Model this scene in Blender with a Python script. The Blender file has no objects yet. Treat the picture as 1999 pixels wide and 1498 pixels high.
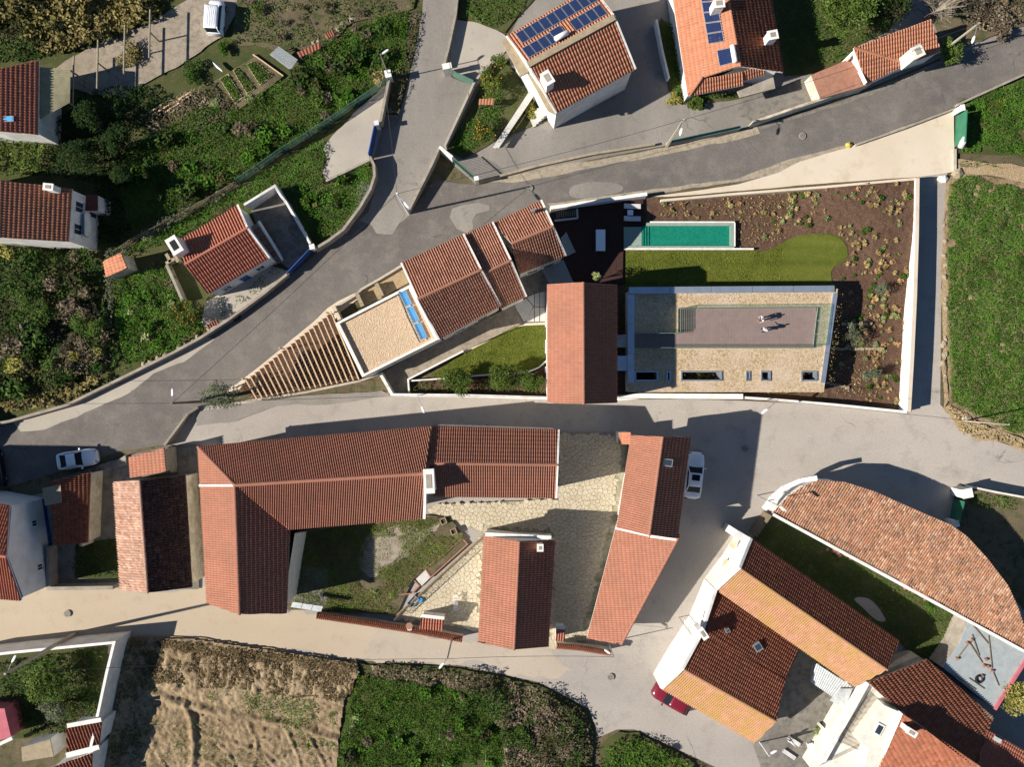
import bpy, bmesh, math, random
import numpy as np
from mathutils import Vector, Matrix, Quaternion
from mathutils.geometry import tessellate_polygon
# ------------------------------------------------------------------ camera, sky, sun, exposure
SC = bpy.context.scene
C = SC.collection
H = 75.0            # drone height above the lanes (m)
S = 0.05            # metres per photo pixel on the ground
SUN_EL = math.radians(33.0)
SX, SY = 0.976, 0.217          # ground direction in which shadows fall
cam = bpy.data.cameras.new('camera'); cam.sensor_width = 36.0
cam.lens = 36.0 * H / (1999 * S); cam.clip_start = 1.0; cam.clip_end = 3000.0
camo = bpy.data.objects.new('camera', cam); C.objects.link(camo)
camo.location = (0, 0, H); SC.camera = camo
w = bpy.data.worlds.new('World'); SC.world = w; w.use_nodes = True
nt = w.node_tree; bg = nt.nodes['Background']
sky = nt.nodes.new('ShaderNodeTexSky'); sky.sky_type = 'NISHITA'; sky.sun_disc = False
sky.air_density = 1.0; sky.dust_density = 0.0; sky.ozone_density = 5.0; sky.sun_elevation = SUN_EL; sky.sun_rotation = math.atan2(-SX, -SY)
nt.links.new(sky.outputs[0], bg.inputs[0]); bg.inputs[1].default_value = 0.05
sl = bpy.data.lights.new('sun', 'SUN'); sl.energy = 5.0; sl.angle = math.radians(0.5); sl.color = (1.0, 0.935, 0.84)
slo = bpy.data.objects.new('sun', sl); C.objects.link(slo)
sdir = Vector((-SX * math.cos(SUN_EL), -SY * math.cos(SUN_EL), math.sin(SUN_EL)))
slo.rotation_euler = sdir.to_track_quat('Z', 'Y').to_euler(); slo.location = (-60, -20, 60)
SC.view_settings.view_transform = 'Standard'; SC.view_settings.look = 'None'
SC.view_settings.exposure = 0.8; SC.view_settings.gamma = 1.0; SC.view_settings.use_curve_mapping = False

# ------------------------------------------------------------------ helpers
rnd = random.Random(11); RN = np.random.default_rng(11)
def P(px, py, h=0.0):
    """a point measured in the photograph, at height h above the lanes, as a place in metres"""
    k = S * (H - h) / H
    return Vector(((px - 1000) * k, (749 - py) * k, h))
ORG = {}
def props(o, label=None, cat=None, group=None, kind=None):
    if label: o['label'] = label
    if cat: o['category'] = cat
    if group: o['group'] = group
    if kind: o['kind'] = kind
    return o
def thing(name, label, cat, loc, group=None):
    o = bpy.data.objects.new(name, None); C.objects.link(o); o.location = loc
    o.empty_display_size = 0.3; ORG[o.name] = Vector(loc)
    return props(o, label, cat, group)
class MB:
    def __init__(s): s.v = []; s.f = []; s.m = []
    def add(s, vs, fs, mi=0):
        b = len(s.v); s.v += [tuple(x) for x in vs]
        for f in fs: s.f.append(tuple(i + b for i in f)); s.m.append(mi)
        return s
    def prism(s, pts, z0, z1, mi=0):
        """vertical prism over a plan polygon (x, y)"""
        n = len(pts); a = sum(pts[i][0] * pts[(i + 1) % n][1] - pts[(i + 1) % n][0] * pts[i][1] for i in range(n))
        if a < 0: pts = pts[::-1]
        vs = [(p[0], p[1], z0) for p in pts] + [(p[0], p[1], z1) for p in pts]
        fs = [(i, (i + 1) % n, n + (i + 1) % n, n + i) for i in range(n)]
        tri = tessellate_polygon([[Vector((p[0], p[1], 0)) for p in pts]]) if n > 4 else [tuple(range(n))]
        for t in tri:
            t = list(t)
            if n > 4:
                A, B, D = (pts[i] for i in t)
                if (B[0] - A[0]) * (D[1] - A[1]) - (B[1] - A[1]) * (D[0] - A[0]) < 0: t = t[::-1]
            fs.append(tuple(n + i for i in t)); fs.append(tuple(reversed(t)))
        return s.add(vs, fs, mi)
    def box(s, c, size, rz=0.0, mi=0):
        """box standing on c (centre of its base)"""
        ca, sa = math.cos(rz), math.sin(rz); x, y = size[0] / 2, size[1] / 2
        q = [(c[0] + ca * a - sa * b, c[1] + sa * a + ca * b) for a, b in ((-x, -y), (x, -y), (x, y), (-x, y))]
        return s.prism(q, c[2], c[2] + size[2], mi)
    def bar(s, a, b, wd, ht, mi=0):
        """rectangular bar between two points"""
        a, b = Vector(a), Vector(b); d = (b - a).normalized()
        u = d.cross(Vector((0, 0, 1)))
        u = Vector((1, 0, 0)) if u.length < 1e-4 else u.normalized()
        t = u.cross(d).normalized()
        vs = [p + u * (i * wd / 2) + t * (j * ht / 2) for p in (a, b) for i, j in ((-1, -1), (1, -1), (1, 1), (-1, 1))]
        return s.add(vs, [(0, 1, 2, 3), (7, 6, 5, 4), (0, 4, 5, 1), (1, 5, 6, 2), (2, 6, 7, 3), (3, 7, 4, 0)], mi)
    def tube(s, pts, rad, n=8, mi=0, cap=True):
        pts = [Vector(p) for p in pts]; m = len(pts)
        if not isinstance(rad, (list, tuple)): rad = [rad] * m
        vs = []; fs = []
        for i, p in enumerate(pts):
            d = (pts[min(i + 1, m - 1)] - pts[max(i - 1, 0)]).normalized()
            u = d.cross(Vector((0.3, 0.2, 1))); u = u.normalized() if u.length > 1e-3 else Vector((1, 0, 0))
            t = d.cross(u)
            for k in range(n):
                a = 2 * math.pi * k / n; vs.append(p + (u * math.cos(a) + t * math.sin(a)) * rad[i])
        for i in range(m - 1):
            for k in range(n):
                k2 = (k + 1) % n; fs.append((i * n + k, i * n + k2, (i + 1) * n + k2, (i + 1) * n + k))
        if cap: fs += [tuple(range(n - 1, -1, -1)), tuple((m - 1) * n + k for k in range(n))]
        return s.add(vs, fs, mi)
    def loft(s, secs, mi=0, cap=True):
        """closed rings of equal length"""
        n = len(secs[0]); vs = [p for r in secs for p in r]; fs = []
        for i in range(len(secs) - 1):
            for k in range(n):
                k2 = (k + 1) % n; fs.append((i * n + k, i * n + k2, (i + 1) * n + k2, (i + 1) * n + k))
        if cap: fs += [tuple(range(n - 1, -1, -1)), tuple((len(secs) - 1) * n + k for k in range(n))]
        return s.add(vs, fs, mi)
    def build(s, name, mat, parent=None, smooth=False, **kw):
        o = raw(name, np.array(s.v, float), s.f, mat, parent, **kw)
        if isinstance(mat, (list, tuple)): o.data.polygons.foreach_set('material_index', s.m)
        if smooth: o.data.polygons.foreach_set('use_smooth', [True] * len(s.f))
        return o
def raw(name, v, faces, mat, parent=None, label=None, cat=None, group=None, kind=None):
    me = bpy.data.meshes.new(name)
    if parent is not None: org = ORG[parent.name]
    else: org = Vector(((v[:, 0].min() + v[:, 0].max()) / 2, (v[:, 1].min() + v[:, 1].max()) / 2, v[:, 2].min()))
    vv = v - np.array(org)
    if isinstance(faces, np.ndarray):                       # all quads or all triangles, fast path
        k = faces.shape[1]; me.vertices.add(len(vv)); me.vertices.foreach_set('co', vv.ravel())
        me.loops.add(faces.size); me.loops.foreach_set('vertex_index', faces.ravel().astype(np.int32))
        me.polygons.add(len(faces)); me.polygons.foreach_set('loop_start', np.arange(0, faces.size, k, dtype=np.int32))
        me.update(calc_edges=True)
    else:
        me.from_pydata([tuple(x) for x in vv], [], faces); me.update()
    for m in (mat if isinstance(mat, (list, tuple)) else [mat]): me.materials.append(m)
    o = bpy.data.objects.new(name, me); C.objects.link(o); ORG[o.name] = org
    if parent is not None: o.parent = parent
    else: o.location = org
    return props(o, label, cat, group, kind)
def setuv(me, uv):
    l = me.uv_layers.new(name='piece'); l.data.foreach_set('uv', np.asarray(uv, np.float32).ravel())
def copy_tree(o, parent=None):
    c = o.copy(); C.objects.link(c); c.parent = parent
    ORG[c.name] = ORG[o.name]
    for ch in list(o.children): copy_tree(ch, c)
    return c
def inst(src_mesh, name, parent, loc, quat=None, scale=None):
    """a piece that shares its mesh; loc in metres"""
    o = bpy.data.objects.new(name, src_mesh); C.objects.link(o); o.parent = parent
    o.location = Vector(loc) - (ORG[parent.name] if parent else Vector((0, 0, 0)))
    if quat is not None: o.rotation_mode = 'QUATERNION'; o.rotation_quaternion = quat
    if scale: o.scale = scale
    ORG[o.name] = Vector(loc)
    return o
# --- value noise for scattering
def vnoise(x, y, sc, seed=0):
    x = np.asarray(x) / sc + seed * 17.3; y = np.asarray(y) / sc - seed * 9.1
    xi = np.floor(x).astype(np.int64); yi = np.floor(y).astype(np.int64); fx = x - xi; fy = y - yi
    fx = fx * fx * (3 - 2 * fx); fy = fy * fy * (3 - 2 * fy)
    def h(a, b):
        n = (a * 374761393 + b * 668265263 + seed * 1442695) & 0xffffffff
        n = ((n ^ (n >> 13)) * 1274126177) & 0xffffffff
        return ((n ^ (n >> 16)) & 0xffff) / 65535.0
    return (h(xi, yi) * (1 - fx) + h(xi + 1, yi) * fx) * (1 - fy) + (h(xi, yi + 1) * (1 - fx) + h(xi + 1, yi + 1) * fx) * fy
def fbm(x, y, sc, seed=0): return vnoise(x, y, sc, seed) * .55 + vnoise(x, y, sc * .45, seed + 1) * .3 + vnoise(x, y, sc * .2, seed + 2) * .15
def inpoly(x, y, poly):
    ins = np.zeros(len(x), bool); n = len(poly)
    for i in range(n):
        x1, y1 = poly[i][:2]; x2, y2 = poly[(i + 1) % n][:2]
        if y1 == y2: continue
        c = ((y1 > y) != (y2 > y)) & (x < (x2 - x1) * (y - y1) / (y2 - y1) + x1); ins ^= c
    return ins
def scatter(poly, n_m2):
    a = np.array([p[:2] for p in poly]); lo = a.min(0); hi = a.max(0)
    n = int((hi - lo).prod() * n_m2); x = RN.uniform(lo[0], hi[0], n); y = RN.uniform(lo[1], hi[1], n)
    k = inpoly(x, y, poly); return x[k], y[k]
def PP(pts, h=0): return [P(x, y, h) for x, y in pts]
def smooth_poly(pts, it=2):
    """Chaikin corner cutting on a closed polygon of pixels"""
    for _ in range(it):
        q = []
        for i in range(len(pts)):
            a, b = pts[i], pts[(i + 1) % len(pts)]
            q += [(a[0] * .75 + b[0] * .25, a[1] * .75 + b[1] * .25), (a[0] * .25 + b[0] * .75, a[1] * .25 + b[1] * .75)]
        pts = q
    return pts
def rough_poly(pts, step=0.7, amp=0.12, sd=1):
    q = []
    for i in range(len(pts)):
        a, b = pts[i], pts[(i + 1) % len(pts)]; d = b - a; n = max(1, int(d.length / step))
        for k in range(n):
            p = a + d * (k / n)
            dx = float(fbm(np.array([p.x]), np.array([p.y]), 1.6, sd)[0]) - .5; dy = float(fbm(np.array([p.x]), np.array([p.y]), 1.6, sd + 7)[0]) - .5
            q.append(Vector((p.x + dx * amp * 3, p.y + dy * amp * 3, p.z)))
    return q
ZC = [0.0]
def sheet(name, pts, mat, rough=0.0, label=None, cat=None, kind='structure', z=None, parent=None):
    if z is None: ZC[0] += 0.004; z = ZC[0]
    w_ = [Vector((p.x, p.y, 0)) for p in PP(pts)]
    if rough: w_ = rough_poly(w_, amp=rough, sd=len(name))
    tri = [list(t) for t in tessellate_polygon([w_])]
    for t in tri:
        A, B, D = (w_[i] for i in t)
        if (B - A).cross(D - A).z < 0: t.reverse()
    return raw(name, np.array([(p.x, p.y, z) for p in w_]), [tuple(t) for t in tri], mat, parent, label, cat, None, kind)

# ------------------------------------------------------------------ materials
def srgb(r, g, b):
    f = lambda c: (c / 255 / 12.92) if c / 255 <= .04045 else ((c / 255 + .055) / 1.055) ** 2.4
    return (f(r), f(g), f(b), 1)
class NT:
    def __init__(s, name, rough=.8, spec=.3):
        s.m = bpy.data.materials.new(name); s.m.use_nodes = True; s.t = s.m.node_tree
        s.b = s.t.nodes['Principled BSDF']; s.b.inputs['Roughness'].default_value = rough
        s.b.inputs['Specular IOR Level'].default_value = spec
        s.geo = s.t.nodes.new('ShaderNodeNewGeometry')
    def n(s, t, **kw):
        x = s.t.nodes.new(t)
        for k, v in kw.items():
            if k in x.inputs: x.inputs[k].default_value = v
            else: setattr(x, k, v)
        return x
    def l(s, a, b): s.t.links.new(a, b)
    def noise(s, scale, detail=4, rough=.6, vec=None, stretch=None):
        x = s.n('ShaderNodeTexNoise'); x.inputs['Scale'].default_value = scale; x.inputs['Detail'].default_value = detail; x.inputs['Roughness'].default_value = rough
        v = vec or s.geo.outputs['Position']
        if stretch:
            mp = s.n('ShaderNodeMapping'); mp.inputs['Scale'].default_value = stretch[:3]; mp.inputs['Rotation'].default_value = (0, 0, stretch[3] if len(stretch) > 3 else 0)
            s.l(v, mp.inputs[0]); v = mp.outputs[0]
        s.l(v, x.inputs['Vector']); return x.outputs['Fac']
    def ramp(s, fac, lo, hi):
        x = s.n('ShaderNodeMapRange'); x.inputs['From Min'].default_value = lo; x.inputs['From Max'].default_value = hi; s.l(fac, x.inputs['Value']); return x.outputs[0]
    def ramp2(s, fac, lo, hi, a, b):
        x = s.n('ShaderNodeMapRange'); x.inputs['From Min'].default_value = lo; x.inputs['From Max'].default_value = hi; x.inputs['To Min'].default_value = a; x.inputs['To Max'].default_value = b; s.l(fac, x.inputs['Value']); return x.outputs[0]
    def mix(s, fac, a, b):
        x = s.n('ShaderNodeMix', data_type='RGBA')
        if isinstance(fac, float): x.inputs[0].default_value = fac
        else: s.l(fac, x.inputs[0])
        for i, c in ((6, a), (7, b)):
            if isinstance(c, (tuple, list)): x.inputs[i].default_value = tuple(c)[:3] + (1,)
            else: s.l(c, x.inputs[i])
        return x.outputs[2]
    def out(s, col, bump=None, strength=.3, dist=.02):
        if isinstance(col, (tuple, list)): s.b.inputs['Base Color'].default_value = tuple(col)[:3] + (1,)
        else: s.l(col, s.b.inputs['Base Color'])
        if bump is not None:
            x = s.n('ShaderNodeBump'); x.inputs['Strength'].default_value = strength; x.inputs['Distance'].default_value = dist
            s.l(bump, x.inputs['Height']); s.l(x.outputs[0], s.b.inputs['Normal'])
        return s.m
def ground_mat(name, c1, c2, c3, s1=.25, s2=3.0, grain=30, rough=.9, th=(.45, .65), bump=.3, dist=.03, stretch=None, gr=.25, cracks=None):
    """two broad tones, a third in patches, and fine grain"""
    t = NT(name, rough, .04)
    a = t.mix(t.ramp(t.noise(s1, 5, .6, stretch=stretch), .35, .65), c1, c2)
    a = t.mix(t.ramp(t.noise(s2, 6, .7), th[0], th[1]), a, c3)
    if cracks:
        wv = t.n('ShaderNodeVectorMath', operation='ADD'); nz = t.n('ShaderNodeTexNoise'); nz.inputs['Scale'].default_value = .9; nz.inputs['Detail'].default_value = 4; t.l(t.geo.outputs['Position'], nz.inputs['Vector']); t.l(t.geo.outputs['Position'], wv.inputs[0]); sc_ = t.n('ShaderNodeVectorMath', operation='SCALE'); t.l(nz.outputs['Color'], sc_.inputs[0]); sc_.inputs['Scale'].default_value = 1.6; t.l(sc_.outputs[0], wv.inputs[1])
        vo = t.n('ShaderNodeTexVoronoi', feature='DISTANCE_TO_EDGE'); vo.inputs['Scale'].default_value = cracks[0]; t.l(wv.outputs[0], vo.inputs['Vector'])
        line = t.ramp2(vo.outputs['Distance'], 0, cracks[1], 1, 0); gate = t.ramp(t.noise(.18, 3, .6), .56, .68); ml = t.n('ShaderNodeMath', operation='MULTIPLY'); t.l(line, ml.inputs[0]); t.l(gate, ml.inputs[1])
        a = t.mix(ml.outputs[0], a, tuple(x * .45 for x in c1[:3]))
    g = t.noise(grain, 3, .7)
    dk = t.mix(t.ramp(g, .25, .75), (1 - gr, 1 - gr, 1 - gr, 1), (1 + gr, 1 + gr, 1 + gr, 1))
    m = t.n('ShaderNodeMix', data_type='RGBA', blend_type='MULTIPLY'); m.inputs[0].default_value = 1
    t.l(a, m.inputs[6]); t.l(dk, m.inputs[7])
    return t.out(m.outputs[2], g, bump, dist)
def plain(name, c, rough=.6, spec=.4, metal=0, var=.12, scale=1.5, c2=None):
    t = NT(name, rough, spec); t.b.inputs['Metallic'].default_value = metal
    d = c2 or tuple(x * (1 - var * 2.2) for x in c[:3])
    a = t.mix(t.ramp(t.noise(scale, 5, .65), .35, .7), c, d)
    return t.out(a, t.noise(scale * 12, 3), .12, .01)
def tile_mat(name, cols, weather, wamt=.5, wscale=.5, moss=None, mth=(.55, .7), light=None):
    """fired clay tiles: each tile its own tone, broad weathering, lichen"""
    t = NT(name, .85, .03)
    uv = t.n('ShaderNodeUVMap', uv_map='piece')
    wn = t.n('ShaderNodeTexWhiteNoise', noise_dimensions='2D'); t.l(uv.outputs[0], wn.inputs['Vector'])
    cr = t.n('ShaderNodeValToRGB'); t.l(wn.outputs['Value'], cr.inputs[0]); e = cr.color_ramp.elements
    for i, c in enumerate(cols):
        p = i / (len(cols) - 1)
        if i == 0: e[0].position = 0; e[0].color = tuple(c)[:3] + (1,)
        elif i == len(cols) - 1: e[-1].position = 1; e[-1].color = tuple(c)[:3] + (1,)
        else: x = e.new(p); x.color = tuple(c)[:3] + (1,)
    a = t.mix(t.ramp(t.noise(wscale, 6, .65), .4, .75), cr.outputs[0], t.mix(wamt, cr.outputs[0], weather))
    a = t.mix(t.ramp(t.noise(5.0, 5, .7), .5, .8), a, t.mix(.45, a, weather))
    if light:
        a = t.mix(t.ramp(t.noise(7.0, 4, .8), .62, .7), a, light)
    if moss:
        a = t.mix(t.ramp(t.noise(.6, 8, .75), mth[0], mth[1]), a, moss)
    return t.out(a, t.noise(25, 3), .2, .01)
def leaf_mat(name, cols, scale=.35, patch=None, pth=(.5, .62), spec=.03):
    t = NT(name, .65, spec)
    uv = t.n('ShaderNodeUVMap', uv_map='piece')
    wn = t.n('ShaderNodeTexWhiteNoise', noise_dimensions='2D'); t.l(uv.outputs[0], wn.inputs['Vector'])
    a = t.mix(wn.outputs['Value'], cols[0], cols[1])
    if len(cols) > 2:
        p = t.n('ShaderNodeMath', operation='POWER'); t.l(wn.outputs['Value'], p.inputs[0]); p.inputs[1].default_value = 5
        a = t.mix(p.outputs[0], a, cols[2])
    hv = t.n('ShaderNodeHueSaturation'); t.l(a, hv.inputs['Color']); t.l(t.ramp2(t.noise(.55, 4, .65), .3, .7, .5, 1.5), hv.inputs['Value']); a = hv.outputs[0]
    if patch: a = t.mix(t.ramp(t.noise(scale, 4, .6), pth[0], pth[1]), a, t.mix(wn.outputs['Value'], patch, tuple(x * .55 for x in patch[:3])))
    return t.out(a)
M = {}
M['asphalt'] = ground_mat('asphalt', (.118, .107, .097), (.165, .148, .133), (.215, .193, .168), .09, .55, 10, th=(.46, .82), bump=.25, cracks=(.16, .012))
M['road_worn'] = ground_mat('worn_asphalt', (.20, .183, .165), (.25, .228, .205), (.155, .142, .13), .5, 2.5, 14, th=(.5, .8), bump=.2)
M['asphalt_old'] = ground_mat('asphalt_old', (.19, .173, .155), (.265, .24, .212), (.14, .13, .12), .15, .8, 12, th=(.56, .8), stretch=(1, .35, 1, .2), cracks=(.12, .01))
M['lane'] = ground_mat('pale_lane', (.31, .28, .25), (.39, .35, .305), (.25, .222, .195), .09, .5, 7, th=(.52, .8), bump=.15, stretch=(.35, 1, 1, 0), gr=.16, cracks=(.11, .008))
M['sandy'] = ground_mat('sandy_lane', (.40, .325, .235), (.44, .365, .275), (.36, .275, .18), .12, .7, 12, th=(.55, .8), bump=.15, stretch=(.3, 1, 1, .05), gr=.12)
M['lane_mid'] = ground_mat('lane_mid', (.365, .31, .245), (.42, .36, .29), (.31, .26, .20), .12, .6, 9, th=(.52, .8), bump=.15, stretch=(.3, 1, 1, .05), gr=.14)
M['verge'] = ground_mat('verge', (.30, .25, .19), (.38, .32, .24), (.22, .19, .14), .4, 2, 15, gr=.2)
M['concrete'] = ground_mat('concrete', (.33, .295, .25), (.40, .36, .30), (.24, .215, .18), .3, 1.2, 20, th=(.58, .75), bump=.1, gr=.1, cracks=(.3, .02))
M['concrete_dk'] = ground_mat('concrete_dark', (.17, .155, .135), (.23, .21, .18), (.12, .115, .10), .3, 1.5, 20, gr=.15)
M['cream'] = ground_mat('cream_concrete', (.54, .46, .35), (.60, .52, .42), (.44, .34, .23), .15, .45, 12, th=(.52, .8), bump=.08, gr=.06)
M['kerb'] = ground_mat('kerb_concrete', (.42, .37, .30), (.5, .44, .36), (.34, .30, .25), .4, 2, 18, gr=.1, bump=.1)
M['earth'] = ground_mat('earth', (.10, .082, .05), (.15, .12, .075), (.055, .07, .025), .25, 1.3, 10, th=(.5, .65), bump=.6, dist=.08, gr=.35)
M['scrub_soil'] = ground_mat('scrub_soil', (.05, .065, .022), (.085, .085, .035), (.12, .10, .06), .3, 1.5, 10, th=(.55, .7), bump=.6, dist=.08, gr=.4)
M['dry_soil'] = ground_mat('dry_soil', (.36, .26, .155), (.42, .315, .19), (.25, .18, .10), .3, 1.8, 9, th=(.52, .72), bump=.8, dist=.12, gr=.3)
M['field'] = ground_mat('field_earth', (.27, .195, .115), (.35, .265, .165), (.13, .092, .05), .22, 1.8, 9, th=(.46, .68), bump=.8, dist=.1, gr=.3)
M['gravel_lane'] = ground_mat('gravel_lane', (.27, .225, .17), (.33, .28, .22), (.2, .17, .13), .3, 2, 14, bump=.4, gr=.25)
M['mulch'] = ground_mat('bark_mulch', (.105, .062, .042), (.135, .082, .055), (.07, .042, .028), .5, 4, 9, th=(.42, .68), bump=1, dist=.06, gr=.45)
M['lawn'] = None
M['courtyard'] = ground_mat('courtyard_mortar', (.31, .275, .20), (.36, .32, .24), (.17, .17, .09), .4, 2, 15, gr=.2)
M['flag'] = None
M['red_patio'] = ground_mat('terracotta_paving', (.33, .165, .11), (.37, .19, .13), (.28, .135, .09), .4, 3, 12, gr=.12, bump=.1)
def lawn_mat():
    t = NT('mown_lawn', .85, .1)
    b = t.noise(.75, 2, .5, stretch=(.02, 1.0, 1, 0)); g = t.noise(6, 5, .85)
    a = t.mix(t.ramp(b, .4, .6), (.078, .102, .013), (.128, .142, .022))
    a = t.mix(t.ramp(t.noise(1.2, 5, .7), .5, .8), a, (.18, .165, .035))
    a = t.mix(t.ramp(g, .35, .75), t.mix(.5, a, (.04, .05, .01)), a)
    return t.out(a, g, .8, .05)
M['lawn'] = lawn_mat()
M['flag'] = ground_mat('flagstone', (.46, .40, .29), (.54, .48, .37), (.38, .31, .20), 1.2, 4, 20, gr=.12, bump=.2)
M['flag_dk'] = ground_mat('flagstone_worn', (.17, .14, .095), (.21, .175, .12), (.13, .11, .07), 1.0, 4, 20, gr=.2, bump=.2)
def roof_gravel():
    t = NT('roof_gravel', .9, .15)
    v = t.n('ShaderNodeTexVoronoi'); v.inputs['Scale'].default_value = 9; t.l(t.geo.outputs['Position'], v.inputs['Vector'])
    a = t.mix(v.outputs['Color'], (.40, .29, .19), (.58, .44, .30))
    a = t.mix(t.ramp(t.noise(6, 3, .7), .55, .75), a, (.3, .19, .11))
    return t.out(a, v.outputs['Distance'], .9, .05)
M['gravel'] = roof_gravel()
def sedum_gravel():
    t = NT('sedum_gravel', .95, .1)
    a = t.mix(t.ramp(t.noise(6, 5, .85), .38, .64), (.66, .52, .35), (.27, .18, .10))
    a = t.mix(t.ramp(t.noise(.35, 4, .6), .45, .7), a, t.mix(t.ramp(t.noise(8, 4, .85), .38, .66), (.66, .54, .42), (.38, .27, .17)))
    a = t.mix(t.ramp(t.noise(2.2, 6, .75), .62, .75), a, (.13, .12, .04))
    return t.out(a, t.noise(14, 4, .8), 1, .07)
M['sedum'] = sedum_gravel()
M['white'] = plain('whitewash', (.78, .76, .72), .85, .05, c2=(.58, .55, .49), scale=1.3)
M['white_old'] = plain('stained_whitewash', (.62, .57, .47), .85, .15, c2=(.34, .27, .18), scale=1.1)
M['bluewhite'] = plain('pale_blue_whitewash', (.66, .68, .69), .8, .2, c2=(.52, .52, .5), scale=.7)
M['creamwall'] = plain('cream_render', (.74, .70, .60), .8, .2)
M['plaster'] = plain('grey_render', (.34, .30, .25), .85, .15, c2=(.22, .19, .15))
M['stone'] = plain('rubble_stone', (.36, .30, .21), .9, .15, c2=(.2, .16, .10), scale=5)
M['blue'] = plain('blue_paint', (.02, .07, .26), .5, .4)
M['green'] = plain('green_paint', (.03, .16, .09), .55, .4)
M['greygreen'] = plain('grey_green_paint', (.10, .20, .15), .55, .4)
M['metal'] = plain('galvanised', (.45, .46, .47), .4, .5, .6)
M['zinc'] = plain('zinc_coping', (.62, .68, .74), .4, .5, .8, c2=(.50, .56, .62))
M['sheet'] = plain('corrugated_sheet', (.55, .57, .57), .5, .4, .2, c2=(.38, .40, .40), scale=2)
M['greyroof'] = plain('painted_cement_roof', (.34, .37, .37), .7, .3, c2=(.26, .29, .29), scale=1.5)
M['fibre'] = plain('fibre_cement', (.33, .30, .19), .85, .2, c2=(.24, .22, .13), scale=2)
M['fibre_dk'] = plain('weathered_cement_slab', (.26, .21, .14), .9, .15, c2=(.36, .29, .19), scale=2)
M['dark'] = plain('dark_shadow_gap', (.02, .02, .02), .8, .2)
M['rubber'] = plain('rubber', (.015, .015, .016), .8, .3)
M['timber'] = plain('larch_timber', (.64, .47, .31), .8, .05, c2=(.52, .36, .22), scale=3)
M['oldwood'] = plain('old_wood', (.26, .20, .13), .85, .2, c2=(.14, .11, .08), scale=4)
M['greywood'] = plain('grey_pole_wood', (.33, .29, .2), .85, .2, c2=(.22, .18, .12), scale=3)
M['pole'] = plain('concrete_pole', (.40, .36, .28), .85, .2, c2=(.3, .27, .2), scale=3)
M['deck'] = plain('dark_deck', (.062, .034, .028), .8, .05, c2=(.045, .025, .021), scale=3)
M['deck_light'] = plain('weathered_deck', (.24, .18, .16), .75, .25, c2=(.20, .15, .135), scale=2)
M['greydeck'] = plain('grey_boards', (.34, .34, .33), .7, .3, c2=(.26, .26, .26), scale=3)
M['slab'] = plain('pale_slab', (.55, .53, .49), .7, .3, c2=(.45, .43, .40), scale=2)
M['lampwhite'] = plain('lamp_white', (.8, .8, .8), .4, .5)
M['chrome'] = plain('bright_metal', (.7, .7, .7), .25, .5, .9)
M['wire'] = plain('cable', (.03, .03, .03), .7, .3)
M['yellow'] = plain('yellow_paint', (.55, .40, .08), .6, .3)
M['pink'] = plain('pink_paint', (.50, .14, .17), .8, .2)
M['redbrown'] = plain('red_brown_paint', (.16, .045, .03), .7, .3)
M['hay'] = plain('pale_cloth', (.62, .60, .60), .8, .2)
M['clay'] = plain('broken_clay', (.36, .19, .125), .85, .05, c2=(.25, .13, .09), scale=6)
M['white_car'] = plain('white_car_paint', (.80, .82, .84), .22, .6, var=.01)
M['red_car'] = plain('dark_red_car_paint', (.16, .012, .025), .22, .6, var=.02)
M['black_car'] = plain('black_car_paint', (.012, .012, .015), .22, .6, var=.02)
def glass_dark(name, c, rough=.22):
    t = NT(name, rough, .12); return t.out(c)
M['carglass'] = glass_dark('car_glass', (.012, .016, .022))
M['glass'] = glass_dark('window_glass', (.03, .045, .06))
M['pv'] = None
def pv_mat():
    t = NT('solar_cells', .07, .4)
    br = t.n('ShaderNodeTexBrick'); br.offset = 0; br.inputs['Scale'].default_value = 1; br.inputs['Brick Width'].default_value = .16; br.inputs['Row Height'].default_value = .16
    br.inputs['Mortar Size'].default_value = .006; br.inputs['Color1'].default_value = (.012, .022, .07, 1); br.inputs['Color2'].default_value = (.016, .028, .085, 1); br.inputs['Mortar'].default_value = (.05, .065, .11, 1)
    tc = t.n('ShaderNodeTexCoord'); t.l(tc.outputs['Object'], br.inputs['Vector'])
    return t.out(br.outputs['Color'])
M['pv'] = pv_mat()
M['tube_blue'] = plain('collector_tube', (.08, .38, .80), .4, .2, 0, var=.05)
def glass_clear():
    m = bpy.data.materials.new('balustrade_glass'); m.use_nodes = True; t = m.node_tree; t.nodes.clear()
    o = t.nodes.new('ShaderNodeOutputMaterial'); x = t.nodes.new('ShaderNodeMixShader'); tr = t.nodes.new('ShaderNodeBsdfTransparent'); g = t.nodes.new('ShaderNodeBsdfGlossy')
    tr.inputs[0].default_value = (.80, .90, .87, 1); g.inputs['Roughness'].default_value = .03; x.inputs[0].default_value = .1
    t.links.new(tr.outputs[0], x.inputs[1]); t.links.new(g.outputs[0], x.inputs[2]); t.links.new(x.outputs[0], o.inputs[0]); return m
M['clearglass'] = glass_clear()
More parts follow.
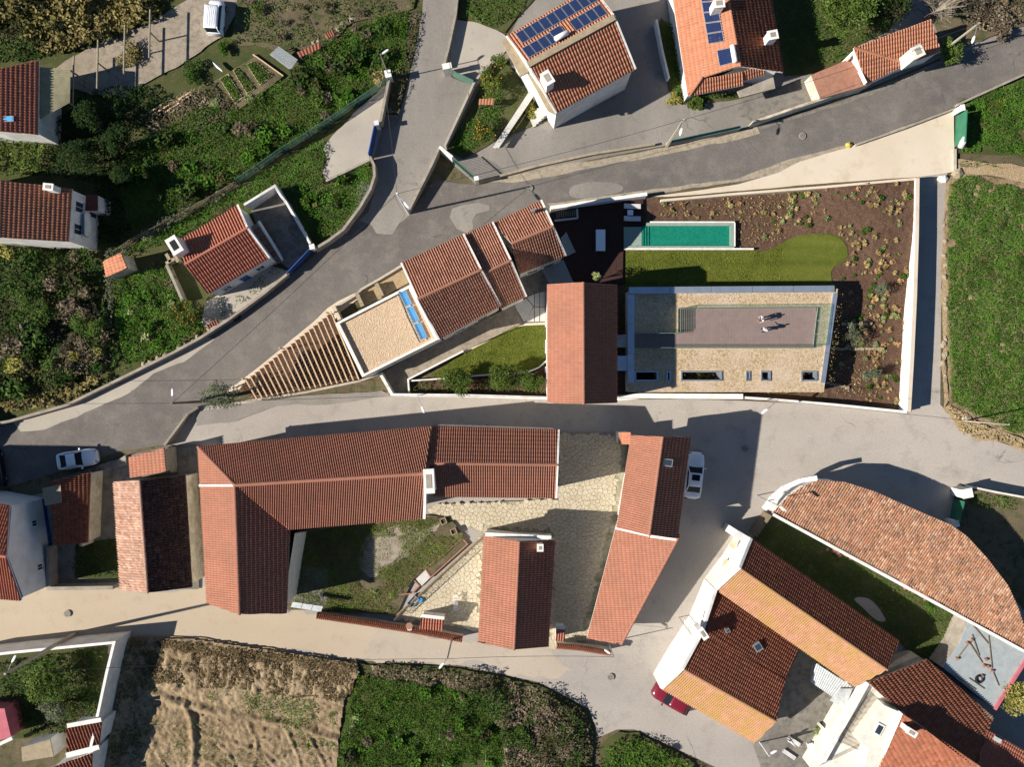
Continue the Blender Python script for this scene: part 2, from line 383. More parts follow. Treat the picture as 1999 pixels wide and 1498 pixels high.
def water():
    m = bpy.data.materials.new('pool_water'); m.use_nodes = True; t = m.node_tree; t.nodes.clear()
    o = t.nodes.new('ShaderNodeOutputMaterial'); x = t.nodes.new('ShaderNodeMixShader'); tr = t.nodes.new('ShaderNodeBsdfTransparent'); g = t.nodes.new('ShaderNodeBsdfGlossy')
    fr = t.nodes.new('ShaderNodeFresnel'); fr.inputs[0].default_value = 1.33; n = t.nodes.new('ShaderNodeTexNoise'); n.inputs['Scale'].default_value = 3; b = t.nodes.new('ShaderNodeBump'); b.inputs['Strength'].default_value = .15; b.inputs['Distance'].default_value = .03
    tr.inputs[0].default_value = (.85, .98, .95, 1); g.inputs['Roughness'].default_value = .02
    t.links.new(n.outputs[0], b.inputs['Height']); t.links.new(b.outputs[0], g.inputs['Normal']); t.links.new(b.outputs[0], fr.inputs['Normal'])
    x.inputs[0].default_value = .04; t.links.new(tr.outputs[0], x.inputs[1]); t.links.new(g.outputs[0], x.inputs[2]); t.links.new(x.outputs[0], o.inputs[0]); return m
M['water'] = water()
def pool_tile():
    t = NT('pool_stone', .5, .3); n = t.noise(4.5, 5, .8)
    a = t.mix(t.ramp(n, .35, .65), (.006, .14, .092), (.014, .235, .16)); return t.out(a)
M['pool'] = pool_tile()
M['coping'] = plain('green_stone_coping', (.27, .33, .28), .7, .1, c2=(.18, .24, .20), scale=6)
M['skin'] = plain('skin', (.45, .27, .19), .6, .3, var=.02)
M['hair'] = plain('dark_hair', (.03, .022, .018), .7, .3)
M['shirt'] = plain('pale_shirt', (.62, .62, .64), .8, .2)
M['shirt2'] = plain('light_blue_shirt', (.45, .52, .62), .8, .2)
M['jeans'] = plain('dark_jeans', (.035, .045, .075), .85, .2)
# roof clays
M['t_pink'] = tile_mat('pink_clay_tiles', [(.315, .142, .096), (.34, .157, .107), (.29, .128, .085), (.325, .149, .10)], (.215, .115, .08), .6, .45)
M['t_villa'] = tile_mat('villa_clay_tiles', [(.36, .172, .112), (.43, .222, .148), (.27, .118, .075), (.39, .185, .122)], (.23, .13, .095), .5, .6)
M['t_orange'] = tile_mat('orange_clay_tiles', [(.39, .168, .10), (.45, .20, .12), (.34, .142, .084), (.42, .18, .108)], (.29, .155, .098), .5, .5, light=(.48, .31, .21))
M['t_red'] = tile_mat('red_clay_tiles', [(.38, .14, .09), (.42, .158, .104), (.34, .122, .078)], (.27, .12, .08), .5, .6)
M['t_lichen'] = tile_mat('lichen_clay_tiles', [(.40, .21, .13), (.44, .24, .155), (.35, .175, .105), (.42, .225, .14)], (.27, .16, .09), .6, 1.2, moss=(.34, .215, .065), mth=(.42, .68))
M['t_brown'] = tile_mat('brown_clay_tiles', [(.27, .095, .055), (.33, .13, .075), (.20, .07, .045), (.30, .11, .06)], (.16, .08, .055), .5, .5, moss=(.20, .13, .05), mth=(.6, .75))
M['t_old'] = tile_mat('old_mottled_tiles', [(.20, .10, .06), (.42, .22, .14), (.15, .08, .05), (.48, .32, .22), (.30, .14, .08), (.40, .18, .10)], (.11, .075, .055), .6, .9, moss=(.30, .20, .06), mth=(.58, .75), light=(.58, .48, .38))
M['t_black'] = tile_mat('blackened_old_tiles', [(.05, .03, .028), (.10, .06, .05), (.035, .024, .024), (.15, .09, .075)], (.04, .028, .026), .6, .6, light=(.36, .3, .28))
M['t_oldpale'] = tile_mat('pale_old_tiles', [(.34, .19, .13), (.44, .27, .20), (.25, .13, .09), (.52, .36, .28), (.30, .16, .11)], (.17, .11, .085), .6, 1.2, light=(.70, .62, .56))
# foliage
M['l_grass'] = leaf_mat('grass_leaf', [(.018, .062, .006), (.052, .118, .012), (.12, .16, .03)], .25, (.085, .085, .022), (.6, .75))
M['l_field'] = leaf_mat('field_leaf', [(.024, .085, .007), (.058, .145, .014), (.13, .18, .035)], .9, (.15, .125, .045), (.62, .72))
M['l_lawn'] = leaf_mat('lawn_blade', [(.070, .10, .010), (.125, .145, .02), (.20, .20, .045)], .6)
M['l_yard'] = leaf_mat('yard_grass_leaf', [(.05, .10, .010), (.11, .15, .018), (.2, .19, .05)], .8, (.17, .14, .05), (.52, .66))
M['l_scrub'] = leaf_mat('scrub_leaf', [(.025, .06, .010), (.06, .105, .018), (.13, .15, .04)], .22, (.10, .085, .035), (.52, .66))
M['l_dark'] = leaf_mat('dark_leaf', [(.016, .042, .008), (.038, .078, .014), (.085, .115, .03)], .3, (.06, .055, .028), (.5, .65))
M['l_reed'] = leaf_mat('reed_leaf', [(.14, .115, .035), (.21, .17, .065), (.32, .26, .12)], .3, (.07, .08, .022), (.5, .62))
M['l_brown'] = leaf_mat('dead_scrub', [(.10, .075, .045), (.17, .13, .085), (.24, .2, .15)], .4, (.05, .055, .022), (.5, .64))
M['l_straw'] = leaf_mat('dark_straw', [(.06, .045, .022), (.11, .08, .04), (.28, .2, .1)], .5)
M['l_shade'] = leaf_mat('shade_toned_leaf', [(.009, .020, .006), (.020, .040, .011), (.045, .07, .02)], .5)  # near-black leaves: the western hollow's shade painted into the foliage colour
M['l_olive'] = leaf_mat('olive_leaf', [(.07, .085, .045), (.12, .135, .08), (.19, .2, .13)], .5)
M['l_citrus'] = leaf_mat('citrus_leaf', [(.03, .06, .012), (.07, .105, .02), (.12, .14, .03)], .5)
M['l_fruit'] = plain('orange_fruit', (.6, .26, .02), .5, .4)
M['l_tree'] = leaf_mat('tree_leaf', [(.045, .08, .014), (.085, .125, .024), (.14, .17, .04)], .5)
M['l_yellow'] = leaf_mat('yellow_shrub_leaf', [(.17, .16, .03), (.28, .25, .05), (.36, .33, .12)], .5)
M['l_dry'] = leaf_mat('dry_tuft_leaf', [(.28, .21, .08), (.38, .29, .12), (.42, .35, .2)], .5)
M['l_rust'] = leaf_mat('rust_tuft_leaf', [(.26, .15, .07), (.36, .22, .10), (.4, .28, .15)], .5)
M['l_pale'] = leaf_mat('pale_green_leaf', [(.12, .16, .05), (.22, .25, .10), (.3, .32, .16)], .5)
M['bark'] = plain('bark', (.10, .075, .05), .9, .15, c2=(.16, .13, .09), scale=6)
M['twig'] = plain('bare_twigs', (.30, .26, .20), .9, .15, c2=(.2, .17, .13), scale=6)
# ------------------------------------------------------------------ the ground
PX = lambda pts: pts
raw('ground', np.array([(-900, -900, -.02), (900, -900, -.02), (900, 900, -.02), (-900, 900, -.02)], float), [(0, 1, 2, 3)], M['earth'], kind='structure')
sheet('hillside', [(-200, -200), (900, -200), (840, 60), (800, 170), (745, 300), (735, 360), (610, 495), (400, 662), (250, 738), (0, 828), (-200, 860)], M['scrub_soil'])
sheet('village_lane', [(300, 900), (385, 795), (470, 785), (760, 765), (1205, 780), (1500, 780), (1780, 805), (1790, 340), (1850, 335), (1838, 560), (1836, 790), (1880, 838), (1999, 880), (2150, 930), (2150, 1600), (1600, 1600), (1400, 1500), (1240, 1425), (1205, 1425), (1170, 1440), (1150, 1385), (1050, 1332), (900, 1300), (700, 1290), (400, 1262), (180, 1280), (0, 1300), (-100, 1310), (-100, 1000), (100, 960)], M['lane'])
sheet('sandy_lane', [(-100, 1165), (120, 1140), (240, 1150), (400, 1150), (560, 1190), (650, 1195), (940, 1262), (900, 1300), (700, 1288), (500, 1258), (380, 1242), (180, 1262), (-100, 1310)], M['sandy'], .5)
sheet('lane_blend', [(760, 1222), (860, 1240), (940, 1264), (1060, 1272), (1110, 1300), (1080, 1340), (1000, 1318), (900, 1302), (760, 1292), (700, 1286), (720, 1250)], M['lane_mid'], 1.0)
sheet('north_lots', [(860, 300), (925, 170), (965, 120), (1000, 60), (1060, -60), (1300, -60), (2100, -60), (2100, 40), (1840, 112), (1640, 195), (1440, 254), (1300, 284), (1080, 326), (930, 360)], M['asphalt_old'])
sheet('road_branch', [(830, -60), (900, -60), (890, 37), (877, 100), (867, 137), (885, 152), (926, 168), (870, 291), (858, 300), (800, 420), (760, 480), (640, 560), (575, 535), (622, 492), (675, 455), (710, 410), (736, 362), (737, 330), (728, 305), (740, 250), (780, 225), (797, 160), (810, 105), (825, 25)], M['asphalt_old'])
sheet('main_road', [(-100, 835), (30, 822), (140, 790), (250, 737), (345, 690), (400, 662), (455, 625), (560, 545), (640, 476), (688, 425), (760, 452), (802, 418), (850, 350), (930, 362), (1080, 330), (1300, 288), (1440, 256), (1640, 199), (1840, 116), (2100, 20), (2100, 100), (1999, 146), (1862, 210), (1655, 290), (1525, 345), (1440, 355), (1270, 382), (1060, 410), (900, 470), (780, 530), (700, 580), (640, 616), (590, 662), (500, 730), (440, 772), (385, 797), (330, 868), (240, 880), (-100, 990)], M['asphalt'], .10)
# kerbside strips and aprons
sheet('concrete_gutter', [(25, 824), (140, 793), (250, 740), (345, 693), (408, 657), (420, 662), (360, 706), (300, 730), (250, 770), (180, 800), (90, 838), (40, 842)], M['concrete'], .12)
sheet('road_patch', [(878, 425), (882, 408), (905, 400), (935, 396), (955, 402), (956, 412), (930, 418), (922, 430), (925, 445), (912, 455), (892, 448)], M['asphalt_old'], .06)
sheet('road_patch', smooth_poly([(1110, 368), (1130, 358), (1180, 354), (1218, 362), (1214, 376), (1170, 384), (1115, 389)]), M['asphalt_old'], .05)
sheet('road_patch', [(688, 424), (715, 425), (735, 455), (765, 455), (790, 420), (770, 385), (720, 380)], M['asphalt_old'], .2)
sheet('road_patch', [(700, 350), (735, 366), (720, 415), (690, 440), (660, 455), (690, 420)], M['asphalt'], .1)
sheet('road_verge', [(930, 356), (1080, 326), (1300, 288), (1440, 258), (1480, 247), (1485, 262), (1420, 276), (1300, 302), (1200, 318), (1080, 346), (1000, 356)], M['verge'], .10)
sheet('road_verge', [(1480, 247), (1640, 200), (1840, 116), (1842, 122), (1700, 185), (1590, 222), (1485, 254)], M['concrete_dk'], .12)
sheet('road_verge', [(1075, 408), (1270, 380), (1520, 342), (1560, 318), (1655, 288), (1645, 284), (1540, 312), (1440, 348), (1260, 372), (1070, 398)], M['verge'], .08)
ZC[0] = max(ZC[0], .10)
sheet('cream_apron', [(1862, 212), (1862, 336), (1790, 346), (1640, 356), (1450, 372), (1380, 379), (1300, 384), (1268, 384), (1380, 370), (1440, 360), (1500, 344), (1520, 338), (1560, 316), (1655, 288)], M['cream'], .04)
sheet('cream_pavement', [(440, 768), (500, 722), (560, 672), (610, 632), (640, 602), (660, 588), (700, 570), (706, 580), (662, 612), (650, 632), (482, 757)], M['cream'], .05)
sheet('villa_kerb_strip', [(700, 572), (730, 550), (780, 522), (790, 520), (800, 552), (716, 598), (708, 588)], M['dry_soil'], .05)
sheet('lane_patch', [(385, 805), (500, 785), (600, 772), (745, 762), (765, 772), (640, 790), (540, 792), (462, 822), (385, 832)], M['asphalt_old'], .1)
sheet('concrete_yard', [(630, 290), (700, 210), (764, 160), (764, 170), (744, 255), (726, 312), (640, 358), (632, 340), (640, 310)], M['concrete'], .15)
sheet('roadside_slab', [(752, 224), (783, 226), (776, 248), (746, 252)], M['concrete_dk'], .03)
sheet('drain_pit', [(766, 162), (798, 160), (778, 223), (752, 224), (760, 190)], M['scrub_soil'], .06)
sheet('driveway', [(892, 38), (940, 45), (985, 68), (1000, 90), (965, 122), (926, 168), (886, 148), (870, 135), (880, 100)], M['concrete'], .1)
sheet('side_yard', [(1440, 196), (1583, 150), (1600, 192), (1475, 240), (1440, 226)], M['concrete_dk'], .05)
sheet('garden_strip', [(1313, 60), (1340, 188), (1420, 185), (1500, 165), (1505, 178), (1420, 198), (1340, 205), (1310, 190), (1280, 60), (1290, 35)], M['scrub_soil'], .05)
sheet('back_garden', [(1500, -60), (1790, -60), (1735, 60), (1668, 92), (1655, 116), (1584, 146), (1530, 150)], M['scrub_soil'], .05)
sheet('orchard_ground', [(960, 130), (1000, 110), (1060, 150), (1090, 225), (960, 280), (905, 312), (872, 296)], M['scrub_soil'], .05)
sheet('hedge_garden', [(905, -60), (1090, -60), (985, 66), (935, 45), (895, 36)], M['scrub_soil'], .1)
sheet('north_track', [(470, -60), (300, 40), (140, 110), (80, 160), (180, 185), (240, 190), (330, 140), (440, 70), (480, -10)], M['gravel_lane'], .2)
sheet('green_field', [(1850, 350), (1880, 335), (2150, 380), (2150, 905), (1960, 845), (1895, 815), (1850, 785), (1843, 560), (1838, 440)], M['field'], .2)
sheet('field_bank', [(1846, 345), (1856, 350), (1842, 440), (1850, 560), (1843, 640), (1848, 780), (1840, 795), (1836, 560)], M['dry_soil'], .2)
sheet('dirt_path', [(1865, 312), (1999, 325), (2150, 345), (2150, 405), (1999, 358), (1940, 342), (1865, 338)], M['dry_soil'], .15)
sheet('allotment', [(1866, 205), (1880, 195), (2150, 90), (2150, 335), (1999, 308), (1870, 300)], M['scrub_soil'], .15)
sheet('field_verge', [(1836, 796), (1850, 786), (1895, 818), (1960, 848), (2150, 912), (2150, 935), (1960, 868), (1900, 858), (1870, 842)], M['dry_soil'], .3)
PF = [(262, 1242), (385, 1245), (500, 1262), (700, 1292), (705, 1310), (675, 1365), (665, 1440), (655, 1600), (240, 1600), (205, 1490), (250, 1250)]
sheet('ploughed_field', PF, M['dry_soil'], .2)
sheet('dry_slope', [(470, -60), (828, -60), (806, 20), (690, 45), (640, 88), (560, 104), (500, 90), (455, 92)], M['earth'], .2)
sheet('vineyard_ground', [(700, 1292), (900, 1304), (1050, 1335), (1145, 1388), (1160, 1430), (1150, 1600), (655, 1600), (665, 1440), (675, 1365)], M['scrub_soil'], .2)
sheet('bank_ground', [(1205, 1430), (1245, 1430), (1350, 1484), (1420, 1600), (1170, 1600), (1175, 1450)], M['scrub_soil'], .2)
sheet('north_east_scrub', [(1790, -60), (2100, -60), (2100, 15), (1999, 52), (1845, 105), (1820, 40)], M['earth'], .2)
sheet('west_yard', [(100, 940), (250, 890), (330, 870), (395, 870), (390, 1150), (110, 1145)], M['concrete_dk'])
sheet('west_yard_grass', [(150, 1060), (235, 1050), (240, 1130), (150, 1128)], M['scrub_soil'], .05)
sheet('east_garden', [(1868, 945), (2100, 990), (2100, 1200), (1995, 1190), (1930, 1090), (1858, 1020), (1862, 975)], M['earth'], .1)
sheet('walled_yard', [(1480, 1020), (1520, 1005), (1900, 1215), (1850, 1300), (1800, 1300), (1755, 1255), (1470, 1055)], M['scrub_soil'], .03)
sheet('pale_worn_ground', smooth_poly([(1660, 1165), (1700, 1165), (1730, 1210), (1720, 1215), (1690, 1195)]), M['concrete'], .15)
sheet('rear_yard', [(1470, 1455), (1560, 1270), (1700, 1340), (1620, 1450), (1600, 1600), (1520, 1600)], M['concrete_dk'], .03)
sheet('walled_garden', [(0, 1275), (215, 1255), (200, 1420), (60, 1440), (-100, 1450), (-100, 1290)], M['scrub_soil'])
sheet('house_forecourt', [(405, 590), (530, 520), (575, 532), (410, 650), (395, 630)], M['concrete'], .05)
sheet('house_forecourt', [(490, 408), (550, 372), (612, 482), (565, 525), (530, 500)], M['concrete_dk'], .05)

# ------------------------------------------------------------------ roofs
def tiles(poly, mat, parent, pitch=.225, course=.38, amp=.078, lift=.022, jit=0.0, name='roof_tiles'):
    """rows of barrel tiles laid up a roof plane; every tile is its own raised shell with a stepped lower edge"""
    p = [Vector(q) for q in poly]; n = Vector((0, 0, 0))
    for i in range(len(p)):
        a, b = p[i], p[(i + 1) % len(p)]
        n += Vector(((a.y - b.y) * (a.z + b.z), (a.z - b.z) * (a.x + b.x), (a.x - b.x) * (a.y + b.y)))
    n.normalize()
    if n.z < 0: n = -n
    up = Vector((0, 0, 1)) - n * n.z; up.normalize(); u = up.cross(n).normalized(); o = sum(p, Vector((0, 0, 0))) / len(p)
    U = np.array([(q - o).dot(u) for q in p]); V = np.array([(q - o).dot(up) for q in p])
    u0, u1, v0, v1 = U.min(), U.max(), V.min(), V.max()
    nc = max(1, int(round((u1 - u0) / pitch))); pw = (u1 - u0) / nc; nr = int(math.ceil((v1 - v0) / course))
    prof = np.array([(0, -.35), (.12, .6), (.31, 1.0), (.5, .6), (.62, -.35), (.81, -.6), (1, -.35)]); K = len(prof)
    uu = (u0 + (np.arange(nc)[:, None] + prof[None, :, 0]) * pw)
    lo = np.full(uu.shape, 1e9); hi = np.full(uu.shape, -1e9); uc = np.clip(uu, u0 + 1e-4, u1 - 1e-4)
    for i in range(len(p)):
        a, b = (U[i], V[i]), (U[(i + 1) % len(p)], V[(i + 1) % len(p)])
        if abs(a[0] - b[0]) < 1e-6: continue
        k = (uc >= min(a[0], b[0])) & (uc <= max(a[0], b[0])); vv = a[1] + (uc - a[0]) / (b[0] - a[0]) * (b[1] - a[1])
        lo = np.where(k, np.minimum(lo, vv), lo); hi = np.where(k, np.maximum(hi, vv), hi)
    r = np.arange(nr); jz = RN.normal(0, jit, (nc, nr, 1)); jv = RN.normal(0, jit * .8, (nc, nr, 1))
    L = v0 + (r[None, :, None] * course) + jv * 0 + 0 * uu[:, None, :]
    vb = np.clip(L + jv, lo[:, None, :], hi[:, None, :]); vt = np.clip(L + course, lo[:, None, :], hi[:, None, :])
    zp = (prof[:, 1] * amp)[None, None, :]
    UU = np.broadcast_to(np.clip(uu, u0, u1)[:, None, :], vb.shape)
    def w3(uq, vq, zq): return np.array(o) + uq[..., None] * np.array(u) + vq[..., None] * np.array(up) + zq[..., None] * np.array(n)
    z0 = zp + 0 * vb
    A = w3(UU, vb, z0 + lift + jz + .03); B = w3(UU, vt, z0 + jz * .5 + .03); D = w3(UU, vb, z0 * .2 - .07)
    ok = (vt - vb) > 1e-3
    base = np.arange(nc * nr * K).reshape(nc, nr, K); N = nc * nr * K
    q1 = np.stack([base[..., :-1], base[..., 1:], base[..., 1:] + N, base[..., :-1] + N], -1)
    q2 = np.stack([base[..., :-1] + 2 * N, base[..., 1:] + 2 * N, base[..., 1:], base[..., :-1]], -1)
    k1 = (ok[..., :-1] | ok[..., 1:])
    idc = np.stack(np.broadcast_arrays(np.arange(nc)[:, None, None] + .5 + rnd.random() * 50, r[None, :, None] + .37 + 0 * base[..., :-1]), -1)
    F = np.concatenate([q1[k1], q2[k1]]); ID = np.concatenate([idc[k1], idc[k1]])
    VV = np.concatenate([A.reshape(-1, 3), B.reshape(-1, 3), D.reshape(-1, 3)])
    used = np.unique(F); rm = np.zeros(len(VV), np.int64); rm[used] = np.arange(len(used)); F = rm[F]; VV = VV[used]
    ob = raw(name, VV, F, mat, parent, kind='stuff'); setuv(ob.data, np.repeat(ID, 4, axis=0)); return ob
def ridge_mesh(r=.13, l=.46):
    m = MB(); n = 7; rings = []
    for x, s in ((0, 1.08), (l, .9)):
        rings.append([(x, s * r * math.cos(math.pi * k / (n - 1)), s * r * math.sin(math.pi * k / (n - 1)) * .8 - .02) for k in range(n)])
    m.loft(rings, cap=False); m.f = [f for f in m.f if not (f[0] % n == n - 1)]
    m.add(rings[0], [tuple(range(n))])
    return m
_rm = {}
def ridge(parent, a, b, mat, key, r=.13):
    """a row of half-round cap tiles, each its own piece"""
    if (key, r) not in _rm:
        me = bpy.data.meshes.new('ridge_tile'); m = ridge_mesh(r); me.from_pydata(m.v, [], m.f); me.materials.append(mat)
        l = me.uv_layers.new(name='piece'); l.data.foreach_set('uv', [rnd.random()] * (2 * len(me.loops))); _rm[(key, r)] = me
    a, b = Vector(a), Vector(b); d = b - a; n = max(1, int(d.length / .41)); d.normalize()
    y = Vector((0, 0, 1)).cross(d).normalized(); z = d.cross(y)
    q = Matrix((d, y, z)).transposed().to_quaternion(); st = (b - a).length / n
    for i in range(n): inst(_rm[(key, r)], 'ridge_tile', parent, a + d * (st * i) + Vector((0, 0, .06 + rnd.uniform(-.008, .008))), q, (st / .41, rnd.uniform(.95, 1.05), 1))
def walls(root, outline, mat, inset=.22, drop=.16, z0=0.0, name='walls', base=None):
    p = [P(*q) for q in outline]; c = sum(p, Vector()) / len(p); n = len(p); t = []
    for i in range(n):
        a, b, d = p[i - 1], p[i], p[(i + 1) % n]
        e1 = Vector((b.x - a.x, b.y - a.y, 0)).normalized(); e2 = Vector((d.x - b.x, d.y - b.y, 0)).normalized()
        n1 = Vector((-e1.y, e1.x, 0)); n2 = Vector((-e2.y, e2.x, 0))
        mid = Vector((c.x - b.x, c.y - b.y, 0))
        nn = n1 + n2; nn = nn.normalized() if nn.length > .2 else mid.normalized()
        if nn.dot(mid) < 0: nn = -nn
        t.append(Vector((b.x, b.y, b.z - drop)) + nn * inset * 1.15)
    m = MB(); area = sum(t[i].x * t[(i + 1) % n].y - t[(i + 1) % n].x * t[i].y for i in range(n))
    if area < 0: t = t[::-1]
    for i in range(n):
        a, b = t[i], t[(i + 1) % n]; m.add([(a.x, a.y, z0), (b.x, b.y, z0), b, a], [(0, 1, 2, 3)])
    m.build(name, mat, root); return t
def opening(root, a, b, t, z, w_, h_, kind='window', frame='white', gl='glass'):
    """window or door let into the wall between the plan points a and b"""
    a, b = Vector((a[0], a[1], 0)), Vector((b[0], b[1], 0)); d = (b - a).normalized(); n = Vector((d.y, -d.x, 0)); c = a + (b - a) * t; c.z = z
    def bx(u0, u1, z0, z1, d0, d1):
        m = MB(); q = [c + d * u0 + n * d0, c + d * u1 + n * d0, c + d * u1 + n * d1, c + d * u0 + n * d1]
        return m.prism([(x.x, x.y) for x in q], z + z0, z + z1)
    m = MB()
    for u0, u1, za, zb in ((-w_ / 2 - .08, -w_ / 2, -.05, h_ + .08), (w_ / 2, w_ / 2 + .08, -.05, h_ + .08), (-w_ / 2, w_ / 2, h_, h_ + .08), (-w_ / 2, w_ / 2, -.05, 0)):
        x = bx(u0, u1, za, zb, -.02, .06); m.add(x.v, x.f)
    if kind == 'window':
        x = bx(-.02, .02, 0, h_, 0, .04); m.add(x.v, x.f)
    o = m.build(kind, M[frame], root)
    bx(-w_ / 2, w_ / 2, 0, h_, -.02, .025).build('pane' if kind == 'window' else 'door_leaf', M[gl], o)
    if kind == 'window': bx(-w_ / 2 - .15, w_ / 2 + .15, -.12, -.052, -.02, .14).build('sill', M['slab'], o)
def chimney(root, px, py, h0, h1, w_, d_, rz=0, mat='white', top='plaster'):
    c = P(px, py, h1); m = MB(); m.box((c.x, c.y, h0), (w_, d_, h1 - h0), rz); o = m.build('chimney', M[mat], root)
    m = MB(); m.box((c.x, c.y, h1 + .002), (w_ + .14, d_ + .14, .07), rz); m.build('cap', M[mat], o)
    m = MB(); m.box((c.x, c.y, h1 + .074), (w_ * .6, d_ * .6, .03), rz); m.build('flue', M[top], o)
    return o
def house(name, label, cat, slopes, outline, wallmat, ridges=(), inset=.22, group=None, pitch=.225, course=.38, jit=.004, verge=None, z0=0):
    """slopes: [(material key, [(px, py, h) ...])], outline: wall head going round"""
    o_ = [P(*q) for q in outline]; c = sum(o_, Vector()) / len(o_)
    root = thing(name, label, cat, (c.x, c.y, 0), group)
    t = walls(root, outline, M[wallmat], inset, z0=z0)
    m = MB()
    for mk, pl in slopes:
        q = [P(*x) for x in pl]; n = len(q)
        ar = sum(q[i].x * q[(i + 1) % n].y - q[(i + 1) % n].x * q[i].y for i in range(n))
        if ar < 0: q = q[::-1]
        tri = [tuple(range(n))] if n <= 4 else [tuple(x) if (q[x[1]] - q[x[0]]).cross(q[x[2]] - q[x[0]]).z > 0 else tuple(reversed(x)) for x in tessellate_polygon([q])]
        vs = [x - Vector((0, 0, .09)) for x in q] + [x - Vector((0, 0, .17)) for x in q]
        fs = [x for x in tri] + [tuple(n + i for i in reversed(x)) for x in tri] + [(i, n + i, n + (i + 1) % n, (i + 1) % n) for i in range(n)]
        m.add(vs, fs)
    roof = m.build('roof', M[verge or wallmat], root)
    for mk, pl in slopes: tiles([P(*x) for x in pl], M[mk], roof, pitch, course, jit=jit)
    for r_ in ridges: ridge(roof, P(*r_[0]), P(*r_[1]), M[r_[2] if len(r_) > 2 else slopes[0][0]], r_[2] if len(r_) > 2 else slopes[0][0])
    root['t'] = 0; del root['t']
    return root, roof, t
def verge_strip(parent, a, b, wd=.16, mat='white', h=.10, name='verge'):
    m = MB(); m.bar(P(*a) + Vector((0, 0, .07)), P(*b) + Vector((0, 0, .07)), wd, h); return m.build(name, M[mat], parent)
def wall_run(name, label, pts, h, th, mat, cat='wall', cap=None, base_px=True, group=None, caph=.05, z0=0):
    """free-standing wall along base points; each length a part, h one height or one for each point"""
    q = [P(x, y) for x, y in pts] if base_px else [Vector((x, y, 0)) for x, y in pts]
    hs = h if isinstance(h, (list, tuple)) else [h] * len(q)
    c = (q[0] + q[-1]) / 2; root = thing(name, label, cat, (c.x, c.y, 0), group)
    # offset outlines with mitred corners
    L, Rr = [], []
    for i in range(len(q)):
        d1 = (q[i] - q[i - 1]).normalized() if i else (q[1] - q[0]).normalized()
        d2 = (q[i + 1] - q[i]).normalized() if i < len(q) - 1 else d1
        n = Vector((-(d1.y + d2.y), d1.x + d2.x, 0)); n = n.normalized() / max(.5, math.sqrt(max(.01, (1 + d1.dot(d2)) / 2)))
        L.append(q[i] + n * th / 2); Rr.append(q[i] - n * th / 2)
    m = MB(); mc = MB()
    for i in range(len(q) - 1):
        def ring(z_a, z_b, e, lo=None):
            a, b, c_, d = Rr[i], Rr[i + 1], L[i + 1], L[i]; ca, cb = (a + d) / 2, (b + c_) / 2
            ex = lambda p_, cc: p_ + (p_ - cc).normalized() * e
            return [ex(a, ca) + Vector((0, 0, z_a)), ex(b, cb) + Vector((0, 0, z_b)), ex(c_, cb) + Vector((0, 0, z_b)), ex(d, ca) + Vector((0, 0, z_a))]
        lo = ring(z0, z0, 0); hi = ring(hs[i], hs[i + 1], 0); m.loft([lo, hi])
        if cap: mc.loft([ring(hs[i] + .002, hs[i + 1] + .002, .03), ring(hs[i] + caph, hs[i + 1] + caph, .03)])
    m.build('wall_body', M[mat], root)
    if cap: mc.build('coping', M[cap], root)
    return root
# ------------------------------------------------------------------ foliage
def leaf_mesh(cx, cy, cz, size, tilt=.6, wid=.45, down=0.0):
    n = len(cx); c = np.stack([cx, cy, cz], 1); a = RN.uniform(0, 2 * np.pi, n); e = RN.uniform(-down, tilt, n)
    d = np.stack([np.cos(a) * np.cos(e), np.sin(a) * np.cos(e), np.sin(e)], 1)
    s = np.cross(d, RN.normal(size=(n, 3)) * .45 + np.array([0, 0, 1.0])); s /= np.linalg.norm(s, axis=1)[:, None] + 1e-9
    sz = (size * RN.uniform(.6, 1.35, n))[:, None]
    V = np.stack([c - d * sz * .5, c + s * sz * wid * .5, c + d * sz * .5, c - s * sz * wid * .5], 1).reshape(-1, 3)
    F = np.arange(4 * n).reshape(n, 4)
    return V, F
def leaves(name, cx, cy, cz, size, mat, parent=None, tilt=.6, wid=.45, down=.2, **kw):
    V, F = leaf_mesh(np.asarray(cx), np.asarray(cy), np.asarray(cz), size, tilt, wid, down)
    o = raw(name, V, F, mat, parent, **kw); ids = RN.uniform(0, 100, (len(F), 2)); setuv(o.data, np.repeat(ids, 4, axis=0)); return o
def ground_cover(name, label, pts, mat, dens=45, size=.26, hmax=.7, sc=2.2, seed=1, cat='plants', thin=.0, z=.30, tilt=.7, rough=.25, hole=None):
    poly = rough_poly([Vector((p.x, p.y, 0)) for p in PP(pts)], amp=rough, sd=seed)
    x, y = scatter(poly, dens); f = fbm(x, y, sc, seed)
    k = f > thin
    if hole:
        for hpts in hole: k &= ~inpoly(x, y, PP(hpts))
    x, y, f = x[k], y[k], f[k]
    hh = hmax * np.clip((f - .25) * 1.9, .03, 1.2)
    return leaves(name, x, y, z + hh * RN.uniform(.25, 1, len(x)) ** .6, size, mat, None, tilt=tilt, label=label, cat=cat, kind='stuff')
def blob_pts(n, rx, ry, rz, clumps=9, cr=.42):
    """leaf places in a crown: clumps spread through the volume, ragged outline, gaps between"""
    cs = []
    for _ in range(clumps):
        v = RN.normal(size=3); v /= np.linalg.norm(v); v *= RN.uniform(.35, .8); cs.append((v[0] * rx, v[1] * ry, v[2] * rz * .75))
    cs = np.array(cs); i = RN.integers(0, clumps, n); v = RN.normal(size=(n, 3)); v /= np.linalg.norm(v, axis=1)[:, None]
    rr = (RN.uniform(.25, 1, n) ** .45) * RN.uniform(.75, 1.15, n); s = np.array([rx, ry, rz]) * cr * RN.uniform(.7, 1.2, clumps)[i][:, None]
    return cs[i] + v * rr[:, None] * s
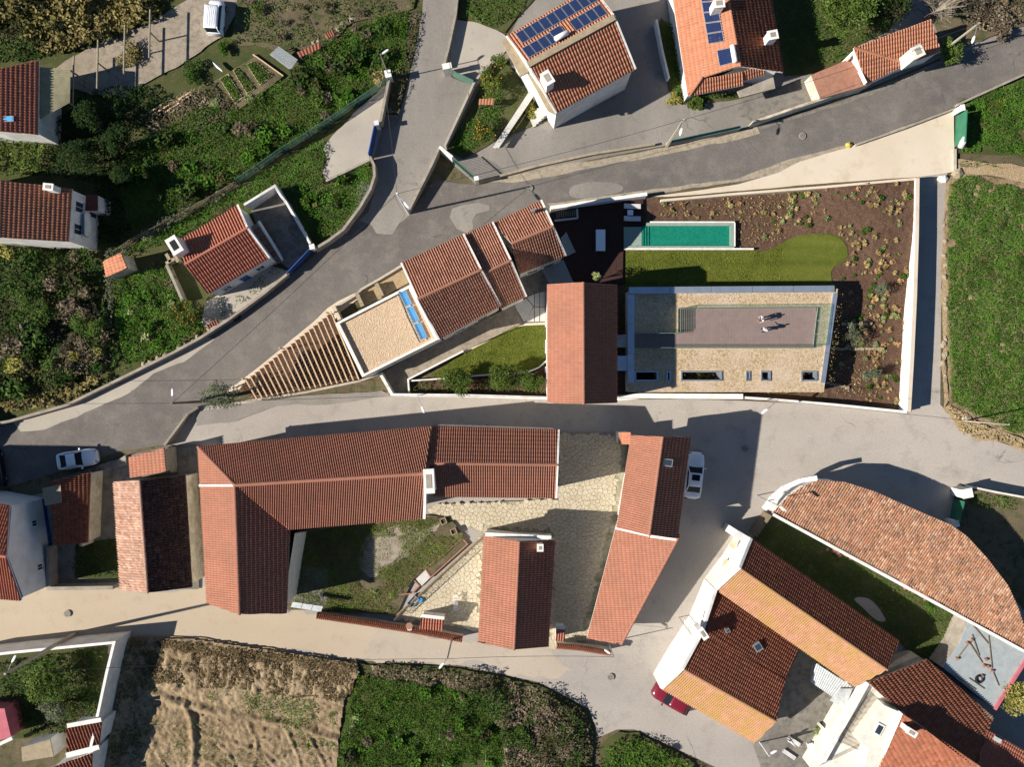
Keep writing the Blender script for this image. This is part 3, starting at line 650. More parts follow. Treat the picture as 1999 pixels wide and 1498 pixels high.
def bush(px, py, r, h, mat, label, n=900, size=.2, group=None, ry=None, name='bush', clumps=9, z=0, h0=.0):
    c = P(px, py, h * .6 + z); root = thing(name, label, 'shrub', (c.x, c.y, z), group); ry = ry or r
    q = blob_pts(n, r, ry, h * .52, clumps)
    leaves('crown', q[:, 0] + c.x, q[:, 1] + c.y, np.maximum(q[:, 2] + z + h * .52 + h0, z + .04), size, M[mat], root)
    m = MB()
    for k in range(4):
        a = k * 1.6 + rnd.random(); m.tube([(c.x, c.y, z), (c.x + math.cos(a) * r * .4, c.y + math.sin(a) * ry * .4, z + h * .6)], [.04, .015], 5)
    m.build('stem', M['bark'], root); return root
def tree(px, py, r, h, mat, label, n=2500, size=.22, trunk=.14, group=None, ry=None, name='tree', clumps=16, fruit=0, z=0, crown=.62):
    """px, py is the middle of the crown as seen from above"""
    c = P(px, py, h * .65); root = thing(name, label, 'tree', (c.x, c.y, z), group); ry = ry or r; hc = h * (1 - crown / 2)
    q = blob_pts(n, r, ry, h * crown / 2, clumps)
    leaves('crown', q[:, 0] + c.x, q[:, 1] + c.y, q[:, 2] + hc + z, size, M[mat], root)
    m = MB(); m.tube([(c.x, c.y, z), (c.x + .06, c.y - .04, z + h * .3), (c.x, c.y + .05, z + hc)], [trunk, trunk * .75, trunk * .4], 8)
    tr = m.build('trunk', M['bark'], root, True); m = MB()
    for k in range(7):
        a = k * .9 + rnd.random() * .6; e = rnd.uniform(.5, .85)
        m.tube([(c.x + .03, c.y, z + h * .3), (c.x + math.cos(a) * r * .35, c.y + math.sin(a) * ry * .35, z + h * .5), (c.x + math.cos(a) * r * e, c.y + math.sin(a) * ry * e, z + hc + rnd.uniform(-.1, .25) * h)], [trunk * .5, trunk * .3, trunk * .1], 5)
    m.build('limbs', M['bark'], root)
    if fruit:
        me = bpy.data.meshes.get('orange_fruit')
        if not me:
            bm = bmesh.new(); bmesh.ops.create_icosphere(bm, subdivisions=1, radius=.06); me = bpy.data.meshes.new('orange_fruit'); bm.to_mesh(me); bm.free(); me.materials.append(M['l_fruit'])
        q = q[q[:, 2] > .05][:fruit // 2]
        for i in range(len(q)): inst(me, 'fruit', root, (q[i, 0] * 1.04 + c.x, q[i, 1] * 1.04 + c.y, q[i, 2] * 1.08 + hc), None, (1.1, 1.1, 1.1))
    return root
def bare_tree(px, py, r, h, label, mat='twig', n=60):
    c = P(px, py, h * .7); root = thing('bare_tree', label, 'tree', (c.x, c.y, 0)); m = MB(); m.tube([(c.x, c.y, 0), (c.x + .05, c.y, h * .35)], [.16, .11], 8); m.build('trunk', M['bark'], root)
    m = MB()
    for k in range(n):
        a = rnd.uniform(0, 6.28); e = rnd.uniform(.5, 1); z1 = h * rnd.uniform(.6, 1.0); b = (c.x + .05 + math.cos(a) * r * .3, c.y + math.sin(a) * r * .3, h * .55)
        t = (c.x + math.cos(a + rnd.uniform(-.3, .3)) * r * e, c.y + math.sin(a + rnd.uniform(-.3, .3)) * r * e, z1); m.tube([(c.x + .05, c.y, h * .34), b, t], [.06, .035, .012], 4, cap=False)
        for _ in range(4):
            s = Vector(b).lerp(Vector(t), rnd.uniform(.3, .95)); d = Vector((rnd.uniform(-1, 1), rnd.uniform(-1, 1), rnd.uniform(0, 1))) * r * .3; m.tube([s, s + d], [.014, .006], 3, cap=False)
    m.build('branches', M[mat], root); return root
# ------------------------------------------------------------------ buildings
def gable(root, mat, nw, ne, rl, rr, sw, se, hn, hr, hs, wallmat, inset=.22, pitch=.225, course=.38, jit=.004, dv=0.0, verges=None, name='walls', mat2=None):
    """one ridged range added to a building; dv lets the heights fall or rise along the ridge"""
    q = lambda p, h, e: (p[0], p[1], h + (dv if e else 0))
    NW, NE, RL, RR, SW, SE = q(nw, hn, 0), q(ne, hn, 1), q(rl, hr, 0), q(rr, hr, 1), q(sw, hs, 0), q(se, hs, 1)
    t = walls(root, [NW, NE, RR, SE, SW, RL], M[wallmat], inset, name=name)
    roof = slab_roof(root, [(mat, [NW, NE, RR, RL]), (mat2 or mat, [RL, RR, SE, SW])], wallmat, pitch, course, jit)
    ridge(roof, P(*RL), P(*RR), M[mat], mat)
    for a, b in (verges or []):
        pts = dict(nw=NW, ne=NE, rl=RL, rr=RR, sw=SW, se=SE); verge_strip(roof, pts[a], pts[b])
    return roof, t
def slab_roof(root, slopes, under, pitch=.225, course=.38, jit=.004, name='roof'):
    m = MB()
    for mk, pl in slopes:
        q = [P(*x) for x in pl]; n = len(q)
        if sum(q[i].x * q[(i + 1) % n].y - q[(i + 1) % n].x * q[i].y for i in range(n)) < 0: q = q[::-1]
        tri = [tuple(range(n))] if n <= 4 else [tuple(x) if (q[x[1]] - q[x[0]]).cross(q[x[2]] - q[x[0]]).z > 0 else tuple(reversed(x)) for x in tessellate_polygon([q])]
        vs = [x - Vector((0, 0, .09)) for x in q] + [x - Vector((0, 0, .17)) for x in q]
        m.add(vs, list(tri) + [tuple(n + i for i in reversed(x)) for x in tri] + [(i, n + i, n + (i + 1) % n, (i + 1) % n) for i in range(n)])
    roof = m.build(name, M[under], root)
    for mk, pl in slopes: tiles([P(*x) for x in pl], M[mk], roof, pitch, course, jit=jit)
    return roof
def building(name, label, cat, px, py): return thing(name, label, cat, P(px, py))
def sides(root, t, spec, frame='white'):
    """openings on a wall ring: (side index, position, sill, width, height, kind)"""
    for i, u, z, w_, h_, k in spec: opening(root, t[i], t[(i + 1) % len(t)], u, z, w_, h_, k, frame, 'glass' if k == 'window' else 'oldwood')

# villa: three stepped ranges under pale clay tiles
vi = building('villa', 'long white house with three stepped clay-tiled roofs beside the dark deck', 'house', 930, 560)
r1, t1 = gable(vi, 't_villa', (784, 514), (905, 457), (816, 584), (940, 527), (858, 663), (978, 597), 6.3, 7.9, 5.2, 'white', verges=[('nw', 'rl'), ('rl', 'sw'), ('ne', 'rr'), ('rr', 'se')])
r2, t2 = gable(vi, 't_villa', (906, 458), (962, 434), (942, 535), (998, 509), (978, 603), (1028, 579), 5.8, 7.4, 4.8, 'white', verges=[('ne', 'rr'), ('rr', 'se')])
r3, t3 = gable(vi, 't_villa', (963, 436), (1057, 391), (999, 476), (1080, 442), (1014, 535), (1105, 499), 5.5, 7.0, 4.6, 'white', verges=[('ne', 'rr'), ('rr', 'se')])
m = MB(); c = P(1042, 409, 7.0); m.box((c.x, c.y, 5.6), (.28, .28, 1.3)); m.build('chimney', M['metal'], vi)
for t in (t1, t2, t3):
    for i in range(len(t)):
        a, b = t[i], t[(i + 1) % len(t)]
        if (b - a).length > 3.5 and abs(a.z - b.z) < .3:
            for u in (.3, .7): opening(vi, a, b, u, .9 if u < .5 else .05, 1.0, 1.1 if u < .5 else 2.0, 'window' if u < .5 else 'door', 'white', 'glass' if u < .5 else 'oldwood')
# flat gravel-roofed wing with its white parapet
fl = building('flat_roof_wing', 'flat-roofed white building with gravel roof and white parapet beside the pergola', 'building', 755, 650)
q = [(656, 631, 3.2), (802, 556, 3.2), (858, 662, 3.2), (708, 737, 3.2)]
w_ = [P(*x) for x in q]; m = MB(); cen = sum(w_, Vector()) / 4
inn = [x + (cen - x).normalized() * .38 for x in w_]
m.prism([(x.x, x.y) for x in w_], 0, 2.9); m.build('walls', M['white'], fl)
m = MB(); n4 = 4
for i in range(4):
    a, b, c_, d = w_[i], w_[(i + 1) % 4], inn[(i + 1) % 4], inn[i]; m.prism([(a.x, a.y), (b.x, b.y), (c_.x, c_.y), (d.x, d.y)], 2.903, 3.3)
m.build('parapet', M['white'], fl)
m = MB(); m.prism([(x.x, x.y) for x in [y + (cen - y).normalized() * .40 for y in w_]], 2.904, 2.98); m.build('gravel_bed', M['gravel'], fl, kind='stuff')
# solar tube collector on the gravel
a = Vector(P(784, 566, 3.3)); b = Vector(P(829, 663, 3.3)); d = (b - a).normalized(); pn = Vector((-d.y, d.x, 0)); L = (b - a).length
for k in range(3):
    s0 = a + d * (L * k / 3 + .04); s1 = a + d * (L * (k + 1) / 3 - .04); c = (s0 + s1) / 2
    th = thing('solar_collector', ['blue tube solar collector on the gravel roof, the one at the road end', 'blue tube solar collector on the gravel roof, middle one of three', 'blue tube solar collector on the gravel roof, the one at the garden end'][k], 'solar panel', (c.x, c.y, 2.98))
    mm = MB(); nn = int((s1 - s0).length / .11)
    for i in range(nn):
        p_ = s0 + d * ((i + .5) * .11); p_.z = 3.22; mm.bar(p_ - pn * .31 + Vector((0, 0, .10)), p_ + pn * .31 - Vector((0, 0, .1)), .098, .05)
    mm.build('tubes', M['tube_blue'], th, kind='stuff')
    mm = MB(); mm.bar(s0 + pn * .31 + Vector((0, 0, -.18)), s1 + pn * .31 + Vector((0, 0, -.18)), .08, .08); mm.bar(s0 - pn * .31 + Vector((0, 0, .06)), s1 - pn * .31 + Vector((0, 0, .06)), .09, .09); mm.build('frame', M['metal'], th)
m = MB(); p0 = a - pn * .75; p1 = b - pn * .7
m.tube([p0 + Vector((0, 0, -.2)), p0 - pn * -.2 + Vector((0, 0, -.2)), (p0 + p1) / 2 + Vector((0, 0, -.2)), p1 + Vector((0, 0, -.2)), p1 + pn * .4 + Vector((0, 0, -.2))], .035, 6)
m.build('water_pipe', M['cream'], None, label='pale insulated pipe running behind the blue solar collectors', cat='pipe')
# tall barn at the lane
bn = building('barn', 'tall free-standing barn with pink tiled roof between the small lawn and the green-roofed block', 'building', 1130, 660)
rb, tb = gable(bn, 't_pink', (1069, 555), (1069, 787), (1139, 551), (1140, 789), (1205, 555), (1205, 787), 6.6, 8.2, 6.6, 'white', pitch=.205)
for i in range(len(tb)):
    a, b = tb[i], tb[(i + 1) % len(tb)]
    if (b - a).length > 5:
        for u in (.25, .5, .75): opening(bn, a, b, u, 1.0, 1.0, 1.4, 'window')
# big L-shaped farmhouse
ff = building('farmhouse', 'large L-shaped farmhouse with hipped corner and pink clay-tiled roofs round a grass yard', 'house', 560, 960)
A_, B_, C_, D_, E_, F_ = (387, 872, 4.6), (842, 832, 6.2), (831, 925, 7.5), (459, 948, 6.3), (829, 1013, 6.0), (566, 1034, 4.9)
G_, H_, I_ = (404, 1178, 4.8), (468, 1200, 6.3), (560, 1198, 4.9)
walls(ff, [A_, B_, C_, E_, F_, I_, H_, G_], M['creamwall'], .5); ro = slab_roof(ff, [('t_pink', [A_, B_, C_, D_]), ('t_pink', [D_, C_, E_, F_]), ('t_pink', [A_, D_, H_, G_]), ('t_pink', [D_, F_, I_, H_])], 'plaster', .205)
ridge(ro, P(*D_), P(*C_), M['t_pink'], 't_pink', .16); ridge(ro, P(*A_), P(*D_), M['t_pink'], 't_pink', .16); ridge(ro, P(*D_), P(*H_), M['t_pink'], 't_pink', .16)
verge_strip(ro, (831, 925, 7.52), (829, 1013, 6.0), .22); verge_strip(ro, (390, 948, 4.72), (459, 948, 6.33), .2, 'white', .1, 'flashing')
chimney(ff, 838, 940, 4.5, 8.1, .8, 2.0, .05)
wg = [P(559, 1040, 4.7), P(560, 1196, 4.7)]
opening(ff, P(552, 1190, 4.7), P(552, 1040, 4.7), .35, 1.0, 1.2, 1.4); opening(ff, P(552, 1190, 4.7), P(552, 1040, 4.7), .75, .05, 1.1, 2.1, 'door', 'white', 'oldwood')
# range that continues it to the east
fr = building('farm_range', 'lower straight pink-roofed range joined to the end of the L-shaped farmhouse', 'building', 965, 905)
rf, tf = gable(fr, 't_pink', (844, 831), (1091, 839), (837, 905), (1089, 908), (847, 970), (1086, 973), 5.7, 6.8, 5.5, 'white', pitch=.205, verges=[('ne', 'rr'), ('rr', 'se')])
for u in (.2, .5, .8): opening(fr, tf[0], tf[1], u, .9, 1.0, 1.3)
# east range along the lane
er = building('east_range', 'long pink-roofed building with a roof window, white saloon parked along its wall', 'building', 1285, 950)
rj, tj = gable(er, 't_pink', (1233, 850), (1204, 1031), (1294, 853), (1268, 1045), (1349, 853), (1323, 1052), 4.3, 6.5, 5.4, 'white', pitch=.205, inset=.7)
for u in (.3, .65): opening(er, tj[0], tj[1], u, 1.0, 1.0, 1.2)
sk = P(1304, 904, 6.5); m = MB(); q_ = Matrix.Rotation(.14, 3, 'Z')
m = MB(); m.box((sk.x, sk.y, 6.1), (.95, .7, .28), -.13); so = m.build('roof_window', M['metal'], er); m = MB(); m.box((sk.x, sk.y, 6.382), (.72, .5, .02), -.13); m.build('pane', M['glass'], so)
er2 = building('tapering_shed', 'tapering single-pitch pink tile roof running from the roof-window building to the lower lane', 'building', 1230, 1150)
K1, K2, K3, K4 = (1204, 1024, 3.4), (1328, 1044, 5.2), (1213, 1259, 3.2), (1146, 1247, 2.2)
tk = walls(er2, [K1, K2, K3, K4], M['white'], .7); rk = slab_roof(er2, [('t_pink', [K1, K2, K3, K4])], 'white', .205); ridge(rk, P(*K2), P(*K3), M['t_pink'], 't_pink')
verge_strip(rk, (1202, 1031, 3.45), (1268, 1046, 4.4), .22); verge_strip(rk, (1270, 1047, 4.5), (1323, 1054, 5.1), .25)
so = building('porch_roof', 'small square tiled porch roof tucked at the gable of the roof-window building', 'porch', 1220, 856)
walls(so, [(1208, 845, 2.6), (1232, 844, 2.8), (1232, 868, 2.8), (1208, 868, 2.6)], M['white'], .08); slab_roof(so, [('t_orange', [(1208, 845, 2.6), (1232, 844, 3.0), (1232, 868, 3.0), (1208, 868, 2.6)])], 'white', .2, .3)
# middle house in the courtyard
mh = building('courtyard_house', 'narrow pink-roofed house with white gable standing alone in the stone courtyard', 'house', 1010, 1155)
rl_, tl = gable(mh, 't_pink', (945, 1045), (934, 1255), (1014, 1057), (1004, 1269), (1084, 1055), (1071, 1263), 4.3, 5.6, 4.3, 'white', pitch=.205)
wt = [(942, 1033, 4.6), (955, 1031, 4.6)]
m = MB(); a, b = P(948, 1046, 4.35), P(1076, 1053, 4.35); m.bar(a + Vector((0, .18, .1)), b + Vector((0, .18, .1)), .35, .5); m.build('gable_parapet', M['white'], mh)
chimney(mh, 1055, 1070, 4.4, 5.9, .45, .55, .0)
for u in (.3, .7): opening(mh, tl[4] if len(tl) > 4 else tl[0], tl[5] if len(tl) > 5 else tl[1], u, 1, .9, 1.1)
# old barn with blackened tiles, west
ob = building('old_barn', 'old barn whose mottled roof is pale on one side and blackened on the other', 'building', 300, 1040)
ro2, to = gable(ob, 't_oldpale', (222, 941), (235, 1152), (273, 938), (289, 1158), (363, 927), (376, 1147), 3.4, 4.9, 3.3, 'white_old', pitch=.24, course=.33, jit=.018, mat2='t_black')
# pale-blue rendered house at the west edge
bl = building('blue_trim_house', 'tall pale house with blue painted borders on its gable wall at the sandy lane', 'house', 40, 1070)
rbl, tbl = gable(bl, 't_red', (-90, 968), (19, 987), (-95, 1075), (12, 1087), (-75, 1165), (42, 1173), 5.5, 7.0, 5.5, 'bluewhite', .2)
for i in range(len(tbl)):
    a, b = tbl[i], tbl[(i + 1) % len(tbl)]
    if min(a.x, b.x) > -47: 
        d = (b - a).normalized(); n = Vector((d.y, -d.x, 0)).normalized()
        m = MB(); m.bar(a + n * .03 - Vector((0, 0, .12)), b + n * .03 - Vector((0, 0, .12)), .1, .3); m.build('blue_border', M['blue'], bl)
        m = MB(); a0, b0 = Vector((a.x, a.y, .2)), Vector((b.x, b.y, .2)); m.bar(a0 + n * .03, b0 + n * .03, .1, .5); m.build('blue_border', M['blue'], bl)
        opening(bl, a, b, .5, 1.8, .5, .7)
for u in (.75, .9):
    opening(bl, tbl[0], tbl[1], u, 1, .9, 1.2)
# sheds by the road, west
s1 = building('road_shed', 'small shed with pink single-pitch tiled roof touching the road bend', 'shed', 288, 905)
Q = [(252, 893, 2.7), (321, 875, 2.9), (325, 921, 2.9), (255, 934, 2.7)]; walls(s1, Q, M['plaster'], .12); slab_roof(s1, [('t_pink', Q)], 'plaster', .25)
s2 = building('brown_shed', 'low shed with dark brown roof between the blue-bordered house and the old barn', 'shed', 140, 1000)
Q = [(98, 940, 3.0), (177, 922, 2.6), (172, 1060, 2.6), (107, 1066, 3.0)]; walls(s2, Q, M['white_old'], .12); slab_roof(s2, [('t_brown', Q)], 'plaster', .2)
m = MB(); m.prism([(P(x, y, 3.2).x, P(x, y, 3.2).y) for x, y in ((82, 954), (118, 946), (120, 982), (88, 988))], 3.1, 3.16); m.build('roof_patch', M['fibre_dk'], s2)
wall_run('yard_wall', 'pale wall stub between the brown shed and the dark yard', [(190, 945), (183, 1058)], 2.2, .3, 'white_old')
wall_run('yard_wall', 'grey yard wall along the sandy lane beside the old barn', [(112, 1062), (113, 1142), (236, 1140)], 1.5, .35, 'plaster')
wall_run('yard_wall', 'concrete wall beside the small road shed, broad and weathered', [(338, 872), (340, 920)], 1.6, .8, 'plaster')
m = MB(); m.prism([(P(x, y).x, P(x, y).y) for x, y in ((232, 900), (250, 888), (252, 908), (236, 912))], 0, .5); m.build('concrete_block', M['plaster'], None, label='low concrete block at the roadside behind the white coupe', cat='block')
# junction dividing wall
wall_run('dividing_wall', 'thin slanting wall between the dark road and the pale lane', [(330, 868), (372, 808), (390, 795)], [1.0, .7, .4], .22, 'plaster')
# ---- north-west houses
nwh = building('slope_house', 'house with dull red roof and blue roof window beside the shaded gravel track', 'house', 20, 190)
walls(nwh, [(-90, 150, 4.2), (-20, 138, 4.8), (76, 118, 4.0), (74, 263, 4.0), (-20, 255, 4.8), (-90, 248, 4.2)], M['white'], .25)
rs = slab_roof(nwh, [('t_red', [(-20, 138, 4.8), (76, 118, 4.0), (74, 263, 4.0), (-20, 255, 4.8)]), ('t_red', [(-90, 150, 4.2), (-20, 138, 4.8), (-20, 255, 4.8), (-90, 248, 4.2)])], 'white', .25, .4)
c = P(15, 231, 4.7); m = MB(); m.box((c.x, c.y, 4.45), (.95, .5, .14), .05); o = m.build('roof_window', M['metal'], nwh); m = MB(); m.box((c.x, c.y, 4.593), (.8, .38, .02), .05); m.build('pane', M['tube_blue'], o)
cn = building('canopy', 'ribbed yellowish fibre-cement canopy attached to the red-roofed slope house', 'canopy', 110, 180)
q = [P(78, 131, 3.6), P(138, 135, 3.2), P(137, 200, 3.2), P(78, 233, 3.6)]
m = MB(); n = 22
for i in range(n):
    u0, u1 = i / n, (i + 1) / n; z = .03 * (i % 2)
    m.add([q[0].lerp(q[3], u0) + Vector((0, 0, .03)), q[1].lerp(q[2], u0) + Vector((0, 0, .03)), q[1].lerp(q[2], (u0 + u1) / 2) - Vector((0, 0, .02)), q[0].lerp(q[3], (u0 + u1) / 2) - Vector((0, 0, .02)), q[0].lerp(q[3], u1) + Vector((0, 0, .03)), q[1].lerp(q[2], u1) + Vector((0, 0, .03))], [(0, 3, 2, 1), (3, 4, 5, 2)])
m.build('ribbed_sheet', M['fibre'], cn)
for x in (q[1], q[2]):
    m = MB(); m.box((x.x - .15, x.y, 0), (.12, .12, 3.15)); m.build('post', M['greywood'], cn)
wh = building('two_storey_house', 'two-storey white house with orange-brown roof above the dark scrub', 'house', 110, 420)
walls(wh, [(-130, 338, 5.0), (2, 352, 6.0), (141, 368, 5.0), (134, 473, 5.0), (0, 464, 6.0), (-130, 455, 5.0)], M['white'], .12)
rt = slab_roof(wh, [('t_orange', [(2, 352, 6.0), (141, 368, 5.0), (134, 473, 5.0), (0, 464, 6.0)]), ('t_orange', [(-130, 338, 5.0), (2, 352, 6.0), (0, 464, 6.0), (-130, 455, 5.0)])], 'white', .25, .4)
ridge(rt, P(2, 352, 6.0), P(0, 464, 6.0), M['t_orange'], 't_orange'); chimney(wh, 95, 365, 5.4, 6.6, .8, .5, -.1)
a, b = P(134, 473, 5.0), P(141, 368, 5.0); off = Vector((-.1, 0, 0))
for u, z in ((.72, 2.9), (.72, .6), (.3, 2.9)): opening(wh, (a.x - .12, a.y), (b.x - .12, b.y), u, z, .9, 1.2)
bc = P(158, 440, 2.6); m = MB(); m.box((bc.x, bc.y, 2.35), (1.6, 2.2, .2)); o = m.build('balcony', M['white'], wh); m = MB()
for dx, dy, sx, sy in ((.72, 0, .12, 2.2), (0, 1.04, 1.6, .12), (0, -1.04, 1.6, .12)): m.box((bc.x + dx, bc.y + dy, 2.552), (sx, sy, .7))
m.build('parapet', M['white'], o)
bc = P(180, 395, 2.6); m = MB(); m.box((bc.x - .4, bc.y, 0), (1.6, 1.4, 2.4)); o = m.build('porch', M['white'], wh); m = MB(); m.box((bc.x - .4, bc.y, 2.403), (1.75, 1.5, .12)); m.build('porch_roof', M['redbrown'], o)
# house U: red-tiled cottage by the road
ct = building('cottage', 'white cottage with bright red ribbed roof and outside stairs above the road bend', 'house', 440, 485)
ru, tu = gable(ct, 't_red', (349, 471), (465, 400), (361, 517), (484, 445), (407, 575), (527, 504), 3.0, 4.2, 3.0, 'bluewhite', pitch=.27, course=.5, inset=.15, verges=[('ne', 'rr'), ('rr', 'se')])
chimney(ct, 341, 479, 0, 5.4, .9, 1.5, .55, 'white', 'dark')
for i in range(len(tu)):
    a, b = tu[i], tu[(i + 1) % len(tu)]
    if abs(a.z - b.z) < .3 and (a.y + b.y) / 2 < P(0, 500).y:
        opening(ct, a, b, .2, 1, .8, .9); opening(ct, a, b, .78, 1, .8, .9); opening(ct, a, b, .5, .05, .9, 1.9, 'door', 'white', 'blue')
st = building('outside_stairs', 'concrete outside stairs with white parapet against the gable of the red-ribbed cottage', 'stairs', 530, 480)
a, b = P(508, 447), P(545, 515); d = (b - a) / 10; pn = Vector((-d.y, d.x, 0)).normalized()
for i in range(10):
    p0, p1 = a + d * i, a + d * (i + 1); m = MB(); m.prism([(x.x, x.y) for x in (p0 - pn * .5, p1 - pn * .5, p1 + pn * .5, p0 + pn * .5)], 0, 1.9 - i * .18); m.build('step', M['red_patio'] if i % 2 else M['plaster'], st)
m = MB(); m.bar(a + pn * .62 + Vector((0, 0, 2.1)), b + pn * .62 + Vector((0, 0, .5)), .15, .9); m.build('parapet', M['bluewhite'], st)
wall_run('cottage_wall', 'white wall round the paved yard beside the cottage stairs', [(492, 410), (548, 372), (558, 390), (566, 400), (612, 480)], [2.2, 1.8, 1.6, 1.4, 1.2], .22, 'white')
tank = building('stone_trough', 'rough stone washing trough behind the cottage chimney', 'trough', 345, 510); m = MB()
for x, y, sx, sy in ((340, 512, 1.0, .3), (350, 505, .3, 1.0), (336, 506, .3, .9)):
    c = P(x, y); m.box((c.x, c.y, 0), (sx, sy, .8), .5)
m.build('trough_walls', M['stone'], tank)
wall_run('cottage_wall', 'grey garden wall beside the cottage tool corner', [(334, 520), (352, 560), (365, 590)], 1.0, .25, 'plaster')
sv = building('tool_shed', 'tiny tiled garden shed at the corner of the overgrown fence', 'shed', 228, 518)
Q = [(202, 510, 2.3), (237, 494, 2.5), (249, 524, 2.5), (208, 541, 2.3)]; walls(sv, Q, M['white_old'], .1); slab_roof(sv, [('t_orange', Q)], 'plaster', .28, .4)
# ---- north houses
hp = building('panel_house', 'white house with rows of solar panels on its striped clay roof', 'house', 1115, 110)
rp, tp = gable(hp, 't_orange', (989, 71), (1155, -26), (1031, 126), (1200, 33), (1086, 221), (1241, 135), 5.3, 6.9, 5.0, 'white', pitch=.28, course=.5, verges=[('nw', 'rl'), ('rl', 'sw'), ('ne', 'rr'), ('rr', 'se')])
m = MB(); m.bar(P(1031, 126, 7.0), P(1200, 33, 7.0), .55, .14); m.build('ridge_slab', M['fibre_dk'], rp)
m = MB(); m.prism([(P(x, y, 4.9).x, P(x, y, 4.9).y) for x, y in ((979, 80), (990, 73), (1031, 128), (1033, 140), (1017, 148))], 4.65, 4.9); m.build('side_slab', M['fibre_dk'], hp)
m = MB(); m.prism([(P(x, y, 4.7).x, P(x, y, 4.7).y) for x, y in ((1031, 143), (1040, 133), (1086, 223), (1070, 215))], 4.45, 4.7); m.build('side_slab', M['fibre_dk'], hp)
chimney(hp, 1069, 152, 5.2, 7.6, .75, 1.1, .55)
def on_plane(poly, u, v, lift=.16):
    a, b, c_, d = [P(*x) for x in poly]; return a.lerp(b, u).lerp(d.lerp(c_, u), v) + Vector((0, 0, lift))
def panel(parent, corners, frame='metal', nm='solar_panel'):
    a, b, c_, d = corners; n = (b - a).cross(d - a).normalized()
    if n.z < 0: n = -n
    cen = (a + b + c_ + d) / 4; m = MB(); m.add([x for x in (a, b, c_, d)] + [x - n * .05 for x in (a, b, c_, d)], [(0, 1, 2, 3), (7, 6, 5, 4), (0, 4, 5, 1), (1, 5, 6, 2), (2, 6, 7, 3), (3, 7, 4, 0)])
    pf = m.build(nm, M[frame], parent); parent = pf; sh = [x + (cen - x).normalized() * .07 + n * .006 for x in (a, b, c_, d)]
    # cell sheet lies in its own plane so that the cell grid follows the panel
    me = bpy.data.meshes.new('cells'); ux = (sh[1] - sh[0]).normalized(); uy = n.cross(ux); loc = sh[0]
    me.from_pydata([((x - loc).dot(ux), (x - loc).dot(uy), (x - loc).dot(n)) for x in sh], [], [(0, 1, 2, 3)]); me.materials.append(M['pv'])
    if me.polygons[0].normal.z < 0: me.flip_normals()
    o = bpy.data.objects.new('cells', me); C.objects.link(o); o.parent = parent; o.location = loc - ORG[parent.name]; o.rotation_mode = 'QUATERNION'; o.rotation_quaternion = Matrix((ux, uy, n)).transposed().to_quaternion(); ORG[o.name] = loc
    return pf
def panel_rows(house_, poly, cells):
    for u0, u1, v0, v1 in cells: panel(house_, [on_plane(poly, u, v) for u, v in ((u0, v0), (u1, v0), (u1, v1), (u0, v1))])
NP = [(989, 71, 5.3), (1155, -26, 5.3), (1200, 33, 6.9), (1031, 126, 6.9)]
panel_rows(hp, NP, [(.085 + i * .089, .085 + (i + 1) * .089 - .004, .07, .42) for i in range(10)])
panel_rows(hp, NP, [(.045 + i * .09, .045 + (i + 1) * .09 - .004, .53, .86) for i in range(4)])
panel_rows(hp, NP, [(.60 + i * .09, .60 + (i + 1) * .09 - .004, .52, .85) for i in range(4)])
def water_heater(house_, poly, u0, u1, v0, v1, tank_end):
    cr = [on_plane(poly, u, v, .22) for u, v in ((u0, v0), (u1, v0), (u1, v1), (u0, v1))]; t = panel(house_, cr, nm='solar_water_heater')
    a, b = tank_end(cr); m = MB(); d = (b - a).normalized(); m.tube([a - d * .12 + Vector((0, 0, .25)), a - d * .04 + Vector((0, 0, .25)), b + d * .04 + Vector((0, 0, .25)), b + d * .12 + Vector((0, 0, .25))], [.12, .24, .24, .12], 14); m.build('tank', M['lampwhite'], t, True)
water_heater(hp, NP, .37, .50, .50, .80, lambda c: (c[3], c[2]))
hq = building('orange_house', 'house with orange and dark roof slopes carrying one column of solar panels', 'house', 1420, 70)
QW = [(1305, -60, 3.2), (1412, -60, 4.8), (1445, 129, 4.8), (1370, 152, 3.8), (1343, 187, 3.2)]; QE = [(1412, -60, 4.8), (1497, -60, 3.7), (1529, 141, 3.7), (1446, 129, 4.8)]
tq = walls(hq, [(1305, -60, 3.2), (1412, -60, 4.8), (1497, -60, 3.7), (1529, 141, 3.7), (1445, 140, 3.6), (1343, 187, 3.0)], M['white'], .45)
rq = slab_roof(hq, [('t_orange', QW), ('t_brown', QE), ('t_orange', [(1345, 188, 3.0), (1370, 154, 3.6), (1448, 140, 3.6), (1453, 166, 3.0)]), ('t_orange', [(1449, 140, 3.5), (1491, 123, 3.5), (1495, 145, 2.9), (1452, 158, 2.9)])], 'white', .25, .4)
ridge(rq, P(*QW[1]), P(*QW[2]), M['t_orange'], 't_orange'); ridge(rq, P(1345, 188, 3.1), P(1370, 152, 3.8), M['t_orange'], 't_orange')
chimney(hq, 1509, 68, 3.6, 5.4, .8, .7, .2); chimney(hq, 1404, 6, 4.4, 5.9, .9, .7, .1)
m = MB(); m.prism([(P(x, y, 2.4).x, P(x, y, 2.4).y) for x, y in ((1440, 178), (1510, 150), (1514, 172), (1446, 190))], 2.2, 2.4); m.build('porch_slab', M['plaster'], hq)
QP = [(1353, -60, 3.93), (1394, -60, 4.55), (1427, 129, 4.55), (1386, 140, 3.93)]
panel_rows(hq, QP, [(.12, .88, .02 + i * .104, .02 + (i + 1) * .104 - .006) for i in range(7)])
water_heater(hq, QP, .45, 1.15, .82, .98, lambda c: (c[1], c[2]))
hr_ = building('roadside_house', 'small orange-roofed house with stout white chimney at the bend of the upper road', 'house', 1750, 100)
R1, R2, R3, R4, R5 = (1667, 93, 3.5), (1816, 37, 3.7), (1838, 100, 2.8), (1773, 125, 2.5), (1692, 164, 2.1)
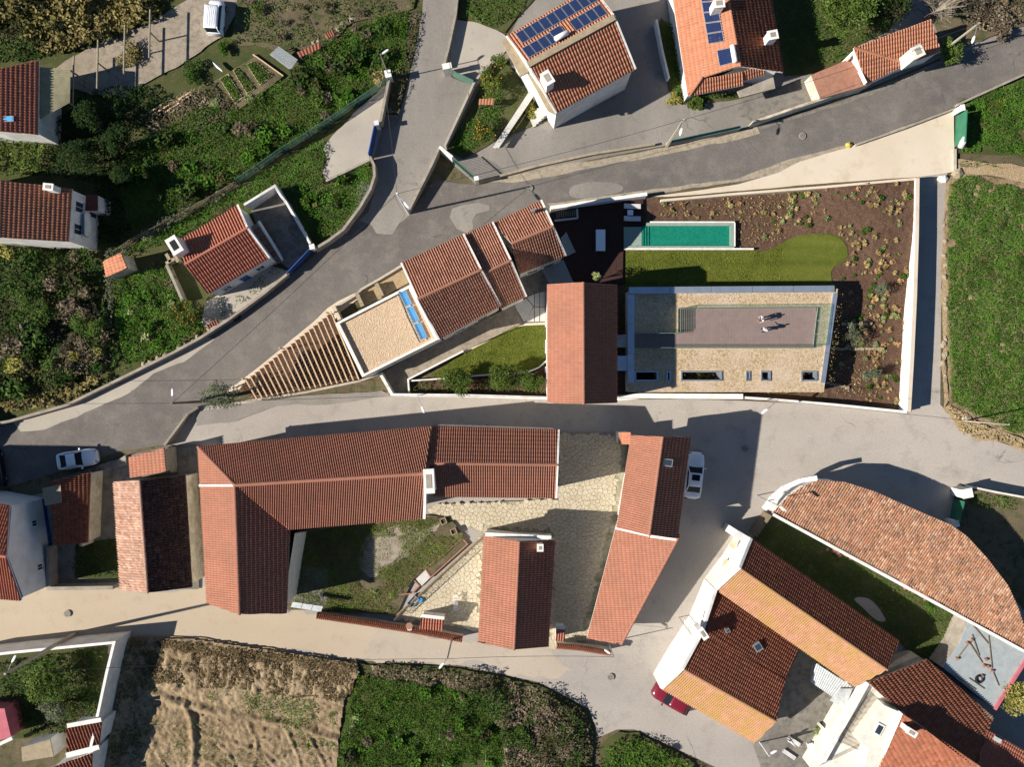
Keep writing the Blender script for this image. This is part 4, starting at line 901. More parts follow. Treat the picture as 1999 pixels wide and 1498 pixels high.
walls(hr_, [R1, R2, R3, R4, R5], M['white'], .15); rr_ = slab_roof(hr_, [('t_orange', [R1, R2, R3, R4]), ('t_orange', [R1, R4, R5])], 'white', .25, .4, .012)
ridge(rr_, P(*R1), P(*R4), M['t_orange'], 't_orange'); chimney(hr_, 1792, 100, 2.4, 5.0, .9, 1.0, .45, 'creamwall', 'plaster')
pt_ = building('patio_terrace', 'raised terracotta patio attached to the small roadside house', 'terrace', 1640, 150); zz = 1.9
PQ = [(1584, 146), (1655, 116), (1672, 104), (1694, 166), (1602, 192)]; m = MB(); m.prism([(P(x, y, zz).x, P(x, y, zz).y) for x, y in PQ], 0, zz - .08); m.build('terrace_walls', M['white_old'], pt_); m = MB(); m.prism([(P(x, y, zz).x, P(x, y, zz).y) for x, y in PQ], zz - .078, zz); m.build('tiled_floor', M['red_patio'], pt_)
for a, b in (((1678, 138), (1690, 163)), ((1655, 117), (1668, 102))): m = MB(); m.bar(P(a[0], a[1], zz + .5), P(b[0], b[1], zz + .5), .05, .6); m.build('white_railing', M['lampwhite'], pt_)
# ---- south-east group
cv = building('curved_barn', 'long old barn with curved end wall and mottled weathered tiles by the lane junction', 'building', 1740, 1080)
Nn = [(1512, 997, 4.0), (1540, 968, 4.0), (1570, 948, 4.0), (1597, 938, 4.0), (1650, 941, 4.0), (1709, 960, 4.0), (1789, 996, 4.0), (1857, 1025, 4.0), (1889, 1048, 4.0), (1929, 1092, 4.0), (1968, 1143, 4.0), (1988, 1187, 4.0), (1996, 1211, 4.0), (2010, 1275, 4.0)]
Sn = [(1999, 1270, 4.0), (1909, 1220, 4.0), (1749, 1128, 4.0), (1597, 1048, 4.0), (1508, 1003, 4.0)]
a, b = P(1508, 1003), P(1999, 1270); dd = (b - a).normalized(); nn_ = Vector((-dd.y, dd.x, 0))
def cvh(x, y):
    s = (P(x, y, 3.6) - a).dot(nn_); return 2.9 + .16 * max(0, s)
cvp = [(x, y, cvh(x, y)) for x, y, _ in Nn + Sn]
walls(cv, [(x, y, z) for x, y, z in cvp], M['white'], .18); rc = slab_roof(cv, [('t_old', cvp)], 'white', .235, .34, .022)
m = MB(); pts_ = [P(x, y, cvh(x, y)) + Vector((0, 0, .12)) for x, y in ((1491, 994), (1507, 972), (1530, 952), (1562, 938), (1594, 933))]
for i in range(len(pts_) - 1): m.bar(pts_[i], pts_[i + 1], .45, .3)
m.build('curved_parapet', M['white'], cv); m = MB(); m.bar(P(1510, 1005, 3.05), P(1999, 1272, 3.05), .28, .16); m.build('eaves_kerb', M['white'], cv)
sb = building('double_barn', 'long double barn with white facade, dark slope and yellow lichen-covered slope', 'building', 1570, 1180)
S1, S2, S3, S4, S5, S6 = (1468, 1052, 3.5), (1755, 1251, 3.5), (1732, 1308, 5.0), (1446, 1111, 5.0), (1669, 1342, 3.6), (1400, 1153, 3.6)
ts = walls(sb, [S1, S2, S3, S5, S6, S4], M['white'], .2); rsb = slab_roof(sb, [('t_brown', [S1, S2, S3, S4]), ('t_lichen', [S4, S3, S5, S6])], 'plaster', .205, .38, .008); ridge(rsb, P(*S4), P(*S3), M['t_lichen'], 't_lichen')
sc_ = building('low_barn', 'barn with brown ribbed slopes and a lichen-yellow eave slope above the dark red car', 'building', 1440, 1300)
T1, T2, T3, T4, T5, T6, T7, T8 = (1400, 1156, 3.4), (1559, 1266, 3.4), (1533, 1326, 4.4), (1374, 1238, 4.5), (1515, 1409, 5.4), (1336, 1308, 5.4), (1474, 1452, 3.3), (1294, 1346, 3.3)
walls(sc_, [T1, T2, T3, T5, T7, T8, T6, T4], M['white'], .2); rsc = slab_roof(sc_, [('t_brown', [T1, T2, T3, T4]), ('t_brown', [T4, T3, T5, T6]), ('t_lichen', [T6, T5, T7, T8])], 'plaster', .205, .38, .008); ridge(rsc, P(*T6), P(*T5), M['t_lichen'], 't_lichen')
chimney(sc_, 1373, 1238, 4.2, 5.9, .45, 1.0, .6)
for x, y, z in ((1480, 1264, 4.0), (1421, 1232, 4.15)):
    c = P(x, y, z + .25); m = MB(); m.box((c.x, c.y, z), (.7 if x > 1450 else .4, .8 if x > 1450 else .35, .3), .55); o = m.build('roof_window', M['metal'], sc_); m = MB(); m.box((c.x, c.y, z + .303), (.5 if x > 1450 else .25, .55 if x > 1450 else .2, .02), .55); m.build('pane', M['glass'], o)
# white facade that joins both barns
fc = building('white_facade', 'tall bright white facade wall closing both barns towards the lane', 'wall', 1360, 1200)
fq = [(1440, 1036, 3.9), (1470, 1053, 3.7), (1447, 1111, 5.25), (1401, 1153, 3.85), (1374, 1237, 4.8), (1336, 1308, 5.65), (1294, 1347, 3.55)]
ft = [P(*x) for x in fq]; m = MB()
for i in range(1, len(ft) - 1):
    a, b = ft[i + 1], ft[i]; n = Vector(((b - a).y, -(b - a).x, 0)).normalized() * -.26
    m.loft([[(a.x, a.y, 0), (b.x, b.y, 0), (b.x + n.x, b.y + n.y, 0), (a.x + n.x, a.y + n.y, 0)], [a, b, b + n, a + n]])
a, b = ft[1], ft[0]; n = Vector((-.5, -.85, 0)) * .7
m.loft([[(a.x, a.y, 0), (b.x, b.y, 0), (b.x + n.x, b.y + n.y, 0), (a.x + n.x, a.y + n.y, 0)], [a - Vector((0, 0, .05)), b - Vector((0, 0, .05)), b + n - Vector((0, 0, .05)), a + n - Vector((0, 0, .05))]])
m.build('facade', M['white'], fc)
for x, y, z in ((1418, 1100, 2.2), (1432, 1064, 2.4)):
    c = P(x, y, z); m = MB(); m.box((c.x, c.y, z - .05), (.55, .65, .1), -.5); m.build('hatch', M['timber'], fc)
m = MB(); c = P(1322, 1272, 2.2); m.box((c.x, c.y, 2.0), (.1, .35, .5), -.6); m.build('vent', M['dark'], fc)
wall_run('gateway_wall', 'brown gate wall between the curved barn and the white facade', [(1492, 1000), (1464, 1040)], 1.9, .3, 'oldwood')
gr_ = building('grey_flat_roof', 'pale grey flat roof strewn with timbers, bricks and a tyre', 'building', 1920, 1290)
gq = [(1870, 1264), (1896, 1205), (2010, 1280), (1941, 1385), (1841, 1304)]; gz = 2.7
m = MB(); m.prism([(P(x, y, gz).x, P(x, y, gz).y) for x, y in gq], 0, gz - .12); m.build('walls', M['plaster'], gr_); m = MB(); m.prism([(P(x, y, gz).x, P(x, y, gz).y) for x, y in gq], gz - .118, gz); m.build('roof_slab', M['greyroof'], gr_)
m = MB(); m.bar(P(2008, 1282, gz + .12), P(1942, 1386, gz + .12), .25, .22); m.build('edge_kerb', M['pink'], gr_)
for k, (a, b) in enumerate((((1930, 1242), (1937, 1306)), ((1937, 1308), (1950, 1340)), ((1893, 1256), (1918, 1295)), ((1898, 1240), (1912, 1282)), ((1866, 1290), (1890, 1258)), ((1900, 1222), (1930, 1258)), ((1858, 1315), (1905, 1347)), ((1892, 1325), (1922, 1346)))):
    m = MB(); m.bar(P(a[0], a[1], gz + .06), P(b[0], b[1], gz + .06), .07, .07); m.build('loose_timber', M['oldwood'], None, label='loose weathered timber lying on the grey flat roof', cat='timber', group='timbers on the grey roof')
for k, (x, y) in enumerate(((1888, 1256), (1896, 1250), (1920, 1300), (1928, 1302), (1936, 1310), (1924, 1288), (1868, 1286), (1916, 1320))):
    c = P(x, y, gz); m = MB(); m.box((c.x, c.y, gz), (.28, .22, .14), rnd.random() * 3); m.box((c.x + .03, c.y, gz + .142), (.18, .15, .08), rnd.random() * 3); m.build('brick_pile', M['clay'], None, label='small heap of red bricks on the grey flat roof', cat='bricks', group='brick heaps on the grey roof')
def tyre(px, py, z, r=.32, label='black tyre lying flat on the grey roof', group=None):
    c = P(px, py, z); m = MB(); secs = []
    for i in range(18):
        a = i * 2 * math.pi / 18; secs.append([(c.x + math.cos(a) * (r + .1 * math.cos(b)), c.y + math.sin(a) * (r + .1 * math.cos(b)), z + .1 + .1 * math.sin(b)) for b in [k * math.pi / 4 for k in range(8)]])
    secs.append(secs[0]); m.loft(secs, cap=False); m.build('tyre', M['rubber'], None, True, label=label, cat='tyre', group=group)
tyre(1911, 1326, gz)
dk_ = building('shaded_roof', 'wide brown-tiled roof lying mostly in shadow behind the terrace house', 'building', 1820, 1390)
D1, D2, D3, D4 = (1694, 1333, 4.2), (1811, 1288, 3.4), (1942, 1402, 3.4), (1812, 1440, 4.2)
walls(dk_, [D1, D2, D3, (1906, 1492, 3.6), D4], M['plaster'], .2); slab_roof(dk_, [('t_brown', [D1, D2, D3, (1906, 1492, 3.6), D4])], 'plaster', .235, .38, .01)
br_ = building('chimney_roof', 'brown-tiled house roof with a small white chimney beside the terrace', 'house', 1810, 1470)
Q1 = [(1763, 1392, 5.6), (1800, 1414, 5.9), (1925, 1505, 5.9), (1960, 1600, 5.2), (1680, 1580, 4.4), (1716, 1500, 4.6)]
walls(br_, [(1763, 1392, 5.6), (1800, 1414, 5.9), (1990, 1560, 5.9), (1900, 1640, 4.4), (1690, 1560, 4.6)], M['white'], .2); slab_roof(br_, [('t_brown', [(1763, 1392, 5.2), (1925, 1505, 5.9), (2010, 1580, 5.9), (1690, 1560, 4.5)])], 'plaster', .26, .42, .008)
chimney(br_, 1780, 1431, 4.8, 6.4, .9, .45, -.55)
rd_ = building('red_corner_roof', 'dull red tiled roof with a small skylight at the back of the shaded roof', 'building', 1960, 1460)
Q = [(1926, 1425, 3.4), (2060, 1500, 3.4), (2060, 1600, 4.0), (1905, 1500, 4.0)]; walls(rd_, Q, M['plaster'], .2); slab_roof(rd_, [('t_red', Q)], 'plaster', .235)
c = P(1949, 1446, 3.8); m = MB(); m.box((c.x, c.y, 3.5), (.6, .4, .35), -.5); m.build('skylight', M['sheet'], rd_)
# terrace house
te = building('terrace_house', 'white house with railed roof terrace between the brown roofs and the rear yard', 'house', 1680, 1430)
tq_ = [(1693, 1330), (1762, 1392), (1700, 1520), (1590, 1510)]; tz = 3.2
m = MB(); m.prism([(P(x, y, tz).x, P(x, y, tz).y) for x, y in tq_], 0, tz); m.build('walls', M['creamwall'], te)
m = MB(); m.prism([(P(x, y, tz + .03).x, P(x, y, tz + .03).y) for x, y in ((1700, 1352), (1728, 1376), (1690, 1428), (1680, 1468), (1634, 1447))], tz + .002, tz + .03); m.build('terrace_floor', M['concrete'], te)
m = MB(); 
for a, b in (((1690, 1330), (1600, 1490)), ((1694, 1332), (1763, 1392))): m.bar(P(a[0], a[1], tz + .35), P(b[0], b[1], tz + .35), .55 if a[0] == 1690 else .2, .7)
m.build('parapet', M['white'], te)
m = MB(); m.prism([(P(x, y, tz + 1.5).x, P(x, y, tz + 1.5).y) for x, y in ((1727, 1378), (1761, 1393), (1712, 1510), (1688, 1500), (1694, 1460), (1676, 1448))], tz + .031, tz + 1.5); m.build('upper_room', M['creamwall'], te)
m = MB(); c = P(1716, 1425, tz + 1.53); m.box((c.x, c.y, tz + 1.502), (.75, 1.1, .1), -.5); o = m.build('roof_window', M['white'], te); m = MB(); m.box((c.x, c.y, tz + 1.604), (.5, .8, .02), -.5); m.build('pane', M['glass'], o)
m = MB(); rails = [(1698, 1350), (1636, 1444), (1676, 1464)]
for z in (.35, .65, .95):
    m.tube([P(x, y, tz + z) for x, y in rails], .022, 5)
for i in range(9):
    p_ = P(1698, 1350, tz).lerp(P(1636, 1444, tz), i / 8); m.tube([p_, p_ + Vector((0, 0, .95))], .02, 5)
m.build('railing', M['wire'], te)
m = MB(); rl2 = [(1672, 1462), (1600, 1496)]
for z in (.3, .6, .9): m.tube([P(x, y, tz + z) for x, y in rl2], .022, 5)
m.build('railing', M['metal'], te)
for k, (pts_, z) in enumerate(((((1594, 1296), (1668, 1344), (1640, 1372), (1583, 1332)), 2.2), (((1585, 1300), (1600, 1296), (1602, 1312), (1584, 1332)), 1.9), (((1640, 1345), (1665, 1345), (1650, 1385), (1620, 1368)), 2.4))):
    q = [P(x, y, z) for x, y in pts_]; m = MB(); n = 18
    for i in range(n):
        u0, u1 = i / n, (i + 1) / n; um = (u0 + u1) / 2; up_ = Vector((0, 0, .05))
        m.add([q[0].lerp(q[1], u0), q[3].lerp(q[2], u0), q[3].lerp(q[2], um) + up_, q[0].lerp(q[1], um) + up_, q[0].lerp(q[1], u1), q[3].lerp(q[2], u1)], [(0, 1, 2, 3), (3, 2, 5, 4)])
    o = m.build('corrugated_sheet', M['sheet'], None, label=['large pale corrugated sheet roofing the rear yard', 'small bluish corrugated sheet tucked at the rear yard wall', 'corrugated sheet beside the terrace parapet'][k], cat='sheet')
for k, (x, y) in enumerate(((1547, 1444), (1538, 1470))):
    t = thing('bench', ['pale wooden bench in the rear yard beside the folded parasol', 'pale wooden bench in the rear yard beside the lane wall'][k], 'bench', P(x, y)); c = P(x, y); d = Vector((math.cos(-.6), math.sin(-.6), 0)); pn = Vector((-d.y, d.x, 0))
    for i in (-1, 0, 1):
        m = MB(); m.bar(c - d * .7 + pn * .13 * i + Vector((0, 0, .45)), c + d * .7 + pn * .13 * i + Vector((0, 0, .45)), .11, .04); m.build('seat_slat', M['hay'], t)
    for i in (-1, 1):
        m = MB(); e = c + d * .55 * i; m.box((e.x, e.y, 0), (.1, .34, .42), -.6); m.build('leg', M['greywood'], t)
wall_run('yard_wall', 'white wall round the planted corner of the rear yard', [(1595, 1410), (1622, 1438)], 1.2, .25, 'white')
m = MB(); c = P(1536, 1438); m.tube([(c.x, c.y, 0), (c.x, c.y, 2.0)], .03, 6); pr = thing('folded_parasol', 'white folded parasol standing in the rear yard', 'parasol', c); m.build('pole', M['metal'], pr); m = MB(); m.tube([(c.x, c.y, .8), (c.x, c.y + .05, 1.3), (c.x + .05, c.y, 2.2)], [.22, .15, .03], 9); m.build('canopy', M['hay'], pr)
m = MB(); c = P(1578, 1452); m.box((c.x, c.y, .0), (.45, .6, .75), .3); m.box((c.x, c.y, .752), (.5, .75, .05), .3); m.build('garden_chair', M['hay'], None, label='white plastic garden chair in the rear yard', cat='chair')
# walled house at the south-west corner
wall_run('garden_wall', 'high white wall round the shaded garden at the sandy lane', [(-60, 1268), (60, 1254), (254, 1235), (240, 1292), (208, 1442), (196, 1530)], 3.0, .25, 'white')
for k, (Q, lab) in enumerate((([(130, 1421, 3.2), (199, 1411, 3.2), (195, 1453, 2.7), (131, 1471, 2.7)], 'small brown tiled roof set against the white garden wall'), ([(100, 1500, 3.4), (181, 1470, 3.4), (179, 1530, 2.8), (98, 1545, 2.8)], 'brown tiled roof below a white parapet inside the white garden wall'))):
    b_ = building('garden_outbuilding', lab, 'shed', 160, 1440 + 50 * k); walls(b_, Q, M['white'], .1); slab_roof(b_, [('t_brown', Q)], 'white', .3, .4, .012)
    verge_strip(b_, (Q[3][0], Q[3][1] + 4, 2.9), (Q[2][0], Q[2][1] + 6, 2.9), .5)
    if k == 0: verge_strip(b_, (Q[0][0] + 3, Q[0][1] - 4, 3.2), (Q[1][0], Q[1][1] - 6, 3.2), .4)
pt = building('water_tank', 'weathered concrete tank roof beside the brown outbuilding', 'tank', 70, 1465); Q = [(42, 1460), (98, 1444), (105, 1478), (44, 1488)]
m = MB(); m.prism([(P(x, y, 2.4).x, P(x, y, 2.4).y) for x, y in Q], 0, 2.3); m.build('walls', M['white'], pt); m = MB(); m.prism([(P(x, y, 2.4).x, P(x, y, 2.4).y) for x, y in Q], 2.303, 2.4); m.build('top', M['fibre_dk'], pt)
pk = building('pink_terrace', 'pink painted terrace at the edge of the walled garden', 'terrace', 5, 1420); m = MB(); m.prism([(P(x, y, 2.2).x, P(x, y, 2.2).y) for x, y in ((-60, 1385), (9, 1384), (22, 1440), (-60, 1462))], 0, 2.2); m.build('terrace_slab', M['pink'], pk)
m = MB(); m.bar(P(-40, 1472, 2.3), P(26, 1441, 2.3), .3, .3); m.build('terrace_kerb', M['white'], pk)

nb = building('added_shade_house', 'unseen house added beyond the west end of the main road to shade the asphalt', 'house', -330, 880)  # unseen house put in for the shadow it throws on the road
gable(nb, 't_red', (-440, 800), (-232, 815), (-442, 860), (-236, 873), (-440, 930), (-232, 945), 4.6, 6.0, 4.6, 'white')
nb = building('added_shade_house', 'tall unseen house added beyond the blue-bordered one to shadow the white coupe', 'house', -300, 980)  # unseen tall house, placed and sized so its shadow covers the coupe
gable(nb, 't_red', (-430, 955), (-202, 958), (-430, 1000), (-204, 1004), (-430, 1050), (-202, 1054), 9.0, 10.2, 9.0, 'white')
# ------------------------------------------------------------------ the villa's garden
from mathutils.geometry import delaunay_2d_cdt
def gh(px, py):
    """garden level: it climbs towards the upper road at the far wall"""
    t = min(1, max(0, (640 - py) / 230)) * min(1, max(0, (px - 1500) / 220)); return 1.25 * t * t * (3 - 2 * t)
def terrain(name, pts, mat, lift, step=9, jit=.0, **kw):
    xs = [p[0] for p in pts]; ys = [p[1] for p in pts]; V = [Vector(p) for p in pts]; n = len(V); E = [(i, (i + 1) % n) for i in range(n)]
    gx, gy = np.meshgrid(np.arange(min(xs), max(xs), step), np.arange(min(ys), max(ys), step)); gx = gx.ravel() + RN.uniform(-2, 2, gx.size); gy = gy.ravel() + RN.uniform(-2, 2, gy.size)
    k = inpoly(gx, gy, pts); V += [Vector((a, b)) for a, b in zip(gx[k], gy[k])]
    o = delaunay_2d_cdt(V, E, [], 1, .01); out = [P(v.x, v.y, gh(v.x, v.y)) + Vector((0, 0, lift + (RN.uniform(0, jit) if jit else 0))) for v in o[0]]
    F = [tuple(f) if (out[f[1]] - out[f[0]]).cross(out[f[2]] - out[f[0]]).z > 0 else tuple(reversed(f)) for f in o[2]]
    return raw(name, np.array([tuple(v) for v in out]), F, mat, None, kind='structure', **kw)
terrain('mulch_bed', [(1262, 388), (1500, 374), (1793, 348), (1789, 560), (1772, 806), (1600, 790), (1440, 782), (1205, 776), (1205, 556), (1262, 556)], M['mulch'], .19, 8, .07)
LAWN = [(1221, 488), (1470, 488), (1485, 492), (1500, 489), (1515, 482), (1535, 470), (1555, 461), (1590, 457), (1620, 458), (1640, 467), (1651, 482), (1654, 500), (1645, 512), (1628, 520), (1620, 532), (1622, 550), (1640, 566), (1221, 566)]
terrain('striped_lawn', LAWN, M['lawn'], .285, 8)
sheet('ramp_path', [(746, 728), (860, 666), (1003, 596), (1026, 632), (905, 686), (800, 742), (800, 768), (770, 770)], M['gravel_lane'], z=.20)
sheet('small_lawn', [(839, 735), (905, 690), (1005, 638), (1026, 634), (1075, 634), (1075, 706), (1042, 725), (990, 728), (870, 738)], M['lawn'], z=.205)
sheet('shrub_bed', [(802, 742), (870, 740), (990, 730), (1042, 727), (1075, 706), (1075, 772), (802, 770)], M['mulch'], z=.21)
sheet('paved_strip', [(905, 686), (1026, 632), (1075, 630), (1075, 634), (1026, 636), (1006, 640), (905, 691)], M['cream'], z=.215)
sheet('dark_court', [(1010, 540), (1062, 516), (1080, 555), (1075, 575), (1026, 580)], M['concrete_dk'], z=.22)
# white terrace slabs, each its own piece
ts_ = sheet('terrace_base', [(1003, 597), (1030, 580), (1075, 568), (1075, 630), (1026, 632)], M['concrete_dk'], z=.225)
for pts_ in ([(1005, 598), (1027, 583), (1041, 599), (1030, 624), (1024, 630)], [(1029, 582), (1043, 575), (1043, 597), (1042, 598)], [(1044.5, 575), (1053, 572), (1053, 599), (1044.5, 599)], [(1054.5, 572), (1064, 570), (1064, 599), (1054.5, 599)], [(1065.5, 570), (1076, 568), (1076, 599), (1065.5, 599)], [(1041, 602), (1043, 600.5), (1043, 628), (1027, 629)], [(1044.5, 600.5), (1053, 600.5), (1053, 628), (1044.5, 628)], [(1054.5, 600.5), (1064, 600.5), (1064, 628), (1054.5, 628)], [(1065.5, 600.5), (1076, 600.5), (1076, 628), (1065.5, 628)]):
    m = MB(); m.prism([(P(x, y).x, P(x, y).y) for x, y in pts_], .227, .30); m.build('paving_slab', M['slab'], ts_)
# walls round the property
wall_run('garden_wall', 'white garden wall running from the pergola corner along the pale lane to the tall barn', [(747, 729), (771, 771), (900, 772), (1072, 777)], [1.5, 1.5, 1.6, 1.6], .28, 'white')
wall_run('planter_wall', 'low white planter wall edging the triangular lawn', [(906, 686), (799, 741), (801, 769)], .75, .16, 'white')
wall_run('planter_wall', 'curving low white kerb between the triangular lawn and the shrub bed', [(800, 744), (870, 739), (990, 729), (1030, 727), (1052, 718), (1068, 704)], .6, .14, 'white')
wall_run('garden_wall', 'thick white wall top along the lane beside the tall barn', [(1205, 777), (1245, 773), (1442, 774)], 1.5, .5, 'white')
wall_run('garden_wall', 'thin white lane wall running on to the far garden corner', [(1442, 776), (1500, 780), (1620, 790), (1757, 804)], 1.35, .24, 'white')
wall_run('garden_wall', 'long white boundary wall beside the narrow shaded side lane', [(1773, 357), (1771, 470), (1767, 584), (1761, 700), (1755, 803)], [1.75, 1.8, 1.85, 1.9, 1.9], .3, 'white', cap='cream')
wall_run('garden_wall', 'white road-side wall along the dark pool deck', [(1074, 411), (1180, 396), (1259, 385)], [1.2, 1.3, 1.35], .32, 'white')
wall_run('garden_wall', 'low pale kerb wall between the planted bed and the cream apron', [(1288, 395), (1420, 383), (1600, 371), (1770, 358)], [.75, .75, 1.2, 1.7], .22, 'cream')
wall_run('entrance_wall', 'stone-topped low walls of the stepped planting beside the flat gravel roof', [(656, 600), (668, 626)], 1.1, .35, 'cream')
for k, (a, b) in enumerate((((700, 574), (712, 600)), ((738, 556), (750, 580)))): wall_run('planter_wall', ['stub wall across the planting strip nearest the pergola', 'stub wall across the planting strip nearest the stepped villa roof'][k], [a, b], 1.0, .35, 'stone')
wall_run('planter_wall', 'rounded cream kerb wall along the road beside the flat gravel roof', [(656, 602), (700, 575), (708, 566), (745, 545), (786, 520)], .55, .2, 'kerb')
for k, pts_ in enumerate(([(1640, 634), (1700, 633)], [(1622, 682), (1722, 681)], [(1610, 747), (1655, 758)])):
    r_ = thing('dry_stone_edge', ['short row of pale stones across the mulch, farthest from the lane wall', 'row of pale stones across the mulch beside the silvery shrub', 'row of pale stones near the lane wall at the roof corner'][k], 'stone edging', P(*pts_[0]))
    a, b = P(*pts_[0]), P(*pts_[1]); n = int((b - a).length / .38)
    for i in range(n):
        c = a.lerp(b, (i + .5) / n); m = MB(); m.box((c.x, c.y + rnd.uniform(-.04, .04), .2), (rnd.uniform(.26, .36), rnd.uniform(.22, .32), rnd.uniform(.2, .32)), rnd.uniform(-.3, .3)); m.build('stone', M['stone'], r_)
# pool deck of dark boards
def boards(name, pts, z0, z1, mat, wd=.145, gap=.012, ang=0.0, parent=None, **kw):
    """long boards clipped to a plan polygon"""
    q = [P(x, y, z1) for x, y in pts]; ca, sa = math.cos(ang), math.sin(ang); U = [(p.x * ca + p.y * sa, -p.x * sa + p.y * ca) for p in q]
    u = min(p[0] for p in U); u1 = max(p[0] for p in U); m = MB()
    while u < u1:
        def rng(x):
            vs = []
            for i in range(len(U)):
                a, b = U[i], U[(i + 1) % len(U)]
                if (a[0] - x) * (b[0] - x) < 0: vs.append(a[1] + (x - a[0]) / (b[0] - a[0]) * (b[1] - a[1]))
            return (min(vs), max(vs)) if len(vs) >= 2 else None
        r0, r1 = rng(u + .002), rng(u + wd - gap)
        if r0 and r1:
            pl = [(u, r0[0]), (u + wd - gap, r1[0]), (u + wd - gap, r1[1]), (u, r0[1])]; m.prism([(x * ca - y * sa, x * sa + y * ca) for x, y in pl], z0, z1)
        u += wd
    return m.build(name, mat, parent, **kw)
boards('deck_boards', [(1070, 428), (1076, 412), (1258, 388), (1258, 440), (1218, 443), (1218, 556), (1150, 556), (1125, 556), (1100, 500)], .21, .33, M['deck'], label='dark brown timber deck between the stepped villa and the pool', cat='deck', kind='stuff')
boards('grey_deck_boards', [(1058, 526), (1103, 506), (1122, 552), (1072, 556)], .21, .34, M['greydeck'], ang=.42, label='grey board landing at the end of the stepped villa', cat='deck', kind='stuff')
m = MB(); m.prism([(P(x, y, .4).x, P(x, y, .4).y) for x, y in ((1095, 465), (1106, 453), (1124, 492), (1106, 501))], .332, .42); m.build('door_slab', M['greydeck'], None, label='grey slab before the villa end door on the dark deck', cat='slab')
# basement stair well beside the road wall
sw = thing('stair_well', 'sunken stair well with pale kerb on the deck along the road wall', 'stairs', P(1105, 420))
m = MB()
for a, b in (((1083, 431), (1128, 426)), ((1128, 426), (1127, 408))): m.bar(P(a[0], a[1], .42), P(b[0], b[1], .42), .18, .2)
m.build('kerb', M['slab'], sw)
for i in range(9):
    c = P(1088 + i * 4.3, 419.5 - i * .5, .4); m = MB(); m.box((c.x, c.y, .332), (.12, .62, .03 + i * .012)); m.build('step', M['concrete_dk'], sw)
# white table
def table(px, py, sx, sy, label, z0=.33, h=.74):
    c = P(px, py, z0 + h); t = thing('table', label, 'table', (c.x, c.y, z0)); m = MB(); m.box((c.x, c.y, z0 + h - .05), (sx, sy, .05)); m.build('table_top', M['white_car'], t)
    for i in (-1, 1):
        for j in (-1, 1): m = MB(); m.box((c.x + i * (sx / 2 - .06), c.y + j * (sy / 2 - .06), z0), (.07, .07, h - .052)); m.build('leg', M['metal'], t)
table(1173, 469, .9, 2.05, 'long white table standing alone on the dark deck'); table(1231, 415, .55, .5, 'small white side table between the two sun loungers', h=.4)
for k, py in enumerate((403, 427)):
    c = P(1235, py, .6); t = thing('sun_lounger', ['grey sun lounger on the deck beside the road wall', 'grey sun lounger on the deck beside the pool'][k], 'sun lounger', (c.x, c.y, .33)); m = MB(); m.box((c.x, c.y, .5), (1.65, .46, .08)); m.build('frame', M['metal'], t)
    m = MB(); m.box((c.x + .3, c.y, .582), (1.0, .46, .07)); m.build('mattress', M['hay'], t); m = MB(); m.bar((c.x - .2, c.y, .62), (c.x - .82, c.y, .86), .46, .07); m.build('backrest', M['hay'], t)
    for i in (-.7, .7):
        for j in (-.18, .18): m = MB(); m.box((c.x + i, c.y + j, .33), (.05, .05, .168)); m.build('leg', M['metal'], t)
# swimming pool
pl = thing('swimming_pool', 'long narrow green swimming pool with submerged steps beside the striped lawn', 'pool', P(1330, 460))
def rc(x0, y0, x1, y1, z): a, b = P(x0, y1, z), P(x1, y0, z); return [(a.x, a.y), (b.x, a.y), (b.x, b.y), (a.x, b.y)]
m = MB(); m.prism(rc(1253, 441, 1426, 480, .3), .2, .34); m.build('basin_floor', M['pool'], pl)
m = MB(); m.prism(rc(1218.5, 443, 1253, 480, .5), .2, .50); m.build('shallow_shelf', M['coping'], pl)
for i in range(3): m = MB(); m.prism(rc(1253.4 + i * 5.5, 442, 1256.6 + i * 5.5, 479.5, .4), .342, .50 - i * .045); m.build('step', M['pool'], pl)
m = MB(); m.prism(rc(1262, 435, 1434, 441, .6), .2, .62); m.prism(rc(1426, 441.2, 1434, 480, .6), .2, .62); m.prism(rc(1218.5, 480.2, 1434, 484, .6), .2, .62); m.build('coping', M['coping'], pl)
m = MB(); q_ = rc(1253.2, 441.2, 1425.8, 479.8, .56); m.add([(x, y, .55) for x, y in q_], [(0, 1, 2, 3)]); m.build('water', M['water'], pl)
m = MB(); m.prism(rc(1219, 484.2, 1472, 487.4, .66), .2, .66); m.build('edge_wall', M['white'], pl); m = MB(); m.prism(rc(1270, 432, 1435, 434.8, .66), .2, .66); m.prism(rc(1434.2, 435, 1436.2, 481, .66), .2, .66); m.build('edge_wall', M['white'], pl)
# ------------------------------------------------------------------ green-roofed block
gb = thing('green_roof_block', 'low block with gravel and sedum roof, metal coping and a glass-railed roof deck', 'building', P(1430, 660)); Z = 2.6
EX = lambda y: 1638 - (y - 563) * 26 / 185
ops = [(1241, 1284), (1303, 1309), (1331, 1409), (1458, 1464), (1487, 1504), (1566, 1595)]
m = MB(); F = lambda pts: [(P(x, y, Z).x, P(x, y, Z).y) for x, y in pts]
m.prism(F([(1227, 567), (EX(567) - 1, 564), (EX(726) - 1, 726), (1227, 726)]), 2.3, Z)
xs = [1227] + [v for o in ops for v in o] + [None]
for i in range(0, len(xs), 2):
    x0, x1 = xs[i], xs[i + 1]; m.prism(F([(x0, 726), (x1 if x1 else EX(726) - 1, 726), (x1 if x1 else EX(743) - 1, 743), (x0, 743)]), 2.3, Z)
m.prism(F([(1227, 743), (EX(743) - 1, 743), (EX(766) - 1, 766), (1227, 766)]), 2.3, Z)
m.build('sedum_roof', M['sedum'], gb)
walls(gb, [(1227, 567, 2.45), (1637, 564, 2.45), (1610, 766, 2.45), (1227, 766, 2.45)], M['white'], .05, .16)
